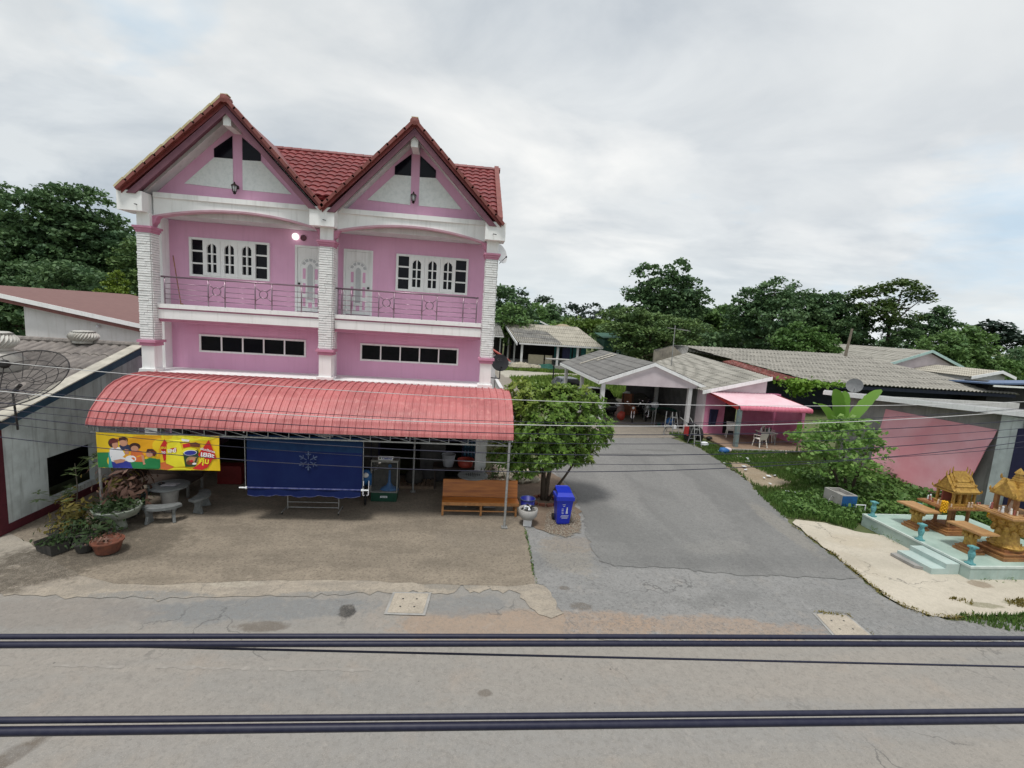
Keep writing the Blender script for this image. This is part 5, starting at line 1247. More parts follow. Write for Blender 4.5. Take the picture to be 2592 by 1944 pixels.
for k in range(5):
    b = MB(); x = 16.85+k*.16; b.lathe([(.04,0),(.045,.14),(.018,.2),(.018,.25)],(x,24.2+.2*rr.random(),.761),8); tag(b.build('bottle', [M['light_glass'],M['wood_dark'],M['green_cloth'],M['print_white'],M['wood_dark']][k]),['clear','brown','green','white','dark brown'][k]+' bottle standing on the porch table','bottle')
b = MB(); b.lathe([(.12,0),(.1,.6),(.05,1.0),(.14,1.05),(.16,1.15)],(15.75,24.8,.06),12); tag(b.build('pedestal_fan', M['plastic_white']),'white pedestal fan standing on the pink porch','fan')
b = MB(); b.grid(lambda u,v:(14.85+.55*u-.12*v*u, 26.30-.05*math.sin(9*u)*v-.03, 1.55-.95*v),10,8); o = b.build('jacket', M['navy']); tag(o,'dark navy jacket hanging on the pink wall left of the doorway','jacket')
for x,y,s,mt,lab,nm in ((13.55,22.2,.24,M['cabinet_blue'],'light blue plastic bag dropped on the grass at the porch corner','plastic_bag'),(13.9,22.45,.2,M['pinkish_white'],'pale pink plastic bag beside the light blue bag','plastic_bag'),(13.2,23.5,.2,M['print_white'],'white folded sheet on the ground beside the cultivator','plastic_bag'),(14.3,25.0,.16,M['black'],'small black and white ball like bundle on the porch floor','plastic_bag')):
    b = MB(); b.ball((x,y,s*.6),s,10,1.2,.9,.7); b.v=[(p[0]+.03*math.sin(p[2]*40),p[1]+.03*math.cos(p[0]*37),p[2]) for p in b.v]; tag(b.build(nm,mt,smooth=True),lab,'bag')
# litter on the verge
for k in range(16):
    x = rr.uniform(12.3,14.4); y = rr.uniform(16.4,22.5); s = rr.uniform(.06,.15); b = MB(); b.obox((x,y,.06),(s*1.8,s,.02),rr.uniform(-.3,.3),rr.uniform(-.3,.3),rr.uniform(0,3))
    tag(b.build('litter_scrap', M['print_white']),'white scrap of litter on the grass verge before the low pink house','litter','litter scraps on the verge')
# ------------------------------------------------------------------ long corrugated roof house
lg = thing('long_house','long low house under a wide corrugated grey roof','house',(32,40,0))
b = corr((27.9,34.5,2.70),(46.4,34.5,2.54),(40.2,45,4.70),(21.6,45,4.58),.36,.055,7,.05); r_ = b.build('roof', M['asbestos'], lg, fix=False)
b = corr((21.2,46.0,4.2),(26.0,39.5,3.55),(26.6,44.5,4.62),(21.0,45,4.55),.34,.05,2,.04); b.build('roof_wing', M['asbestos'], lg, fix=False)
b = corr((46.4,56,2.6),(22,56,2.6),(21.0,45,4.56),(40.3,45,4.70),.22,.03); b.build('rear_roof', M['asbestos'], lg, fix=False)
b = corr((46.5,34.5,2.5),(46.5,56,2.5),(40.3,45.1,4.68),(40.2,44.9,4.68),.22,.02); b.build('hip_roof', M['asbestos'], lg, fix=False)
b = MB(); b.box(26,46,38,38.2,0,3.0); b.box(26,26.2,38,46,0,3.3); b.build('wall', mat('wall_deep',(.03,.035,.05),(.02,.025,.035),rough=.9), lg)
b = MB(); b.box(28.6,46.3,34.65,34.75,2.25,2.52); b.build('eave_gap', mat('eave_shade',(.02,.025,.05),(.03,.035,.05),rough=.9), lg)  # shaded gap below the eave, painted as a dark strip
b = MB(); b.prism([(23.6,40.6,3.55),(24.35,40.3,3.72),(27.6,35.0,2.70),(27.2,35.2,2.3),(23.6,40.5,2.9)],(.10,.1,0)); b.build('rusty_gable', M['rust_wall'], lg)
b = MB(); b.prism([(17.1,40.5,2.6),(17.1,40.5,4.16),(18.9,40.9,4.66),(20.3,41.2,3.72),(20.3,41.2,2.6)],(0,.2,0)); b.build('gable_wall', mat('gable_stained',(.30,.27,.22),(.2,.18,.15),scale=2,rough=.95,streak=(.08,.07,.06)), lg)
b = corr((17.0,40.45,4.2),(20.5,41.4,3.7),(22.5,45,4.58),(19.0,40.9,4.72),.22,.03); b.build('end_roof', M['asbestos_dark'], lg, fix=False)
# creeper at its eave
t = thing('creeper','bright green creeper hanging over the eave corner of the long roof','creeper',(28.2,34.2,2.4))
rg = np.random.default_rng(21); p = np.concatenate([rg.normal(size=(500,3))*np.array([.9,.35,.18])+np.array([26.6,34.2,2.55]), rg.normal(size=(260,3))*np.array([.45,.3,.32])+np.array([26.3,34.0,2.1]), rg.normal(size=(160,3))*np.array([.9,.3,.08])+np.array([28.8,34.2,2.62])])
foliage('foliage', p, .28, L_['vine'], t, up=.4, aspect=.7, seed=5); b = MB(); b.tube([(26.0,34.6,0),(26.1,34.4,1.5),(26.5,34.3,2.5),(28.6,34.3,2.6)],.04,6,r1=.015); b.build('stem', M['bark'], t)
t = thing('tv_antenna','thin television antenna on a pole at the left end of the long roof','antenna',(16.7,38,0)); b = MB(); b.bar((16.72,36,0),(16.66,36,6.4),.035); b.build('pole', M['steel_grey'], t)
b = MB(); b.bar((16.1,36,6.18),(18.1,36.3,6.02),.02)
for k in range(8): x = 16.2+k*.2; b.bar((x,35.7,6.16-.01*k),(x,36.4,6.16-.01*k),.012)
b.build('boom', M['galv'], t)
b = MB(); b.tube([(38.4,44,2),(38.5,44,5),(38.75,44,7.3)],.17,8,r1=.10); t = tag(b.build('dead_trunk', M['pale_bark']),'bare pale trunk rising behind the long roof','trunk')
# ------------------------------------------------------------------ hip house, small houses on the right
def gable_house(name,label,x0,xc,x1,ze0,za,ze1,y0,y1,wallm,roofm,board,pitch=.22,zb=0):
    t = thing(name,label,'house',((x0+x1)/2,y0,0))
    b = corr((x0,y1,ze0),(x0,y0,ze0),(xc,y0,za),(xc,y1,za),pitch,.025,4,.03); b2 = corr((x1,y0,ze1),(x1,y1,ze1),(xc,y1,za),(xc,y0,za),pitch,.025,4,.03); b.add(b2.v,b2.f); b.build('roof', roofm, t, fix=False)
    b = MB(); b.prism([(x0,y0-.05,ze0+.05),(xc,y0-.05,za+.06),(xc,y0-.05,za-.22),(x0,y0-.05,ze0-.23)],(0,-.05,0)); b.prism([(x1,y0-.05,ze1+.05),(xc,y0-.05,za+.06),(xc,y0-.05,za-.22),(x1,y0-.05,ze1-.23)],(0,-.05,0)); b.build('barge_board', board, t)
    b = MB(); b.prism([(x0+.5,y0+.5,zb),(x1-.5,y0+.5,zb),(x1-.5,y0+.5,ze1-.05),(xc,y0+.5,za-.15),(x0+.5,y0+.5,ze0-.05)],(0,y1-y0-1,0)); b.build('wall', wallm, t); return t
gable_house('gabled_house','gabled house with a grey corrugated roof and pale fascia behind the long roof',45.3,50.2,54.3,3.95,5.62,4.05,46,64,M['pinkish_white'],M['asbestos_y'],M['teal_roof'])
gable_house('small_house','small house with a cream sheet roof past the end of the long roof',48.2,51.4,53.0,3.45,4.14,3.6,40,50,M['off_white'],M['asbestos_pale'],M['white_paint'])
t = thing('blue_roof_shop','low building with a blue metal roof edge at the right frame edge','building',(45,34,0))
b = MB(); b.slab((42.8,34,3.42),(52,34,3.80),(52,37.5,3.62),(43.0,37.5,3.22),.12); b.build('roof', M['blue_sheet'], t); b = MB(); b.box(43.2,51.5,34.0,34.06,3.12,3.26); b.build('fascia', M['white_paint'], t); b = MB(); b.box(44,51.5,35,37,0,3.4); b.build('wall', M['dark_int'], t)
b = MB(); b.slab((80,110,4.0),(140,110,4.0),(140,116,5.2),(80,116,5.2),.2); t = thing('far_long_shed','long white roofed shed far off at the right edge','shed',(100,112,0)); b.build('roof', M['teal_roof'], t); b = MB(); b.box(82,138,111,115,0,4.2); b.build('wall', M['dark_int'], t)
# ------------------------------------------------------------------ grey building with pink cloth
gb_ = thing('grey_shop','grey cement building with a white roof edge behind the shrine','building',(22,15,0))
b = MB(); b.yz([(9.0,0),(22.4,0),(22.4,3.32),(12.5,3.95),(9.0,4.3)],19.8,20.0); b.box(20.0,30,22.2,22.4,0,3.3); b.build('side_wall', M['grey_wall'], gb_)
b = MB(); b.yz([(14.9,.0),(22.2,0.),(22.2,3.3),(14.9,3.78)],19.74,19.79); b.build('cement_sheet', M['grey_sheet'], gb_)
b = MB(); b.box(19.5,19.79,14.2,14.9,0,3.75); b.build('pillar', M['old_white_wall'], gb_)
b = MB(); b.prism([(19.2,23,3.36),(19.2,9,4.42),(31,9,3.75),(31,23,2.7)],(0,0,.05)); b.build('roof', M['off_white'], gb_)
b = MB(); b.yz([(23,3.36),(9,4.42),(9,4.22),(23,3.16)],19.16,19.20); b.build('roof_edge', M['white_paint'], gb_)
b = MB(); b.box(19.3,19.79,12.6,14.19,0,3.4); b.build('side_door', M['navy'], gb_)
t = thing('pink_cloth','large faded pink cloth hung slack over the grey side wall','cloth',(19.7,17.4,3.1))
def clo(u,v):
    y = 19.75-4.65*u; top = 3.03+.12*u; 
    if u < .62: bot = .15-.03*u/.62
    else: q = (u-.62)/.38; bot = .12+2.3*q**4.2
    z = top+(bot-top)*v
    return (19.70-.05*math.sin(3*u+2*v)-.35*v**1.2-.06*u*v+.03*math.sin(14*u)*v, y, z)
b = MB(); b.grid(clo,72,24); b.build('sheet', M['cloth_pink'], t, smooth=True)
b = MB(); b.grid(lambda u,v: tuple(Vector(clo(u,1))+Vector((-.012,0,.03*(1-v)-.015))),40,1); b.build('hem', M['red_paint'], t, smooth=True)
t = thing('satellite_dish','grey satellite dish above the banana plant at the grey building corner','satellite dish',(19.4,21.5,3.3))
bm_,u,w_ = dish_mesh((19.45,21.4,3.86),(-.62,-.62,.35),.36,.07); bm_.build('reflector', M['dish_grey'], t, smooth=True)
b = MB(); b.bar((19.5,21.6,3.3),(19.5,21.5,3.8),.025); b.bar((19.45,21.4,3.6),(19.2,21.1,3.75),.012); b.build('arm', M['black'], t)
# ------------------------------------------------------------------ far shed
fs = thing('open_shed','long open sided shed with a patched corrugated roof beyond the grass','shed',(12.5,62,0))
b = corr((7.4,60,3.25),(18.55,60,3.25),(16.2,65.5,5.62),(6.0,65.5,5.62),.26,.04,5,.04); r_ = b.build('roof', M['asbestos_pale'], fs, fix=False)
b = corr((7.5,60.1,3.34),(13.2,60.1,3.34),(11.4,63.6,4.86),(6.55,63.8,4.98),.26,.04,3,.04); b.build('dark_patch', M['asbestos_dark'], r_, fix=False)
b = corr((18.55,71,3.3),(6.2,71,3.3),(6.0,65.5,5.62),(16.2,65.5,5.62),.26,.03); b.build('rear_roof', M['asbestos_dark'], fs, fix=False)
b = MB(); b.box(7.5,18.4,59.93,60.0,3.05,3.25); b.prism([(7.3,60.05,3.22),(5.95,65.4,5.6),(5.95,65.4,5.3),(7.3,60.05,2.9)],(-.1,0,0)); b.build('fascia', M['off_white'], fs)
for x in (7.95,12.6,15.2,18.1): b = MB(); b.box(x-.13,x+.13,60.3,60.55,0,3.1); b.build('post', M['off_white'], fs)
for x,y in ((7.2,62.2),(6.6,64.6)): b = MB(); b.box(x-.1,x+.1,y-.1,y+.1,.3,3.6); b.build('post', M['steel_grey'], fs)
b = MB(); b.box(6.4,18.4,60.2,71,0,.55); b.build('platform', M['concrete'], fs)
b = MB(); b.box(6.4,18.2,68,68.2,.55,3.4); b.build('back_wall', M['dark_int'], fs)
for x0,x1 in ((9.0,11.0),(11.2,12.1)): b = MB(); b.box(x0,x1,61.3,61.6,.55,1.75); tag(b.build('cream_counter', mat('cream_board',(.52,.47,.33),(.45,.4,.28),rough=.8)),('long' if x1 < 11.1 else 'short')+' cream board counter inside the open shed','counter')
for k,x in enumerate((12.9,14.6,15.5,16.6)):
    b = MB(); b.box(x,x+.7,64,64.1,.55,2.9); tag(b.build('teal_door', M['teal_paint']),['narrow teal door panel behind the second post of the open shed','teal panel near the middle of the open shed','teal panel between pale uprights in the open shed','broad teal panel at the right end of the open shed'][k],'panel')
b = MB(); b.box(13.3,14.3,60.7,60.75,1.3,2.9); tag(b.build('blue_curtain', M['navy']),'dark blue curtain hanging in the open shed','curtain')
b = MB(); b.grid(lambda u,v:(9.6+3.0*u,59.6-1.0*v+.15*math.sin(8*u),.75*math.sin(PI*min(1,max(0,u)))*(1-.75*v)+.1+.08*math.sin(11*u+5*v)),16,6); tag(b.build('green_tarp', M['green_cloth'], smooth=True),'dark green tarpaulin heap in front of the open shed','tarpaulin')
for k in range(7):
    s = rr.uniform(.4,.9); b = MB(); x = 6.6+k*.55; b.ball((x,59.7-rr.random()*1.2,s*.4),s,8,1.1,.8,.7); b.v=[(p[0]+rr.uniform(-.08,.08),p[1],p[2]+rr.uniform(-.06,.06)) for p in b.v]; tag(b.build('rock', M['rock']),'rock in the retaining heap under the left end of the open shed','rock','rocks under the open shed')
fw = thing('shed_wing','lower corrugated wing joining the open shed behind the pink house','shed',(3.5,63,0))
b = corr((-2,61,3.9),(5.6,61,3.9),(5.2,65,5.5),(-2,65,5.5),.26,.04,3,.04); b.build('roof', M['asbestos_dark'], fw, fix=False); b = MB(); b.box(-2,5.6,60.9,60.98,3.75,3.9); b.build('fascia', M['off_white'], fw); b = MB(); b.box(-2,6,66,66.2,0,4.6); b.build('back_wall', M['dark_int'], fw)
for x in (2.5,3.8,5.2): b = MB(); b.bar((x,61.2,0),(x,61.2,3.8),.08); b.build('post', M['steel_grey'], fw)
gable_house('teal_house','small teal house with a pale teal roof behind the open shed',11.4,14.0,17.0,5.05,6.2,5.0,85,93,M['teal_paint'],M['teal_roof'],M['white_paint'])
t = thing('thatched_hut','thatched hut roof just showing behind the open shed','hut',(16.6,76,0)); b = MB(); b.lathe([(2.6,4.6),(1.7,5.35),(.5,5.85),(.001,5.9)],(16.4,76,0),14,1.1,.8); b.build('roof', M['thatch'], t); b = MB(); b.lathe([(1.9,0),(1.9,4.7)],(16.4,76,0),14,1,.8); b.build('wall', M['wood_dark'], t)
t = thing('green_hut','dark green hut half hidden among the trees','hut',(20,62,0)); b = MB(); b.box(19.2,21.6,62.2,66,0,4.2); b.build('wall', M['hut_green'], t); b = MB(); b.slab((18.9,61.8,4.45),(21.9,61.8,4.6),(21.9,66.4,5.1),(18.9,66.4,5.0),.1); b.build('roof', M['hut_green'], t); b = MB(); b.box(20.5,21.0,62.1,62.19,1.0,3.4); b.build('window', M['glass_dark'], t); b = MB(); b.box(20.95,21.2,61.9,62.15,0,4.0); b.build('post', M['teal_roof'], t)
t = thing('notice_table','small roofed table on one post in the grass before the open shed','table',(9.65,47.6,0)); b = MB(); b.bar((9.65,47.6,0),(9.65,47.6,2.3),.07,8); b.build('post', M['black'], t); b = MB(); b.box(8.8,11.4,47.2,48.2,2.3,2.4); b.build('top', M['concrete'], t)
# ------------------------------------------------------------------ shrine
PX0,PX1,PY0,PY1,PZ = 13.64,17.4,10.42,13.86,.35
sp = thing('shrine_platform','pale mint tiled shrine platform with two steps','platform',(15.3,12,0))
b = MB(); b.box(PX0,PX1,PY0,PY1,-.05,PZ-.012); b.build('base', M['mint'], sp)
b = MB()
for x0,x1,y0,y1 in ((PX0-.015,PX0+.05,PY0-.015,PY1),(PX0+.051,PX1,PY0-.015,PY0+.05),(PX0+.051,PX1,PY1-.05,PY1)): b.box(x0,x1,y0,y1,PZ-.05,PZ+.004)
b.build('edge_trim', M['mint_edge'], sp)
b = MB(); b.box(PX0+.051,PX1,PY0+.051,PY1-.051,PZ-.011,PZ); b.build('tiled_floor', mat('mint_floor',(.40,.52,.46),(.27,.38,.33),scale=1.3,lo=.38,hi=.66,rough=.55,speck=(.3,.4,.36)), sp)
b = MB(); b.box(12.80,13.22,10.68,11.70,-.02,.15); b.build('step', M['mint_step'], sp); b = MB(); b.box(13.221,PX0-.016,10.68,11.74,-.02,.28); b.build('step', M['mint_step'], sp)
b = MB(); b.prism([(12.62,11.0,0.0),(12.80,10.9,0),(12.80,11.72,0),(12.60,11.7,0)],(0,0,.07)); tag(b.build('loose_slab', M['concrete']),'broken grey slab lying at the foot of the shrine steps','slab')
for (x,y),lab in zip(((13.80,13.66),(13.74,11.95),(13.76,10.56),(15.35,13.6)),('turquoise baluster at the far left corner of the shrine platform','turquoise baluster above the head of the shrine steps','turquoise baluster at the street corner of the shrine platform','turquoise baluster behind the front altar table')):
    b = MB(); b.box(x-.085,x+.085,y-.085,y+.085,PZ,PZ+.04); b.lathe([(.075,.04),(.06,.08),(.05,.14),(.075,.24),(.08,.30),(.06,.37),(.055,.41),(.08,.46)],(x,y,PZ),14); b.box(x-.085,x+.085,y-.085,y+.085,PZ+.46,PZ+.50)
    tag(b.build('baluster', M['turquoise']),lab,'baluster','turquoise balusters on the shrine platform')
def altar(x,y,label):
    t = thing('altar_table',label,'altar',(x,y,PZ),'gold altar tables')
    b = MB()
    for h,z0,z1 in ((.24,0,.07),(.20,.07,.11),(.215,.11,.14),(.15,.14,.20)): b.box(x-h,x+h,y-h,y+h,PZ+z0,PZ+z1)
    b.build('plinth', M['gold_red'], t)
    b = MB(); b.lathe([(.15,.20),(.13,.30),(.14,.45),(.19,.60),(.22,.66)],(x,y,PZ),4)
    c,s = math.cos(PI/4),math.sin(PI/4); b.v=[(x+(px_-x)*c-(py_-y)*s, y+(px_-x)*s+(py_-y)*c, pz_) for px_,py_,pz_ in b.v]
    for k in range(10): a = k*PI/5; b.ball((x+.16*math.cos(a),y+.16*math.sin(a),PZ+.5),.05,8,1,1,1.3)
    b.build('pedestal', M['gold'], t)
    b = MB(); b.box(x-.29,x+.29,y-.47,y+.47,PZ+.66,PZ+.70); b.box(x-.27,x+.27,y-.45,y+.45,PZ+.70,PZ+.712); b.build('top', M['gold_top'], t)
altar(14.47,12.80,'gold altar table at the back of the shrine platform, left of the gabled spirit house')
altar(14.56,11.28,'gold altar table nearest the street, in front of the spired spirit house')
def flame(b,p,d,h,w_=.03):
    p = Vector(p); d = Vector(d); b.prism([p-d*w_,p+d*w_,p+d*w_*1.6+Vector((0,0,h*.55)),p+d*w_*.6+Vector((0,0,h))],Vector((-d.y,d.x,0))*.02)
def tier_roof(b,x,y,z,hw,hd,h,n=2):
    """steep Thai gable: ridge along X, tiers, upturned finials"""
    for i in range(n):
        k = 1-.22*i; zz = z+h*.30*i; W_,D_ = hw*k,hd*k*(1-.12*i); hh = h*(.95-.15*i)
        for s_ in (-1,1):
            pts = []
            for j in range(6):
                q = j/5; pts.append((y+s_*D_*(1-q), zz+hh*(q**1.35)))
            for j in range(5):
                (ya,za),(yb,zb) = pts[j],pts[j+1]; b.prism([(x-W_,ya,za),(x+W_,ya,za),(x+W_,yb,zb),(x-W_,yb,zb)],(0,0,.02))
        for e in (-1,1):
            b.prism([(x+e*(W_-.03),y-D_*.85,zz+.02),(x+e*(W_-.03),y+D_*.85,zz+.02),(x+e*(W_-.03),y,zz+hh*.95)],(e*.015,0,0))
            flame(b,(x+e*W_,y,zz+hh),(e,0,0),.16,.02)
            for s_ in (-1,1): flame(b,(x+e*W_,y+s_*D_,zz),(0,s_,0),.10,.025); flame(b,(x+e*W_,y+s_*D_*.5,zz+hh*.35),(0,s_,0),.07,.02)
def spirit_house(x,y,label,kind):
    t = thing('spirit_house',label,'shrine',(x,y,PZ)); sc = 1
    b = MB()
    if kind == 0:
        for h,z0,z1 in ((.62,0,.06),(.56,.06,.11),(.46,.11,.17),(.36,.17,.22)): b.box(x-h,x+h,y-h*.75,y+h*.75,PZ+z0,PZ+z1)
        b.build('plinth', M['gold_red'], t)
        for dx,dy in ((-.32,-.2),(.32,-.2),(-.32,.2),(.32,.2),(0,0)):
            b = MB(); b.lathe([(.07,.22),(.05,.28),(.05,.7),(.075,.8)],(x+dx,y+dy,PZ),10); b.build('column', M['gold_red'], t)
        D = PZ+.80
        b = MB(); b.box(x-.80,x+.80,y-.45,y+.45,D,D+.05); b.box(x-.76,x+.76,y-.41,y+.41,D+.05,D+.07); b.build('deck', M['gold_red'], t)
        b = MB()
        for k in range(17): flame(b,(x-.78+k*.0975,y-.44,D+.05),(1,0,0),.06,.02)
        b.box(x-.46,x+.46,y-.30,y+.30,D+.07,D+.13); b.build('rail', M['gold'], t)
        for dx in (-.34,-.12,.10,.37):
            for dy in (-.24,.24): b = MB(); b.box(x+dx-.03,x+dx+.03,y+dy-.03,y+dy+.03,D+.13,D+.48); b.build('pavilion_post', M['gold'], t)
        b = MB(); b.box(x+.14,x+.33,y-.2,y+.2,D+.13,D+.478); b.build('pavilion', M['gold'], t)
        b = MB(); b.box(x-.32,x+.32,y+.10,y+.14,D+.13,D+.48); b.build('niche', M['doll_red'], t)
        b = MB(); b.box(x-.44,x+.44,y-.33,y+.33,D+.48,D+.52); tier_roof(b,x,y,D+.52,.44,.34,.46,3)
        b.build('roof', M['gold'], t)
        return D+.07
    for h,z0,z1 in ((.52,0,.10),(.46,.10,.16),(.49,.16,.19),(.36,.19,.26)): b.box(x-h,x+h,y-h*.8,y+h*.8,PZ+z0,PZ+z1)
    b.build('plinth', M['gold_red'], t)
    b = MB(); b.lathe([(.36,.26),(.40,.32),(.30,.38),(.27,.5),(.25,.7),(.30,.9),(.42,1.1),(.46,1.2)],(x,y,PZ),12)
    for k in range(12):
        a = k*PI/6; b.ball((x+.29*math.cos(a),y+.29*math.sin(a),PZ+.72+.1*(k%2)),.07,8,1,1,1.4); b.ball((x+.36*math.cos(a+.2),y+.36*math.sin(a+.2),PZ+1.0),.08,8,1,1,1.2); flame(b,(x+.36*math.cos(a),y+.36*math.sin(a),PZ+.28),(-math.sin(a),math.cos(a),0),.12,.04)
    b.build('pedestal', M['gold'], t)
    D = PZ+1.2
    b = MB(); b.box(x-.62,x+.62,y-.52,y+.52,D,D+.05); b.box(x-.56,x+.56,y-.46,y+.46,D+.05,D+.08); b.build('deck', M['gold_top'], t)
    for dx in (-.24,.24):
        for dy in (-.24,.24): b = MB(); b.box(x+dx-.045,x+dx+.045,y+dy-.045,y+dy+.045,D+.08,D+.50); b.build('column', M['gold_red'], t)
    b = MB(); b.lathe([(.08,.0),(.1,.1),(.07,.22),(.05,.3)],(x,y,D+.08),10); b.build('figure', M['cream_doll'], t)
    b = MB(); b.box(x-.36,x+.36,y-.36,y+.36,D+.50,D+.54)
    for a in range(4):
        d = Vector((math.cos(a*PI/2),math.sin(a*PI/2),0)); s = Vector((-d.y,d.x,0)); c = Vector((x,y,D+.54))
        b.prism([c+d*.40-s*.30,c+d*.40+s*.30,c+d*.36+Vector((0,0,.40))],-d*.3)
        for q in (-1,0,1): flame(b,c+d*.41+s*.28*q+Vector((0,0,.0 if q else .36)),tuple(s),.14,.035)
    b.build('roof', M['gold'], t)
    b = MB(); prof_ = []; zz = .78
    for k in range(6):
        r_ = .20*(1-k*.12); prof_ += [(r_,zz),(r_*.98,zz+.055),(r_*.86,zz+.06)]; zz += .062
    prof_ += [(.11,zz),(.06,zz+.09),(.001,zz+.17)]
    b.lathe(prof_,(x,y,D),4); c,s = math.cos(PI/4),math.sin(PI/4); b.v=[(x+(px_-x)*c-(py_-y)*s, y+(px_-x)*s+(py_-y)*c, pz_) for px_,py_,pz_ in b.v]; b.build('spire', M['gold'], t)
    return D+.08
d1 = spirit_house(15.55,12.70,'gold spirit house with a steep Thai gable roof on columns',0)
d2 = spirit_house(15.45,11.10,'taller gold spirit house with a stepped spire at the frame edge',1)
rr = random.Random(77)
def doll(x,y,z,k):
    b = MB(); s = rr.uniform(.7,1.1); b.lathe([(.03,0),(.035,.03),(.022,.08),(.028,.1),(.012,.115),(.026,.135),(.02,.17),(.001,.18)],(x,y,z),8); b.v=[(x+(p[0]-x)*s,y+(p[1]-y)*s,z+(p[2]-z)*s) for p in b.v]
    tag(b.build('figurine', [M['cream_doll'],M['print_white'],M['doll_red']][k%3], smooth=True), ['cream','white','dark red'][k%3]+(' offering figurine standing on the deck of the gabled spirit house' if z < 1.4 else ' offering figurine standing on the deck of the spired spirit house'),'figurine',('figurines on the gabled spirit house' if z < 1.4 else 'figurines on the spired spirit house'))
for k in range(16): doll(15.55+rr.uniform(-.72,.72),12.70-rr.uniform(.32,.40) if k%2 else 12.7-rr.uniform(.1,.36),d1 if k%2 else d1,k) if k%2 else doll(15.55-rr.uniform(.56,.74),12.7+rr.uniform(-.35,.35),d1,k)
for k in range(18):
    a = rr.uniform(2.4,5.4); doll(15.45+.50*math.cos(a),11.10+.40*math.sin(a),d2,k)
for x,y,z,lab in ((14.78,12.32,1.10,'yellow flower garland hanging at the left corner of the gabled spirit house deck'),(16.35,12.26,.98,'yellow flower garland hanging at the right corner of the gabled spirit house deck')):
    b = MB()
    for k in range(7):
        for q in range(6): a = q*PI/3+k*.5; b.ball((x+.06*math.cos(a),y+.06*math.sin(a),z+.05*k),.034,6)
    tag(b.build('garland', M['garland'], smooth=True),lab,'garland','yellow garlands on the spirit house')
# trough and water pipe
t = thing('concrete_trough','oblong concrete water trough with a blue painted end in the weeds','trough',(14.1,15.4,0))
b = MB(); x0,x1,y0,y1 = 13.85,14.45,15.0,15.85
for q in ((x0,x1,y0,y0+.06),(x0,x1,y1-.06,y1),(x0,x0+.06,y0+.06,y1-.06),(x1-.06,x1,y0+.06,y1-.06)): b.box(*q,0,.55)
b.box(x0+.06,x1-.06,y0+.06,y1-.06,0,.42); b.build('basin', M['concrete'], t)
b = MB(); b.box(x0+.01,x1-.01,y0-.012,y0-.001,0,.52); b.build('blue_end', M['cabinet_blue'], t)
b = MB(); b.tube([(13.55,15.3,0),(13.58,15.25,.3),(13.7,15.3,.42),(13.9,15.4,.34)],.016,6); tag(b.build('hose', M['galv']),'grey hose looping into the concrete trough','hose')
b = MB(); b.tube([(14.08,14.62,0),(14.08,14.62,.36),(14.42,14.6,.36),(14.42,14.6,0)],.022,8); tag(b.build('water_pipe', M['print_white']),'white bent water pipe standing in front of the trough','pipe')
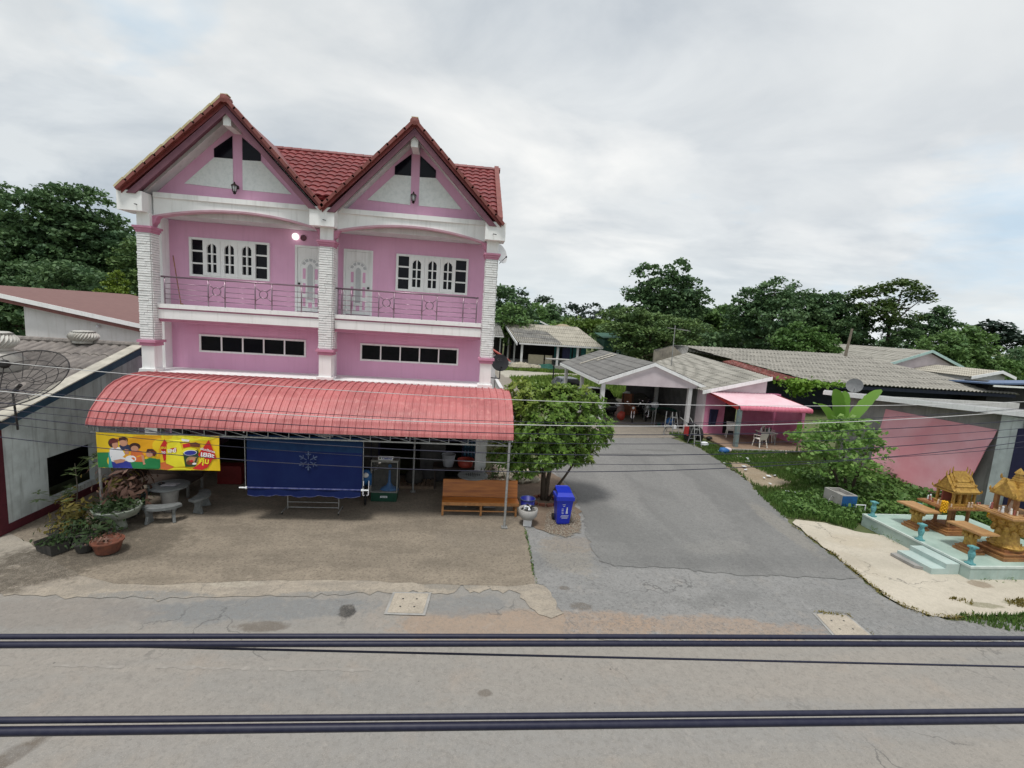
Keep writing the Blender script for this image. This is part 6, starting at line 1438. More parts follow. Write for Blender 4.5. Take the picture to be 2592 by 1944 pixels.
# ------------------------------------------------------------------ ground
def jitter_poly(pts, step=.25, amp=.05, seed=0):
    r = random.Random(seed); out = []
    for i in range(len(pts)):
        a = Vector((*pts[i],0)); b = Vector((*pts[(i+1)%len(pts)],0)); d = b-a; n = max(1,min(200,int(d.length/step))); nn = Vector((-d.y,d.x,0)).normalized() if d.length > 1e-6 else Vector((0,0,0))
        for k in range(n): p = a+d*k/n+nn*r.gauss(0,amp)*(1 if k else .3); out.append((p.x,p.y))
    return out
def sheet(name, pts, z, mt, amp=0, step=.25, seed=0):
    if amp: pts = jitter_poly(pts,step,amp,seed)
    b = MB(); b.poly([(x,y,z) for x,y in pts]); return structure(b.build(name, mt, fix=False))
def roadmat(name, c, c2, c3, patch=.5, lo=.42, hi=.62, grit=(.1,.1,.1), stretch=(.5,1.2,1), rough=.95, crack=True, spots=True, blots=(), speckle=1.0):
    m, nt, b = nt_new(name); co = N(nt,'ShaderNodeTexCoord').outputs['Object']
    b.inputs['Roughness'].default_value = rough; b.inputs['Specular IOR Level'].default_value = .25
    col = mixc(nt, ramp(nt, noise(nt,co,patch,7,.62,stretch,.6), lo, hi), c, c2)
    col = mixc(nt, mulf(nt, ramp(nt, noise(nt,co,patch*3.1,6,.65,None,.4), .55, .72), .6), col, c3)
    wob = noise(nt,co,1.3,7,.68); fine = noise(nt,co,7,5,.65)
    for (bx,by,rx,ry,bc,bs,rot) in blots:
        mp = N(nt,'ShaderNodeMapping', vector_type='TEXTURE'); mp.inputs['Location'].default_value = (bx,by,0); mp.inputs['Rotation'].default_value = (0,0,rot); mp.inputs['Scale'].default_value = (rx,ry,100)
        nt.links.new(co, mp.inputs['Vector']); ln = N(nt,'ShaderNodeVectorMath', operation='LENGTH'); nt.links.new(mp.outputs[0], ln.inputs[0])
        a1 = N(nt,'ShaderNodeMath', operation='MULTIPLY_ADD'); nt.links.new(wob, a1.inputs[0]); a1.inputs[1].default_value = 1.5; nt.links.new(ln.outputs['Value'], a1.inputs[2])
        a2 = N(nt,'ShaderNodeMath', operation='MULTIPLY_ADD'); nt.links.new(fine, a2.inputs[0]); a2.inputs[1].default_value = .7; nt.links.new(a1.outputs[0], a2.inputs[2])
        col = mixc(nt, mulf(nt, ramp(nt, a2.outputs[0], 2.15, 1.85), bs), col, bc)
    col = mixc(nt, mulf(nt, ramp(nt, noise(nt,co,6.5,7,.75), .46, .62), .42*speckle), col, tuple(q*.68 for q in c))
    col = mixc(nt, mulf(nt, ramp(nt, noise(nt,co,4.1,8,.75,None,.3), .54, .68), .5*speckle), col, tuple(min(1,q*1.28) for q in c))
    col = mixc(nt, mulf(nt, ramp(nt, noise(nt,co,17,5,.72), .50, .64), .6*speckle), col, grit)
    col = mixc(nt, mulf(nt, ramp(nt, noise(nt,co,60,3,.6), .56, .68), .5*speckle), col, tuple(min(1,q*1.55) for q in c))
    for sc2,lo2,hi2,cc,st in ((26,.16,.10,tuple(q*.45 for q in c),.55),(34,.13,.08,tuple(min(1,q*1.7) for q in c),.55)):
        v = N(nt,'ShaderNodeTexVoronoi'); v.inputs['Scale'].default_value = sc2; nt.links.new(co, v.inputs['Vector'])
        col = mixc(nt, mulf(nt, mulf(nt, ramp(nt, v.outputs['Distance'], lo2, hi2), ramp(nt, noise(nt,co,2.3,4), .42, .58)), st), col, cc)
    if spots:
        v = N(nt,'ShaderNodeTexVoronoi'); v.inputs['Scale'].default_value = 1.7; v.inputs['Randomness'].default_value = 1
        nt.links.new(co, v.inputs['Vector']); n2 = noise(nt,co,9,3)
        ad = N(nt,'ShaderNodeMath', operation='MULTIPLY_ADD'); nt.links.new(n2, ad.inputs[0]); ad.inputs[1].default_value = .09; nt.links.new(v.outputs['Distance'], ad.inputs[2])
        col = mixc(nt, mulf(nt, ramp(nt, ad.outputs[0], .085, .06), .75), col, (.05,.05,.05))
    if crack:
        v = N(nt,'ShaderNodeTexVoronoi', feature='DISTANCE_TO_EDGE'); v.inputs['Scale'].default_value = .55
        d = N(nt,'ShaderNodeVectorMath', operation='ADD'); nz = N(nt,'ShaderNodeTexNoise'); nz.inputs['Scale'].default_value = 2.2; nz.inputs['Detail'].default_value = 6; nt.links.new(co, nz.inputs['Vector']); nt.links.new(co, d.inputs[0]); nt.links.new(nz.outputs['Color'], d.inputs[1])
        nt.links.new(d.outputs[0], v.inputs['Vector'])
        mk = mulf(nt, ramp(nt, v.outputs['Distance'], .012, .004), ramp(nt, noise(nt,co,.3,3), .5, .62)); col = mixc(nt, mulf(nt,mk,.55), col, (.07,.07,.068))
    nt.links.new(col, b.inputs['Base Color']); bump(nt, b, noise(nt,co,75,4,.65), .35, .012); return m
G_earth = roadmat('ground_earth',(.12,.135,.055),(.085,.115,.04),(.21,.17,.10),.5,spots=False,crack=False)
sheet('ground', [(-1500,-400),(1500,-400),(1500,1900),(-1500,1900)], -.06, G_earth)
PK = (.32,.235,.17); BLU = (.19,.198,.20); STN = (.12,.10,.08)
R_main = roadmat('road_surface',(.285,.263,.234),(.245,.238,.222),(.31,.265,.222),.35,grit=(.15,.14,.128),stretch=(.25,1.3,1),
  blots=[(1.2,8.75,2.4,.55,PK,.75,0),(5.4,8.6,2.3,.42,PK,.7,-.12),(-3.9,9.3,2.8,.42,BLU,.85,.03),(.4,9.4,1.1,.40,BLU,.7,0),(-3.45,8.76,.55,.17,STN,.75,-.02),(-1.98,9.22,.17,.25,(.05,.048,.045),.95,.2),(-5.6,6.0,.16,.62,STN,.85,-.5),(.7,7.0,.12,.09,STN,.7,0),(-7.5,9.2,2.2,.5,(.24,.215,.19),.6,0),(3,6.2,9,.5,(.255,.25,.24),.45,0),(0,4.3,9,.45,(.26,.25,.235),.4,.01)],speckle=.62)
sheet('road', [(-70,-3.5),(90,-3.5),(90,8.5),(11.2,8.62),(10.5,9.0),(10.4,9.9),(2.2,10.6),(1.4,10.7),(-1.4,10.6),(-4,9.85),(-7,9.75),(-9,9.9),(-70,11.4)], -.030, R_main, .03, .3, 1)
R_pad = roadmat('forecourt_surface',(.265,.225,.175),(.195,.166,.13),(.32,.277,.217),1.3,lo=.4,hi=.62,grit=(.095,.082,.066),crack=False,blots=[(-9.2,11.1,1.9,1.1,(.085,.072,.056),.9,.4),(-8.3,11.9,2.0,1.3,(.10,.085,.066),.8,.2),(.9,12.4,1.5,.8,(.19,.165,.135),.5,0)])
sheet('forecourt', [(-9.4,11.5),(-7.9,10.55),(-6.97,10.2),(-5.96,10.16),(-5.43,10.26),(-3.71,10.36),(-1.81,10.36),(-.3,10.2),(1.37,10.1),(2.0,10.22),(2.13,12.29),(2.17,13.4),(2.25,15.3),(1.3,17.6),(-10.9,17.6),(-10.9,12.5),(-10.0,12.0)], -.014, R_pad, .02, .25, 3)
R_beige = roadmat('beige_concrete',(.36,.315,.255),(.265,.238,.20),(.21,.19,.165),1.6,grit=(.19,.17,.145),spots=False,blots=[(-9.0,10.95,2.2,1.15,(.085,.072,.056),.95,.5),(-9.9,10.5,1.6,.5,(.11,.095,.075),.8,.3),(-6.0,9.75,1.2,.22,BLU,.7,0),(-2.6,9.75,.9,.2,BLU,.7,0),(.1,10.2,.8,.25,(.20,.19,.17),.7,0),(-4.5,10.2,.6,.15,(.42,.38,.31),.6,0)])
sheet('kerb_strip', [(-9.9,12.0),(-8.2,11.2),(-6.97,10.6),(-5.96,10.5),(-5.43,10.5),(-3.71,10.6),(-1.81,10.55),(-1.1,10.5),(-.3,10.5),(.3,10.2),(.15,9.88),(-.3,9.84),(-1.2,9.86),(-2.1,9.80),(-2.94,9.74),(-4.14,9.75),(-5.16,9.71),(-7.04,9.72),(-8.24,9.8),(-9.8,10.0)], -.018, R_beige, .045, .14, 4)
sheet('kerb_strip', [(.75,10.3),(1.0,9.98),(1.5,9.9),(1.85,9.2),(2.16,8.92),(2.45,9.1),(2.37,9.42),(2.27,10.0),(2.02,10.4),(1.5,10.35)], -.017, R_beige, .05, .12, 5)
sheet('kerb_strip', [(.28,10.3),(.5,9.85),(.8,9.9),(.95,10.02),(.8,10.3)], -.0175, R_beige, .04, .1, 15)
R_apron = roadmat('old_asphalt',(.245,.243,.236),(.205,.205,.20),(.29,.27,.245),.6,grit=(.115,.115,.112),blots=[(2.9,9.35,.25,.16,STN,.7,0),(2.65,10.05,.16,.11,STN,.7,0),(3.1,11.6,.7,1.1,(.27,.245,.205),.6,.3),(3.3,12.2,.9,.5,(.24,.20,.16),.55,0),(3.0,8.7,1.5,.5,PK,.75,0),(5.6,8.55,2.4,.42,PK,.72,-.08),(6.2,9.6,1.3,.3,(.16,.16,.155),.5,.2),(9.5,9.3,1.5,.5,(.20,.198,.19),.6,-.5)])
sheet('lane_apron', [(2.05,10.25),(2.3,9.5),(2.45,8.9),(2.3,8.3),(4.0,8.12),(6,8.1),(8,8.1),(9.8,8.05),(12.5,8.0),(13.5,8.2),(13.3,8.7),(11.3,8.75),(10.8,8.9),(10.5,9.3),(10.42,9.75),(10.62,10.71),(10.8,11.64),(11.0,13.5),(12,17),(6,19),(2.6,19.5),(2.3,15.3),(2.16,13.3),(2.13,12.3)], -.022, R_apron, .06, .16, 8)
R_lane = roadmat('lane_asphalt',(.198,.197,.190),(.165,.164,.159),(.225,.222,.214),.5,grit=(.10,.10,.097),stretch=(1.4,.3,1),crack=False,speckle=.8,blots=[(6.2,17,.7,5.5,(.235,.232,.222),.6,-.17),(8.9,17,.7,5.5,(.23,.227,.218),.55,-.12),(5.0,13.5,1.2,1.8,(.15,.15,.146),.6,.3),(8.6,21.4,2.2,.28,(.12,.12,.115),.75,.02),(10,22.4,1.3,.22,(.13,.13,.125),.7,0),(7.6,12.1,1.2,.5,(.235,.23,.215),.5,.2),(10.6,13.6,.4,2.2,(.25,.235,.205),.6,-.13)])
sheet('lane', [(3.86,11.29),(4.18,11.0),(5.71,10.98),(7.37,10.60),(10.46,10.45),(10.78,12.2),(11.16,14.37),(11.6,16.31),(12.2,17.91),(12.5,20.49),(12.75,23.3),(12.1,25.2),(8.7,24.8),(5.6,24.2),(4.3,20),(4.09,18.72),(4.38,16.34),(4.21,14.26),(3.93,12.92),(3.83,12.06)], -.010, R_lane, .04, .13, 9)
R_drive = roadmat('drive_concrete',(.27,.24,.20),(.22,.195,.165),(.19,.17,.15),.7,grit=(.13,.12,.1))
sheet('driveway', [(8.5,24.7),(12.15,25.2),(14.4,26.2),(14.4,38.5),(8.2,38.5),(8.1,27)], -.008, R_drive, .03, .3, 10)
R_sand = roadmat('sand_concrete',(.50,.455,.375),(.44,.40,.325),(.39,.35,.28),.7,grit=(.36,.32,.26),spots=False,crack=True,speckle=.6,blots=[(12.7,9.3,.5,.12,(.2,.19,.12),.8,-.15),(14.4,9.4,1.2,.14,(.2,.2,.12),.8,.02),(13.7,10.2,.35,.2,(.22,.17,.12),.8,0),(12.2,12.6,.8,.5,(.42,.36,.27),.5,0),(11.2,11.2,.3,.9,(.42,.37,.29),.5,0)])
sheet('sand_path', [(11.0,12.9),(10.88,11.64),(10.68,10.71),(10.5,9.75),(10.6,9.23),(10.87,8.92),(11.3,8.83),(11.95,8.88),(13.33,8.96),(16,9.1),(30,9.6),(30,10.6),(17.4,10.5),(13.75,10.5),(13.7,13.0),(12.9,13.3),(12.4,13.9),(11.5,14.15),(11.2,13.9)], -.012, R_sand, .03, .18, 11)
R_dirt = roadmat('dirt_surface',(.31,.255,.185),(.26,.205,.14),(.36,.31,.235),.9,grit=(.18,.14,.1),crack=False,spots=False)
sheet('dirt_path', [(12.15,17.6),(12.58,20.09),(13.0,20.9),(13.76,20.65),(13.9,19.06),(14.3,17.8),(13.2,17.2),(12.6,16.9)], -.016, R_dirt, .12, .3, 12)
sheet('dirt_path', [(12.9,16.0),(13.6,16.1),(13.9,15.7),(13.3,15.5),(12.8,15.6)], -.016, R_dirt, .1, .2, 13)
sheet('dirt_path', [(13.1,21.2),(14.2,22.7),(17.9,22.85),(17.0,22.2),(14.5,21.6)], -.017, R_dirt, .12, .3, 14)
R_tree = roadmat('tree_soil',(.20,.15,.11),(.15,.115,.085),(.25,.21,.16),1.2,grit=(.09,.07,.05),crack=False,spots=False)
sheet('bare_soil', [(2.2,13.5),(2.7,13.0),(3.3,12.62),(3.75,12.95),(3.95,13.6),(4.15,14.7),(4.3,16.3),(4.0,18.6),(2.6,19.3),(1.3,18.5),(1.4,17.4),(2.25,15.4)], -.006, R_tree, .05, .2, 16)
sheet('walkway', [(2.56,19.6),(5.6,38),(5.5,60),(4.0,60),(2.56,40)], -.020, R_drive, .02, .4, 17)
R_pale = roadmat('pale_track',(.45,.42,.35),(.38,.36,.3),(.3,.3,.22),.5,crack=False,spots=False)
sheet('dirt_path', [(5.0,50),(6.2,49.5),(12,53.5),(30,58),(30,61),(12.2,56.5),(6,57),(4.6,56)], -.018, R_pale, .15, .5, 18)
R_lconc = roadmat('left_concrete',(.36,.325,.27),(.30,.275,.235),(.25,.225,.19),.8,grit=(.2,.18,.15),blots=[(-9.0,10.95,2.2,1.15,(.085,.072,.056),.95,.5),(-9.9,10.5,1.6,.5,(.11,.095,.075),.8,.3)])
sheet('forecourt', [(-40,13),(-10.8,12.8),(-9.8,12.5),(-9.2,11.9),(-9.15,11.2),(-9.6,10.6),(-11,10.55),(-40,11.5)], -.0145, R_lconc, .04, .25, 19)
# worn white edge line
R_line = mat('worn_line',(.34,.32,.29),(.27,.25,.225),scale=5,lo=.32,hi=.5,rough=.9)
for a,c in ((-9.6,-6.9),(-6.3,-5.2),(-4.7,-3.2),(-2.9,-1.2)):
    def ly(x): return 7.62-.048*(x+2.44)
    sheet('road_line', [(a,ly(a)-.03),(c,ly(c)-.03),(c,ly(c)+.03),(a,ly(a)+.03)], -.0262, R_line, .018, .08, int(a*10)+200)
R_cover = roadmat('cover_concrete',(.42,.37,.30),(.36,.32,.26),(.3,.27,.23),2,grit=(.24,.21,.18),spots=False,crack=False)
def drain_cover(pts, label, z=-.012):
    c = sum((Vector((*p,0)) for p in pts), Vector())/4; t = thing('drain_cover',label,'drain cover',(c.x,c.y,z),'concrete drain covers in the road')
    b = MB(); q = [Vector((*p,z)) for p in pts]; b.prism(q,(0,0,.012)); b.build('slab', R_cover, t)
    b = MB(); q2 = [c+(Vector((*p,0))-c)*1.16+Vector((0,0,z-.005)) for p in pts]
    for i in range(4): j = (i+1)%4; b.poly([q[i]+Vector((0,0,.004)),q[j]+Vector((0,0,.004)),q2[j]+Vector((0,0,.006)),q2[i]+Vector((0,0,.006))])
    b.build('frame', M['concrete'], t)
    b = MB()
    for fx,fy in ((.3,.3),(.7,.3),(.3,.7),(.7,.7)):
        p = (q[0].lerp(q[1],fx)).lerp(q[3].lerp(q[2],fx),fy); b.lathe([(.001,.0128),(.022,.0128),(.022,.0122)],(p.x,p.y,z),10)
    b.build('lifting_hole', M['black'], t, fix=False)
drain_cover([(-1.18,9.14),(-.47,9.10),(-.40,9.80),(-1.12,9.82)],'pale square concrete drain cover at the kerb before the shop')
drain_cover([(7.98,8.25),(8.76,8.25),(8.80,8.93),(8.12,8.98)],'pale concrete drain cover with weeds round it at the lane mouth')
# ------------------------------------------------------------------ grass, weeds, gravel
def in_poly(x,y,poly):
    c = np.zeros(len(x),bool); n = len(poly); j = n-1
    for i in range(n):
        xi,yi = poly[i]; xj,yj = poly[j]
        m = ((yi > y) != (yj > y)) & (x < (xj-xi)*(y-yi)/((yj-yi) or 1e-9)+xi); c ^= m; j = i
    return c
def blades(name, poly, n, h, w, mt, seed, excl=(), lean=.5, hvar=.5, k=5, clump=0):
    r = np.random.default_rng(seed); P_ = np.array(poly); lo,hi = P_.min(0),P_.max(0)
    x = lo[0]+(hi[0]-lo[0])*r.random(n); y = lo[1]+(hi[1]-lo[1])*r.random(n); ok = in_poly(x,y,poly)
    for e in excl: ok &= ~in_poly(x,y,e)
    if clump: ok &= (np.sin(x*2.3+1.1*np.sin(y*1.7))+np.sin(y*2.9+1.3*np.sin(x*2.1))+r.normal(size=n)*.5) > clump
    x,y = x[ok],y[ok]; n = len(x); x = np.repeat(x,k)+r.normal(size=n*k)*w*1.2; y = np.repeat(y,k)+r.normal(size=n*k)*w*1.2; n *= k
    a = r.random(n)*2*PI; hh = h*(1-hvar+2*hvar*r.random(n)); ln = lean*r.random(n)*hh; b_ = a+r.normal(size=n)*.6
    ww = w*(.6+.8*r.random(n)); z0 = np.full(n,-.02)
    p0 = np.stack([x-np.sin(a)*ww*.5,y+np.cos(a)*ww*.5,z0],1); p1 = np.stack([x+np.sin(a)*ww*.5,y-np.cos(a)*ww*.5,z0],1)
    tx = x+np.cos(b_)*ln; ty = y+np.sin(b_)*ln
    p2 = np.stack([x+np.cos(b_)*ln*.45+np.sin(a)*ww*.45,y+np.sin(b_)*ln*.45-np.cos(a)*ww*.45,hh*.62],1); p3 = np.stack([tx,ty,hh],1)
    v = np.stack([p0,p1,p2,p3],1).reshape(-1,3); o = rawmesh(name, v, n, 4, mt, None); o['kind'] = 'stuff'; return o
VERGE = [(11.05,14.3),(11.3,14.25),(12.45,14.0),(13.0,13.4),(13.6,13.95),(17.4,13.95),(17.6,10.6),(19.7,10.6),(19.7,21),(19.2,24),(18.2,22.9),(14.2,22.7),(13.2,26.5),(12.4,26.2),(12.8,23.5),(12.55,20.5),(12.25,17.9),(11.65,16.3),(11.2,14.4)]
DIRTS = [[(12.2,17.5),(12.65,20.0),(13.0,20.7),(13.7,20.5),(13.8,19.0),(14.1,17.9),(13.1,17.3),(12.6,17.1)],[(12.95,15.65),(13.5,15.65),(13.75,15.85),(13.5,16.05),(13.0,15.95)]]
blades('grass', VERGE, 21000, .11, .022, L_['grass'], 1, DIRTS, .6)
blades('weeds', [(11.4,14.45),(12.4,14.15),(13.1,13.6),(13.6,14.0),(14.6,14.1),(15.2,15.6),(14.6,17.2),(13.6,16.4),(12.0,16.4),(11.75,15.9)], 2400, .15, .05, L_['bush'], 2, DIRTS, .9)
p = np.random.default_rng(60); n = 2400
wx = p.uniform(11.4,14.6,n); wy = p.uniform(13.9,16.6,n); ok = in_poly(wx,wy,[(11.5,14.5),(12.5,14.15),(13.2,13.6),(13.7,14.0),(14.5,14.2),(15,15.5),(14.4,17),(13.6,16.3),(12.1,16.3),(11.8,15.8)])
pp = np.stack([wx,wy,.03+.20*p.random(n)**1.4*(1+.5*np.sin(wx*3)*np.sin(wy*2.5))],1)[ok]; o = foliage('undergrowth', pp, .13, L_['bush'], None, up=.9, aspect=.7, seed=61); o['kind'] = 'stuff'
n = 4200; wx = p.uniform(14.9,19.6,n); wy = p.uniform(13.9,19.5,n); pp = np.stack([wx,wy,.05+.35*p.random(n)**1.5*(1+.6*np.sin(wx*2.2)*np.sin(wy*1.9))],1); o = foliage('undergrowth', pp, .16, L_['bush'], None, up=.9, aspect=.65, seed=62); o['kind'] = 'stuff'
blades('grass', [(5.7,39),(14,39),(30,55),(30,58),(12,53.3),(6.3,49.4),(5.5,49.6)], 9000, .3, .09, L_['field'], 3, (), .7)
blades('grass', [(5.6,57.2),(12,56.8),(30,61.5),(18.6,62),(18.4,59.8),(7,59),(5.6,59.5)], 3000, .28, .09, L_['field'], 4, (), .7)
blades('grass', [(60,95),(170,95),(170,135),(60,135)], 9000, 1.6, .6, L_['field'], 5, (), .7)
def weedline(name, path, n, wdt, h, mt, seed):
    r = np.random.default_rng(seed); pts = []
    for i in range(len(path)-1):
        a = np.array(path[i]); b_ = np.array(path[i+1]); m = max(2,int(n*np.linalg.norm(b_-a)/6)); t = r.random((m,1)); pts.append(a+(b_-a)*t+r.normal(size=(m,2))*wdt)
    q = np.concatenate(pts); q = q[(np.sin(q[:,0]*9)+np.sin(q[:,1]*7+1)+r.normal(size=len(q))*.7) > -.4]
    o = foliage(name, np.column_stack([q,r.random(len(q))*h-.005]), .055, mt, None, up=.5, aspect=.35, seed=seed); o['kind'] = 'stuff'
weedline('weeds', [(11.0,13.6),(10.84,11.64),(10.65,10.71),(10.47,9.75),(10.57,9.23),(10.85,8.9),(11.3,8.81),(11.95,8.87)], 1100, .045, .05, L_['croton_y'], 31)
weedline('moss', [(2.02,10.2),(2.14,12.3),(2.16,13.2)], 600, .016, .022, L_['grass'], 32)
weedline('weeds', [(13.60,10.9),(13.58,12.0),(13.55,13.5)], 300, .05, .16, L_['bush'], 33)
weedline('weeds', [(8.84,8.2),(8.86,8.95),(8.1,9.05)], 700, .035, .04, L_['croton_y'], 34)
weedline('weeds', [(13.7,10.38),(15,10.36),(17,10.4)], 350, .05, .08, L_['grass'], 35)
blades('grass', [(11.6,8.95),(11.5,8.7),(12.2,8.35),(14,8.2),(26,8.6),(26,9.2),(14,8.95),(12.6,8.92)], 3600, .07, .02, L_['grass'], 6, (), .7)
blades('weeds', [(12.0,9.6),(12.5,9.25),(15,9.15),(18,9.3),(15,9.55),(12.9,9.5)], 1000, .05, .02, L_['croton_y'], 7, (), .7, clump=.5)
r = np.random.default_rng(9); n = 3200; gx = r.uniform(2.6,4.1,n); gy = r.uniform(12.5,15.1,n); ok = in_poly(gx,gy,[(2.7,13.0),(2.91,12.74),(3.3,12.56),(3.78,12.89),(3.98,13.57),(3.98,14.6),(3.5,14.9),(3.0,14.2)])
b = MB(); rr = random.Random(2)
for x,y in zip(gx[ok][:1500],gy[ok][:1500]):
    s = rr.uniform(.008,.022); b.obox((x,y,s*.3),(s*1.5,s,s*.8),rr.uniform(-1,1),rr.uniform(-1,1),rr.uniform(0,3))
tag(b.build('gravel', mat('gravel_stone',(.36,.32,.26),(.22,.19,.16),scale=18,rough=1), fix=False), kind='stuff')
# ------------------------------------------------------------------ trees
def make_tree(name,label,kind,blobs,seed,group='trees behind the houses'):
    x0 = sum(q[0] for q in blobs)/len(blobs); y0 = sum(q[1] for q in blobs)/len(blobs); lowz = min(q[2]-q[4] for q in blobs); far = max(1,y0/60)
    t = thing(name,label,'bamboo' if 'bamboo' in name else 'tree',(x0,y0,0),group)
    if kind in ('dark','mid','mid2'): blobs = blobs+[(q[0]+.15*q[3],q[1]-.2*q[3],q[2]-q[4]*1.15,q[3]*.95,q[4]*1.05) for q in blobs if q[2]-q[4] > 3]
    sz = {'sparse':.45,'darkgap':.5,'cedar':.8,'olive':.40,'lime':.24,'lime2':.5}.get(kind,.46)*max(.62,min(2.2,y0/62))
    dens = {'darkgap':9,'sparse':4,'cedar':7,'olive':8}.get(kind,10)
    pts = clump_points(blobs, dens, seed, sz, gap={'darkgap':.12,'sparse':.3,'cedar':.1}.get(kind,0.06))
    foliage('crown', pts, sz, L_[kind], t, up=1.4 if kind in ('olive','cedar','darkgap') else .5, aspect=.62, seed=seed)
    b = MB(); r_ = .16*max(.8,min(2.2,max(q[3] for q in blobs)/2.2)); top = max(lowz+.6, 1.5)
    if 'bamboo' in name:
        rg = random.Random(seed)
        for k in range(14):
            q = rg.choice(blobs); b.tube([(x0+rg.uniform(-.3,.3),y0+rg.uniform(-.3,.3),0),((x0+q[0])/2,q[1],q[2]*.6),(q[0]+rg.uniform(-.2,.2),q[1],q[2]+q[4]*.6)],.03,5,r1=.008)
    else:
        b.tube([(x0,y0,-.1),(x0+r_*.6,y0,top*.5),(x0,y0,top)], r_*1.35, 8, r1=r_*.85)
        for q in blobs: b.tube([(x0,y0,top*.92),((x0+q[0])/2+r_*.5,(y0+q[1])/2,(top+q[2])/2+.1),(q[0],q[1],q[2]+q[4]*.2)], r_*.6, 6, r1=r_*.18)
    b.build('trunk', M['bark'], t, smooth=True); return t
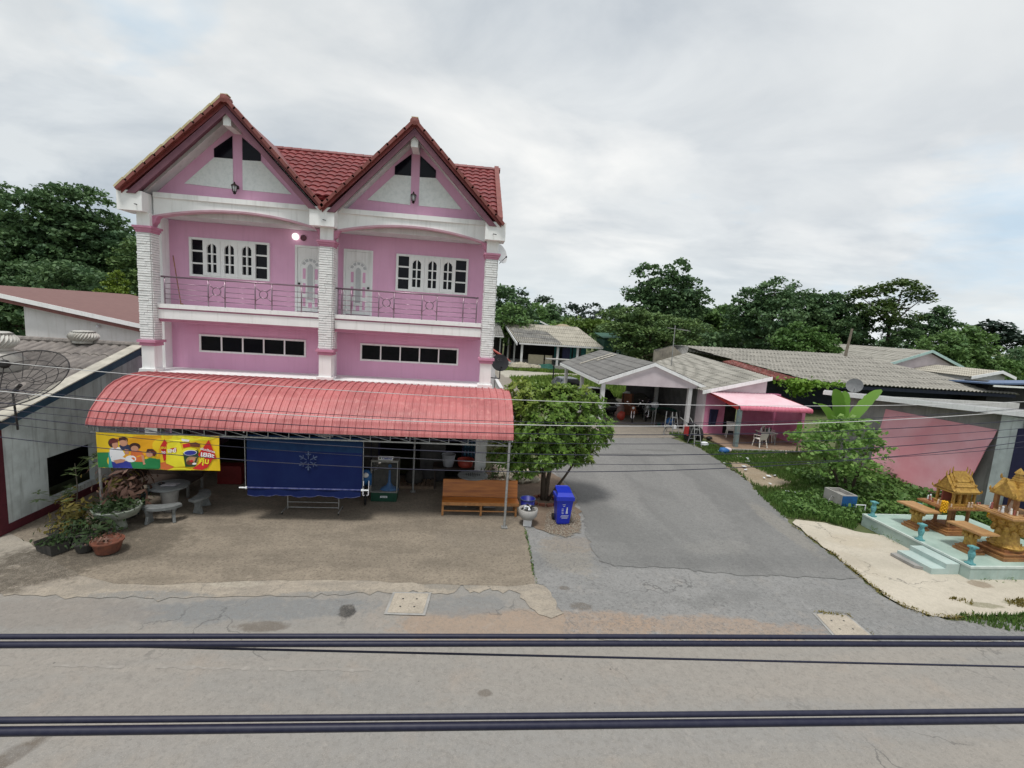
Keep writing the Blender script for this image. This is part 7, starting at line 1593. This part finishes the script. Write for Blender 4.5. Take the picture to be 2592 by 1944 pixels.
TREES = [
('broad_tree', 'broad dark green tree with twin tops above the brown roof, beside the frame edge', 'dark', [(-31.92, 40.4, 10.94, 3.19, 2.18), (-30.0, 40.5, 12.22, 2.04, 1.31), (-33.35, 40.8, 9.13, 2.62, 2.33), (-31.02, 41.6, 8.46, 3.53, 2.06)]),
('broad_tree', 'dark tree sloping down toward the pink house, its pointed top over the brown roof', 'dark', [(-29.71, 42.5, 12.1, 2.15, 1.91), (-28.52, 42.9, 10.4, 2.17, 1.86), (-30.0, 40.6, 9.08, 2.95, 2.17), (-27.14, 41.9, 9.3, 2.19, 1.56)]),
('broad_tree', 'olive tree seen right beside the left brick pillar of the pink house', 'olive', [(-23.25, 38.7, 8.81, 1.57, 1.28), (-22.36, 38.2, 7.76, 1.29, 1.72), (-24.09, 38.7, 7.35, 1.71, 1.43)]),
('bamboo_clump', 'bright yellow green bamboo plume in front of the dark trees', 'lime', [(-21.77, 32.8, 6.02, 0.65, 0.74), (-21.4, 33.0, 6.77, 0.45, 0.74), (-21.1, 32.8, 5.69, 0.75, 0.75), (-20.78, 33.0, 4.97, 0.75, 0.63)]),
('shade_tree', 'shaded dense tree filling the gap above the white wall', 'dark', [(-29.23, 36.2, 6.3, 2.92, 1.33), (-25.84, 34.7, 6.27, 2.69, 1.34), (-31.18, 35.6, 5.64, 1.59, 1.59), (-30.58, 35.6, 4.1, 1.6, 1.6), (-24.64, 36.7, 5.56, 1.62, 1.08)]),
('broad_tree', 'dark round tree beside the right brick pillar of the pink house', 'dark', [(7.19, 75.8, 8.1, 3.08, 2.58), (4.99, 74.4, 8.87, 1.84, 2.14), (9.5, 75.7, 6.11, 2.48, 1.86)]),
('bushy_tree', 'lighter green rounded tree below the dark one by the pillar', 'mid', [(6.7, 65.4, 6.26, 1.74, 1.52), (5.68, 66.2, 5.12, 1.63, 1.36), (8.3, 65.5, 5.28, 1.37, 1.09)]),
('sparse_tree', 'thin sparse tree rising behind the shed roof ridge', 'sparse', [(9.48, 77.7, 10.22, 0.58, 0.77), (9.17, 78.2, 8.93, 0.51, 0.64), (10.1, 77.9, 8.68, 0.51, 0.58)]),
('umbrella_tree', 'lone flat topped tree on the far skyline', 'sparse', [(25.33, 149.5, 12.52, 1.61, 0.62), (24.35, 150.5, 12.21, 0.99, 0.5), (26.49, 150.4, 12.23, 0.99, 0.5)]),
('broad_tree', 'mid green tree behind the shed, left of the lone skyline tree', 'mid', [(13.96, 94.4, 7.04, 2.75, 1.96), (11.22, 96.1, 6.48, 2.35, 1.72)]),
('broad_tree', 'grey green tree behind the shed under the lone skyline tree', 'dark', [(20.76, 110.1, 7.5, 2.56, 2.01), (19.45, 110.5, 6.51, 2.74, 1.83)]),
('broad_tree', 'pale green spreading tree behind the shed ridge, below the far forest', 'lime2', [(22.34, 83.9, 5.58, 3.57, 1.0), (19.47, 86.3, 4.91, 2.85, 1.0), (26.0, 85.5, 5.66, 2.51, 0.86)]),
('raintree', 'wide layered feathery tree beside the shed roof', 'olive', [(21.13, 59.6, 7.44, 3.43, 0.69), (24.26, 59.6, 6.91, 3.95, 0.79), (19.78, 57.4, 5.65, 2.95, 0.69), (23.42, 57.4, 5.13, 4.46, 0.89), (26.57, 56.8, 4.82, 3.49, 1.0), (20.99, 56.9, 3.75, 2.97, 0.89), (27.44, 56.7, 6.36, 2.99, 0.9), (24.68, 57.2, 2.97, 3.99, 1.1)]),
('tall_tree', 'tallest dark tree with rounded double crown standing above the feathery tree', 'dark', [(28.16, 72.2, 13.61, 2.18, 2.06), (31.88, 70.9, 14.29, 2.19, 1.94), (27.15, 72.4, 11.16, 2.06, 1.21), (30.93, 71.5, 11.41, 3.35, 2.07), (34.28, 71.7, 12.85, 1.34, 1.22), (33.67, 73.1, 9.79, 3.38, 2.46), (30.24, 71.9, 8.96, 3.67, 1.83), (36.33, 71.7, 10.27, 1.54, 2.46)]),
('broad_tree', 'low tree in the dip between the tallest tree and the grove', 'mid', [(41.36, 75.0, 8.44, 2.07, 1.81), (43.49, 75.5, 7.93, 2.6, 2.27), (40.2, 74.0, 6.76, 2.27, 2.27), (44.47, 76.6, 5.72, 3.26, 2.61)]),
('broad_tree', 'high crowned tree leading the grove behind the long roof', 'dark', [(43.01, 63.0, 12.15, 2.11, 1.66), (40.85, 64.5, 10.64, 2.11, 1.55), (45.33, 64.7, 10.66, 1.96, 1.68), (42.41, 62.1, 7.98, 3.91, 2.79), (39.35, 64.6, 8.61, 2.22, 1.94)]),
('broad_tree', 'notched crown tree in the middle of the grove behind the long roof', 'dark', [(48.38, 65.8, 12.34, 1.27, 1.38), (50.41, 66.1, 11.33, 1.85, 1.39), (48.54, 64.7, 9.2, 2.61, 2.32), (52.37, 65.1, 10.89, 2.03, 1.63), (51.89, 64.9, 7.97, 3.5, 2.92)]),
('broad_tree', 'dark tree of the grove just left of the leaning umbrella crown', 'dark', [(52.15, 62.9, 10.79, 1.92, 1.65), (51.62, 61.2, 8.58, 2.75, 2.2), (55.07, 62.6, 9.62, 2.21, 1.93), (54.94, 63.4, 6.85, 3.33, 2.5)]),
('bushy_tree', 'light green bushy tree at the foot of the grove above the long roof', 'mid2', [(39.79, 52.7, 6.57, 1.47, 1.1), (41.65, 51.7, 5.9, 1.76, 1.3), (38.77, 51.8, 5.13, 1.66, 1.29), (37.43, 52.0, 5.74, 1.28, 1.01), (42.82, 52.5, 4.9, 1.86, 1.02)]),
('umbrella_tree', 'tall umbrella crowned tree leaning right over the hip roof', 'darkgap', [(58.48, 59.0, 13.44, 2.57, 0.86), (61.27, 60.5, 12.95, 1.83, 0.86), (55.98, 60.6, 12.58, 2.03, 0.75), (53.72, 60.6, 12.06, 1.6, 0.75), (55.24, 58.6, 10.15, 2.95, 1.39), (59.79, 60.7, 11.25, 1.62, 0.97), (58.66, 59.1, 9.31, 2.16, 0.97), (62.31, 59.8, 12.22, 1.08, 0.65)]),
('broad_tree', 'knobbly topped tree right of the umbrella crown', 'dark', [(62.73, 58.1, 9.84, 1.16, 0.95), (62.06, 58.8, 8.75, 1.85, 1.32), (63.79, 57.9, 10.43, 0.74, 0.74), (59.3, 59.1, 7.79, 2.63, 1.58), (65.15, 58.1, 8.15, 1.59, 1.59)]),
('broad_tree', 'rounded green tree sloping down at the end of the grove', 'mid', [(62.97, 53.7, 7.64, 1.79, 1.19), (61.51, 53.5, 6.56, 2.48, 1.49), (65.24, 53.5, 6.28, 1.6, 1.6), (58.31, 52.7, 5.88, 2.97, 1.73), (64.16, 53.1, 4.71, 2.51, 1.5)]),
('cedar_tree', 'dark layered conifer apart on the right skyline', 'cedar', [(148.81, 120.5, 12.17, 2.44, 0.67), (151.0, 122.1, 10.86, 4.23, 0.78), (150.12, 118.6, 9.14, 4.01, 0.89), (153.94, 117.9, 9.14, 4.7, 0.89), (151.24, 122.0, 6.98, 4.03, 1.57), (157.89, 120.1, 8.7, 2.25, 0.67)]),
('bushy_tree', 'grey green bush under the dark conifer by the frame edge', 'dark', [(118.66, 89.8, 4.91, 2.2, 1.35), (120.5, 89.4, 3.31, 2.21, 1.36)]),
('bushy_tree', 'loose light bush behind the small cream roof on the right', 'mid2', [(74.63, 58.2, 3.83, 1.63, 0.87), (76.98, 58.5, 3.13, 1.64, 0.99), (73.58, 57.9, 2.96, 1.2, 0.76)]),

]
for i,(n_,l_,k_,bl_) in enumerate(TREES): make_tree(n_,l_,k_,bl_,100+i)
# far wood on the horizon and undergrowth masses that read as one
def wood(name, blobs, sz, kind, seed, dens=6):
    o = foliage(name, clump_points(blobs,dens,seed,sz), sz, L_[kind], None, up=.5, aspect=.65, seed=seed); o['kind'] = 'stuff'
rg = random.Random(33)
wood('forest', [(x,250+rg.uniform(-8,8),6+rg.uniform(-1,1.5)+(3.2 if 48 < x < 84 else 0),3.2,6) for x in range(-20,130,4)], 1.7, 'cedar', 301, 5)
wood('forest', [(x,170+rg.uniform(-6,6),3.5+rg.uniform(-.6,1.2),4.5,3.6) for x in range(10,260,6)], 1.5, 'dark', 302, 5)
wood('forest', [(x,105+rg.uniform(-4,4),2.8+rg.uniform(-.5,1.0),3.2,2.8) for x in range(4,64,4)], 1.0, 'mid', 303, 5)
wood('forest', [(x,68+rg.uniform(-2,2),2.6+rg.uniform(-.5,.8),2.6,2.6) for x in np.arange(21,62,3)], .62, 'dark', 304, 6)
wood('forest', [(x,46+rg.uniform(-1,1),3.5+rg.uniform(-.5,.8),2.6,3.6) for x in np.arange(-48,-16,2.8)], .5, 'dark', 305, 6)
wood('forest', [(x,78+rg.uniform(-2,2),5.0+rg.uniform(-.6,1.2),2.8,3.6) for x in np.arange(26,64,2.6)], .62, 'dark', 308, 8)
wood('forest', [(x,150+rg.uniform(-5,5),4+rg.uniform(-1,2),6,4.5) for x in range(-220,-30,8)], 1.6, 'dark', 306, 5)
wood('forest', [(x,72+rg.uniform(-1,1),2.2+rg.uniform(-.3,.6),2,2.3) for x in np.arange(62,100,3)], .6, 'mid2', 307, 5)
# ------------------------------------------------------------------ the tree at the lane corner (whorls of glossy leaves)
t = thing('leafy_tree','round leafy tree with whorled glossy leaves at the lane corner beside the blue bin','tree',(3.12,15.45,0))
blobs = [(3.2,15.5,2.85,1.5,1.1),(2.3,15.6,3.35,.95,.72),(4.15,15.5,3.30,.85,.66),(4.55,15.4,2.55,.85,.66),(2.0,15.2,2.05,.75,.55),(3.5,15.0,2.0,.9,.6),(2.6,14.9,2.45,.9,.65),(4.15,15.2,1.75,.55,.42),(3.4,15.3,3.6,.7,.4),(1.95,15.5,2.9,.6,.6),(1.75,15.1,1.55,.6,.42),(2.9,14.8,1.75,.7,.4),(2.3,14.9,1.25,.5,.3)]
r = np.random.default_rng(15); C_ = []; A_ = []
for (x,y,z,rx,rz) in blobs:
    n = int(115*rx*rx+50*rx); d = r.normal(size=(n,3)); d /= np.linalg.norm(d,axis=1)[:,None]; k = (.5+.52*r.random(n)**.5)[:,None]
    C_.append(np.array([x,y,z])+d*np.array([rx,rx*.85,rz])*k); ax_ = d+np.array([0,0,.75]); A_.append(ax_/np.linalg.norm(ax_,axis=1)[:,None])
C_ = np.concatenate(C_); A_ = np.concatenate(A_); n = len(C_); K = 9
ref = np.tile([[.31,.77,.12]],(n,1)); U = np.cross(A_,ref); U /= np.linalg.norm(U,axis=1)[:,None]; V_ = np.cross(A_,U)
C9 = np.repeat(C_,K,0); A9 = np.repeat(A_,K,0); U9 = np.repeat(U,K,0); V9 = np.repeat(V_,K,0)
th = np.tile(np.arange(K)*2*PI/K,n)+r.normal(size=n*K)*.25; el = r.uniform(.15,.95,n*K)
D = (U9*np.cos(th)[:,None]+V9*np.sin(th)[:,None])*np.cos(el)[:,None]+A9*np.sin(el)[:,None]
S_ = np.cross(D,A9); S_ /= np.linalg.norm(S_,axis=1)[:,None]+1e-9; L9 = r.uniform(.13,.235,n*K)[:,None]; W9 = L9*r.uniform(.15,.21,n*K)[:,None]
Nn = np.cross(S_,D)
v = np.stack([C9, C9+D*L9*.6+S_*W9+Nn*.01, C9+D*L9-np.array([0,0,.02])*1.0, C9+D*L9*.6-S_*W9+Nn*.01],1).reshape(-1,3)-np.array(parent_loc(t))
rawmesh('crown', v, n*K, 4, L_['near'], t)
b = MB()
b.tube([(3.10,15.45,-.02),(3.08,15.5,.6),(3.05,15.5,1.2),(2.9,15.55,1.9),(2.5,15.6,2.9)],.10,9,r1=.04); b.tube([(3.18,15.42,-.02),(3.22,15.45,.7),(3.3,15.45,1.3),(3.6,15.45,2.2),(4.0,15.45,3.0)],.09,9,r1=.035)
b.tube([(3.25,15.35,0),(3.5,15.2,.55),(3.75,15.1,1.0),(4.3,15.2,1.9),(4.6,15.3,2.4)],.055,8,r1=.025); b.tube([(3.08,15.5,.9),(2.5,15.3,1.5),(2.0,15.2,2.0)],.05,8,r1=.02); b.tube([(3.2,15.4,1.1),(3.3,15.2,2.0),(3.3,15.3,3.2)],.05,8,r1=.02)
for k in range(90): i = r.integers(n); q = C_[i]; b.tube([tuple(q-A_[i]*.5+np.array([0,0,-.1])),tuple(q)],.014,4,r1=.008)
b.build('trunk', M['bark'], t, smooth=True)
# shrub and banana on the verge
t = thing('verge_shrub','broad leafy shrub on the verge before the pink cloth','shrub',(15.7,16.8,0))
blobs = [(14.9,16.9,2.15,.9,.5),(15.9,17.1,2.35,.8,.5),(13.9,16.7,1.6,.7,.4),(15.3,16.4,1.45,.9,.45),(16.6,16.9,1.7,.6,.45),(14.5,16.4,1.0,.6,.3),(13.5,16.9,2.1,.4,.3),(15.3,17,2.75,.5,.3),(14.3,16.9,2.5,.45,.28),(16.3,16.5,1.0,.5,.3),(15.6,16.6,.8,.5,.3)]
foliage('foliage', clump_points(blobs,6,51,.16,gap=.25), .165, L_['shrub'], t, up=.5, aspect=.68, seed=52)
b = MB()
for x,y,tx,tz in ((15.6,16.8,15.2,1.8),(15.75,16.7,16.2,1.9),(15.45,16.85,14.4,1.5),(15.8,16.85,16.6,1.4)): b.tube([(x,y,0),((x*2+tx)/3,y,tz*.5),(tx,y,tz)],.07,7,r1=.02)
b.build('stem', M['bark'], t, smooth=True)
def banana(loc, label, leaves, hs, r0):
    t = thing('banana_plant',label,'banana plant',loc,'banana plants'); x,y,_ = loc
    b = MB(); b.tube([(x,y,0),(x+.02,y,hs*.5),(x,y,hs)], r0, 10, r1=r0*.55); b.build('stem', mat('banana_stem',(.16,.2,.07),(.1,.12,.05),scale=5,rough=.7), t, smooth=True)
    for (tx,ty,tz,bend,wd) in leaves:
        a = Vector((x,y,hs-.1)); c = Vector((tx,ty,tz)); m = a.lerp(c,.55)+Vector((0,0,bend)); b = MB(); n = 16; d0 = (c-a); s = Vector((-d0.y,d0.x,0)); s = s.normalized() if s.length > .05 else Vector((1,0,0))
        rows = []
        for i in range(n+1):
            q = i/n; p = a*(1-q)**2+m*2*q*(1-q)+c*q*q; tg = ((m-a)*(1-q)+(c-m)*q).normalized(); up = s.cross(tg); up = up if up.z > 0 else -up
            tt = max(0,(q-.14)/.86); ww = max(.012, wd*max(0,1-abs(2*tt-1)**2.8)**.55*(.95+.07*math.sin(q*43))) if q > .14 else .02
            rows.append([p+s*ww*.5+up*ww*.12, p, p-s*ww*.5+up*ww*.12])
        b.add([p for R_ in rows for p in R_],[(i*3+k,i*3+k+1,(i+1)*3+k+1,(i+1)*3+k) for i in range(n) for k in range(2)])
        b.build('leaf', L_['banana'], t, smooth=True, fix=False)
banana((16.0,18.0,0),'banana plant with broad bright leaves rising over the verge shrub',[(15.45,17.9,4.05,.35,.62),(14.5,17.8,3.4,.75,.55),(17.7,18.1,4.1,.3,.66),(16.15,18.2,3.95,.2,.5),(17.4,17.6,2.7,.8,.55),(14.9,17.4,2.5,.7,.5)],2.0,.13)
banana((17.5,22.2,0),'young banana plant drooping by the porch edge of the low pink house',[(16.5,22.0,1.15,.5,.26),(17.0,21.6,1.9,.3,.26),(18.3,22.0,1.5,.4,.26),(17.9,21.7,1.0,.5,.22)],.8,.06)
# ------------------------------------------------------------------ overhead cables
def cable(name,label,pts,y,r,mt,grp,x0,x1,n=40):
    (xa,za),(xb,zb),(xc,zc_) = pts
    def z(x): return za*(x-xb)*(x-xc)/((xa-xb)*(xa-xc))+zb*(x-xa)*(x-xc)/((xb-xa)*(xb-xc))+zc_*(x-xa)*(x-xb)/((xc-xa)*(xc-xb))
    b = MB(); b.tube([(x0+(x1-x0)*i/n,y,z(x0+(x1-x0)*i/n)) for i in range(n+1)], r, 8); tag(b.build(name, mt, smooth=True),label,'cable',grp)
g1 = 'thick black cables close to the viewer'
cable('power_cable','upper thick black cable of the far pair crossing just before the kerb line',[(-2.25,4.236),(.39,4.204),(3.77,4.147)],2.5,.0135,M['black_wire'],g1,-9,11)
cable('power_cable','lower thick glossy black cable of the far pair',[(-2.26,4.205),(.39,4.173),(3.78,4.116)],2.48,.0165,M['black_wire'],g1,-9,11)
cable('power_cable','thin black cable parting downward from the far thick pair toward the right',[(-1.55,4.168),(.40,4.085),(3.82,3.94)],2.5,.006,M['black_wire'],g1,-9,11)
cable('power_cable','upper thinner cable of the near pair over the road',[(-1.74,4.298),(.32,4.246),(2.96,4.186)],1.9,.0125,M['black_wire'],g1,-8,9)
cable('power_cable','lower thickest cable of the near pair over the road',[(-1.74,4.262),(.32,4.213),(2.97,4.148)],1.885,.0175,M['black_wire'],g1,-8,9)
WS = [[(-8.62,4.6),(1.21,4.32),(13.62,4.83)],[(-8.66,4.03),(1.24,3.77),(13.67,4.6)],[(-8.66,4.07),(1.24,3.83),(13.66,4.65)],[(-8.68,3.79),(1.26,3.56),(13.73,4.35)],[(-8.69,3.65),(1.27,3.35),(13.78,4.14)],[(-8.7,3.52),(1.29,3.09),(13.82,3.95)],[(-8.73,3.07),(1.31,2.67),(13.87,3.77)],[(-8.71,3.34),(1.3,2.87),(13.9,3.63)]]
WL = ['topmost thin pale wire, running above the red awning and across the carport','second pale wire, crossing the middle of the red awning','thin black wire hugging the second pale wire','black wire crossing the lower half of the red awning','thin black wire near the lower lip of the red awning','black wire crossing the top of the yellow banner and the blue blind','lowest black wire, crossing the bottom of the yellow banner','thin black wire across the middle of the yellow banner']
for i,(w,l) in enumerate(zip(WS,WL)):
    cable('overhead_wire',l,w,10+.03*i,[.0065,.0085,.006,.009,.006,.0095,.009,.006][i],M['white_wire'] if i < 2 else M['black_wire'],'thin wires strung across the street',-16,24)
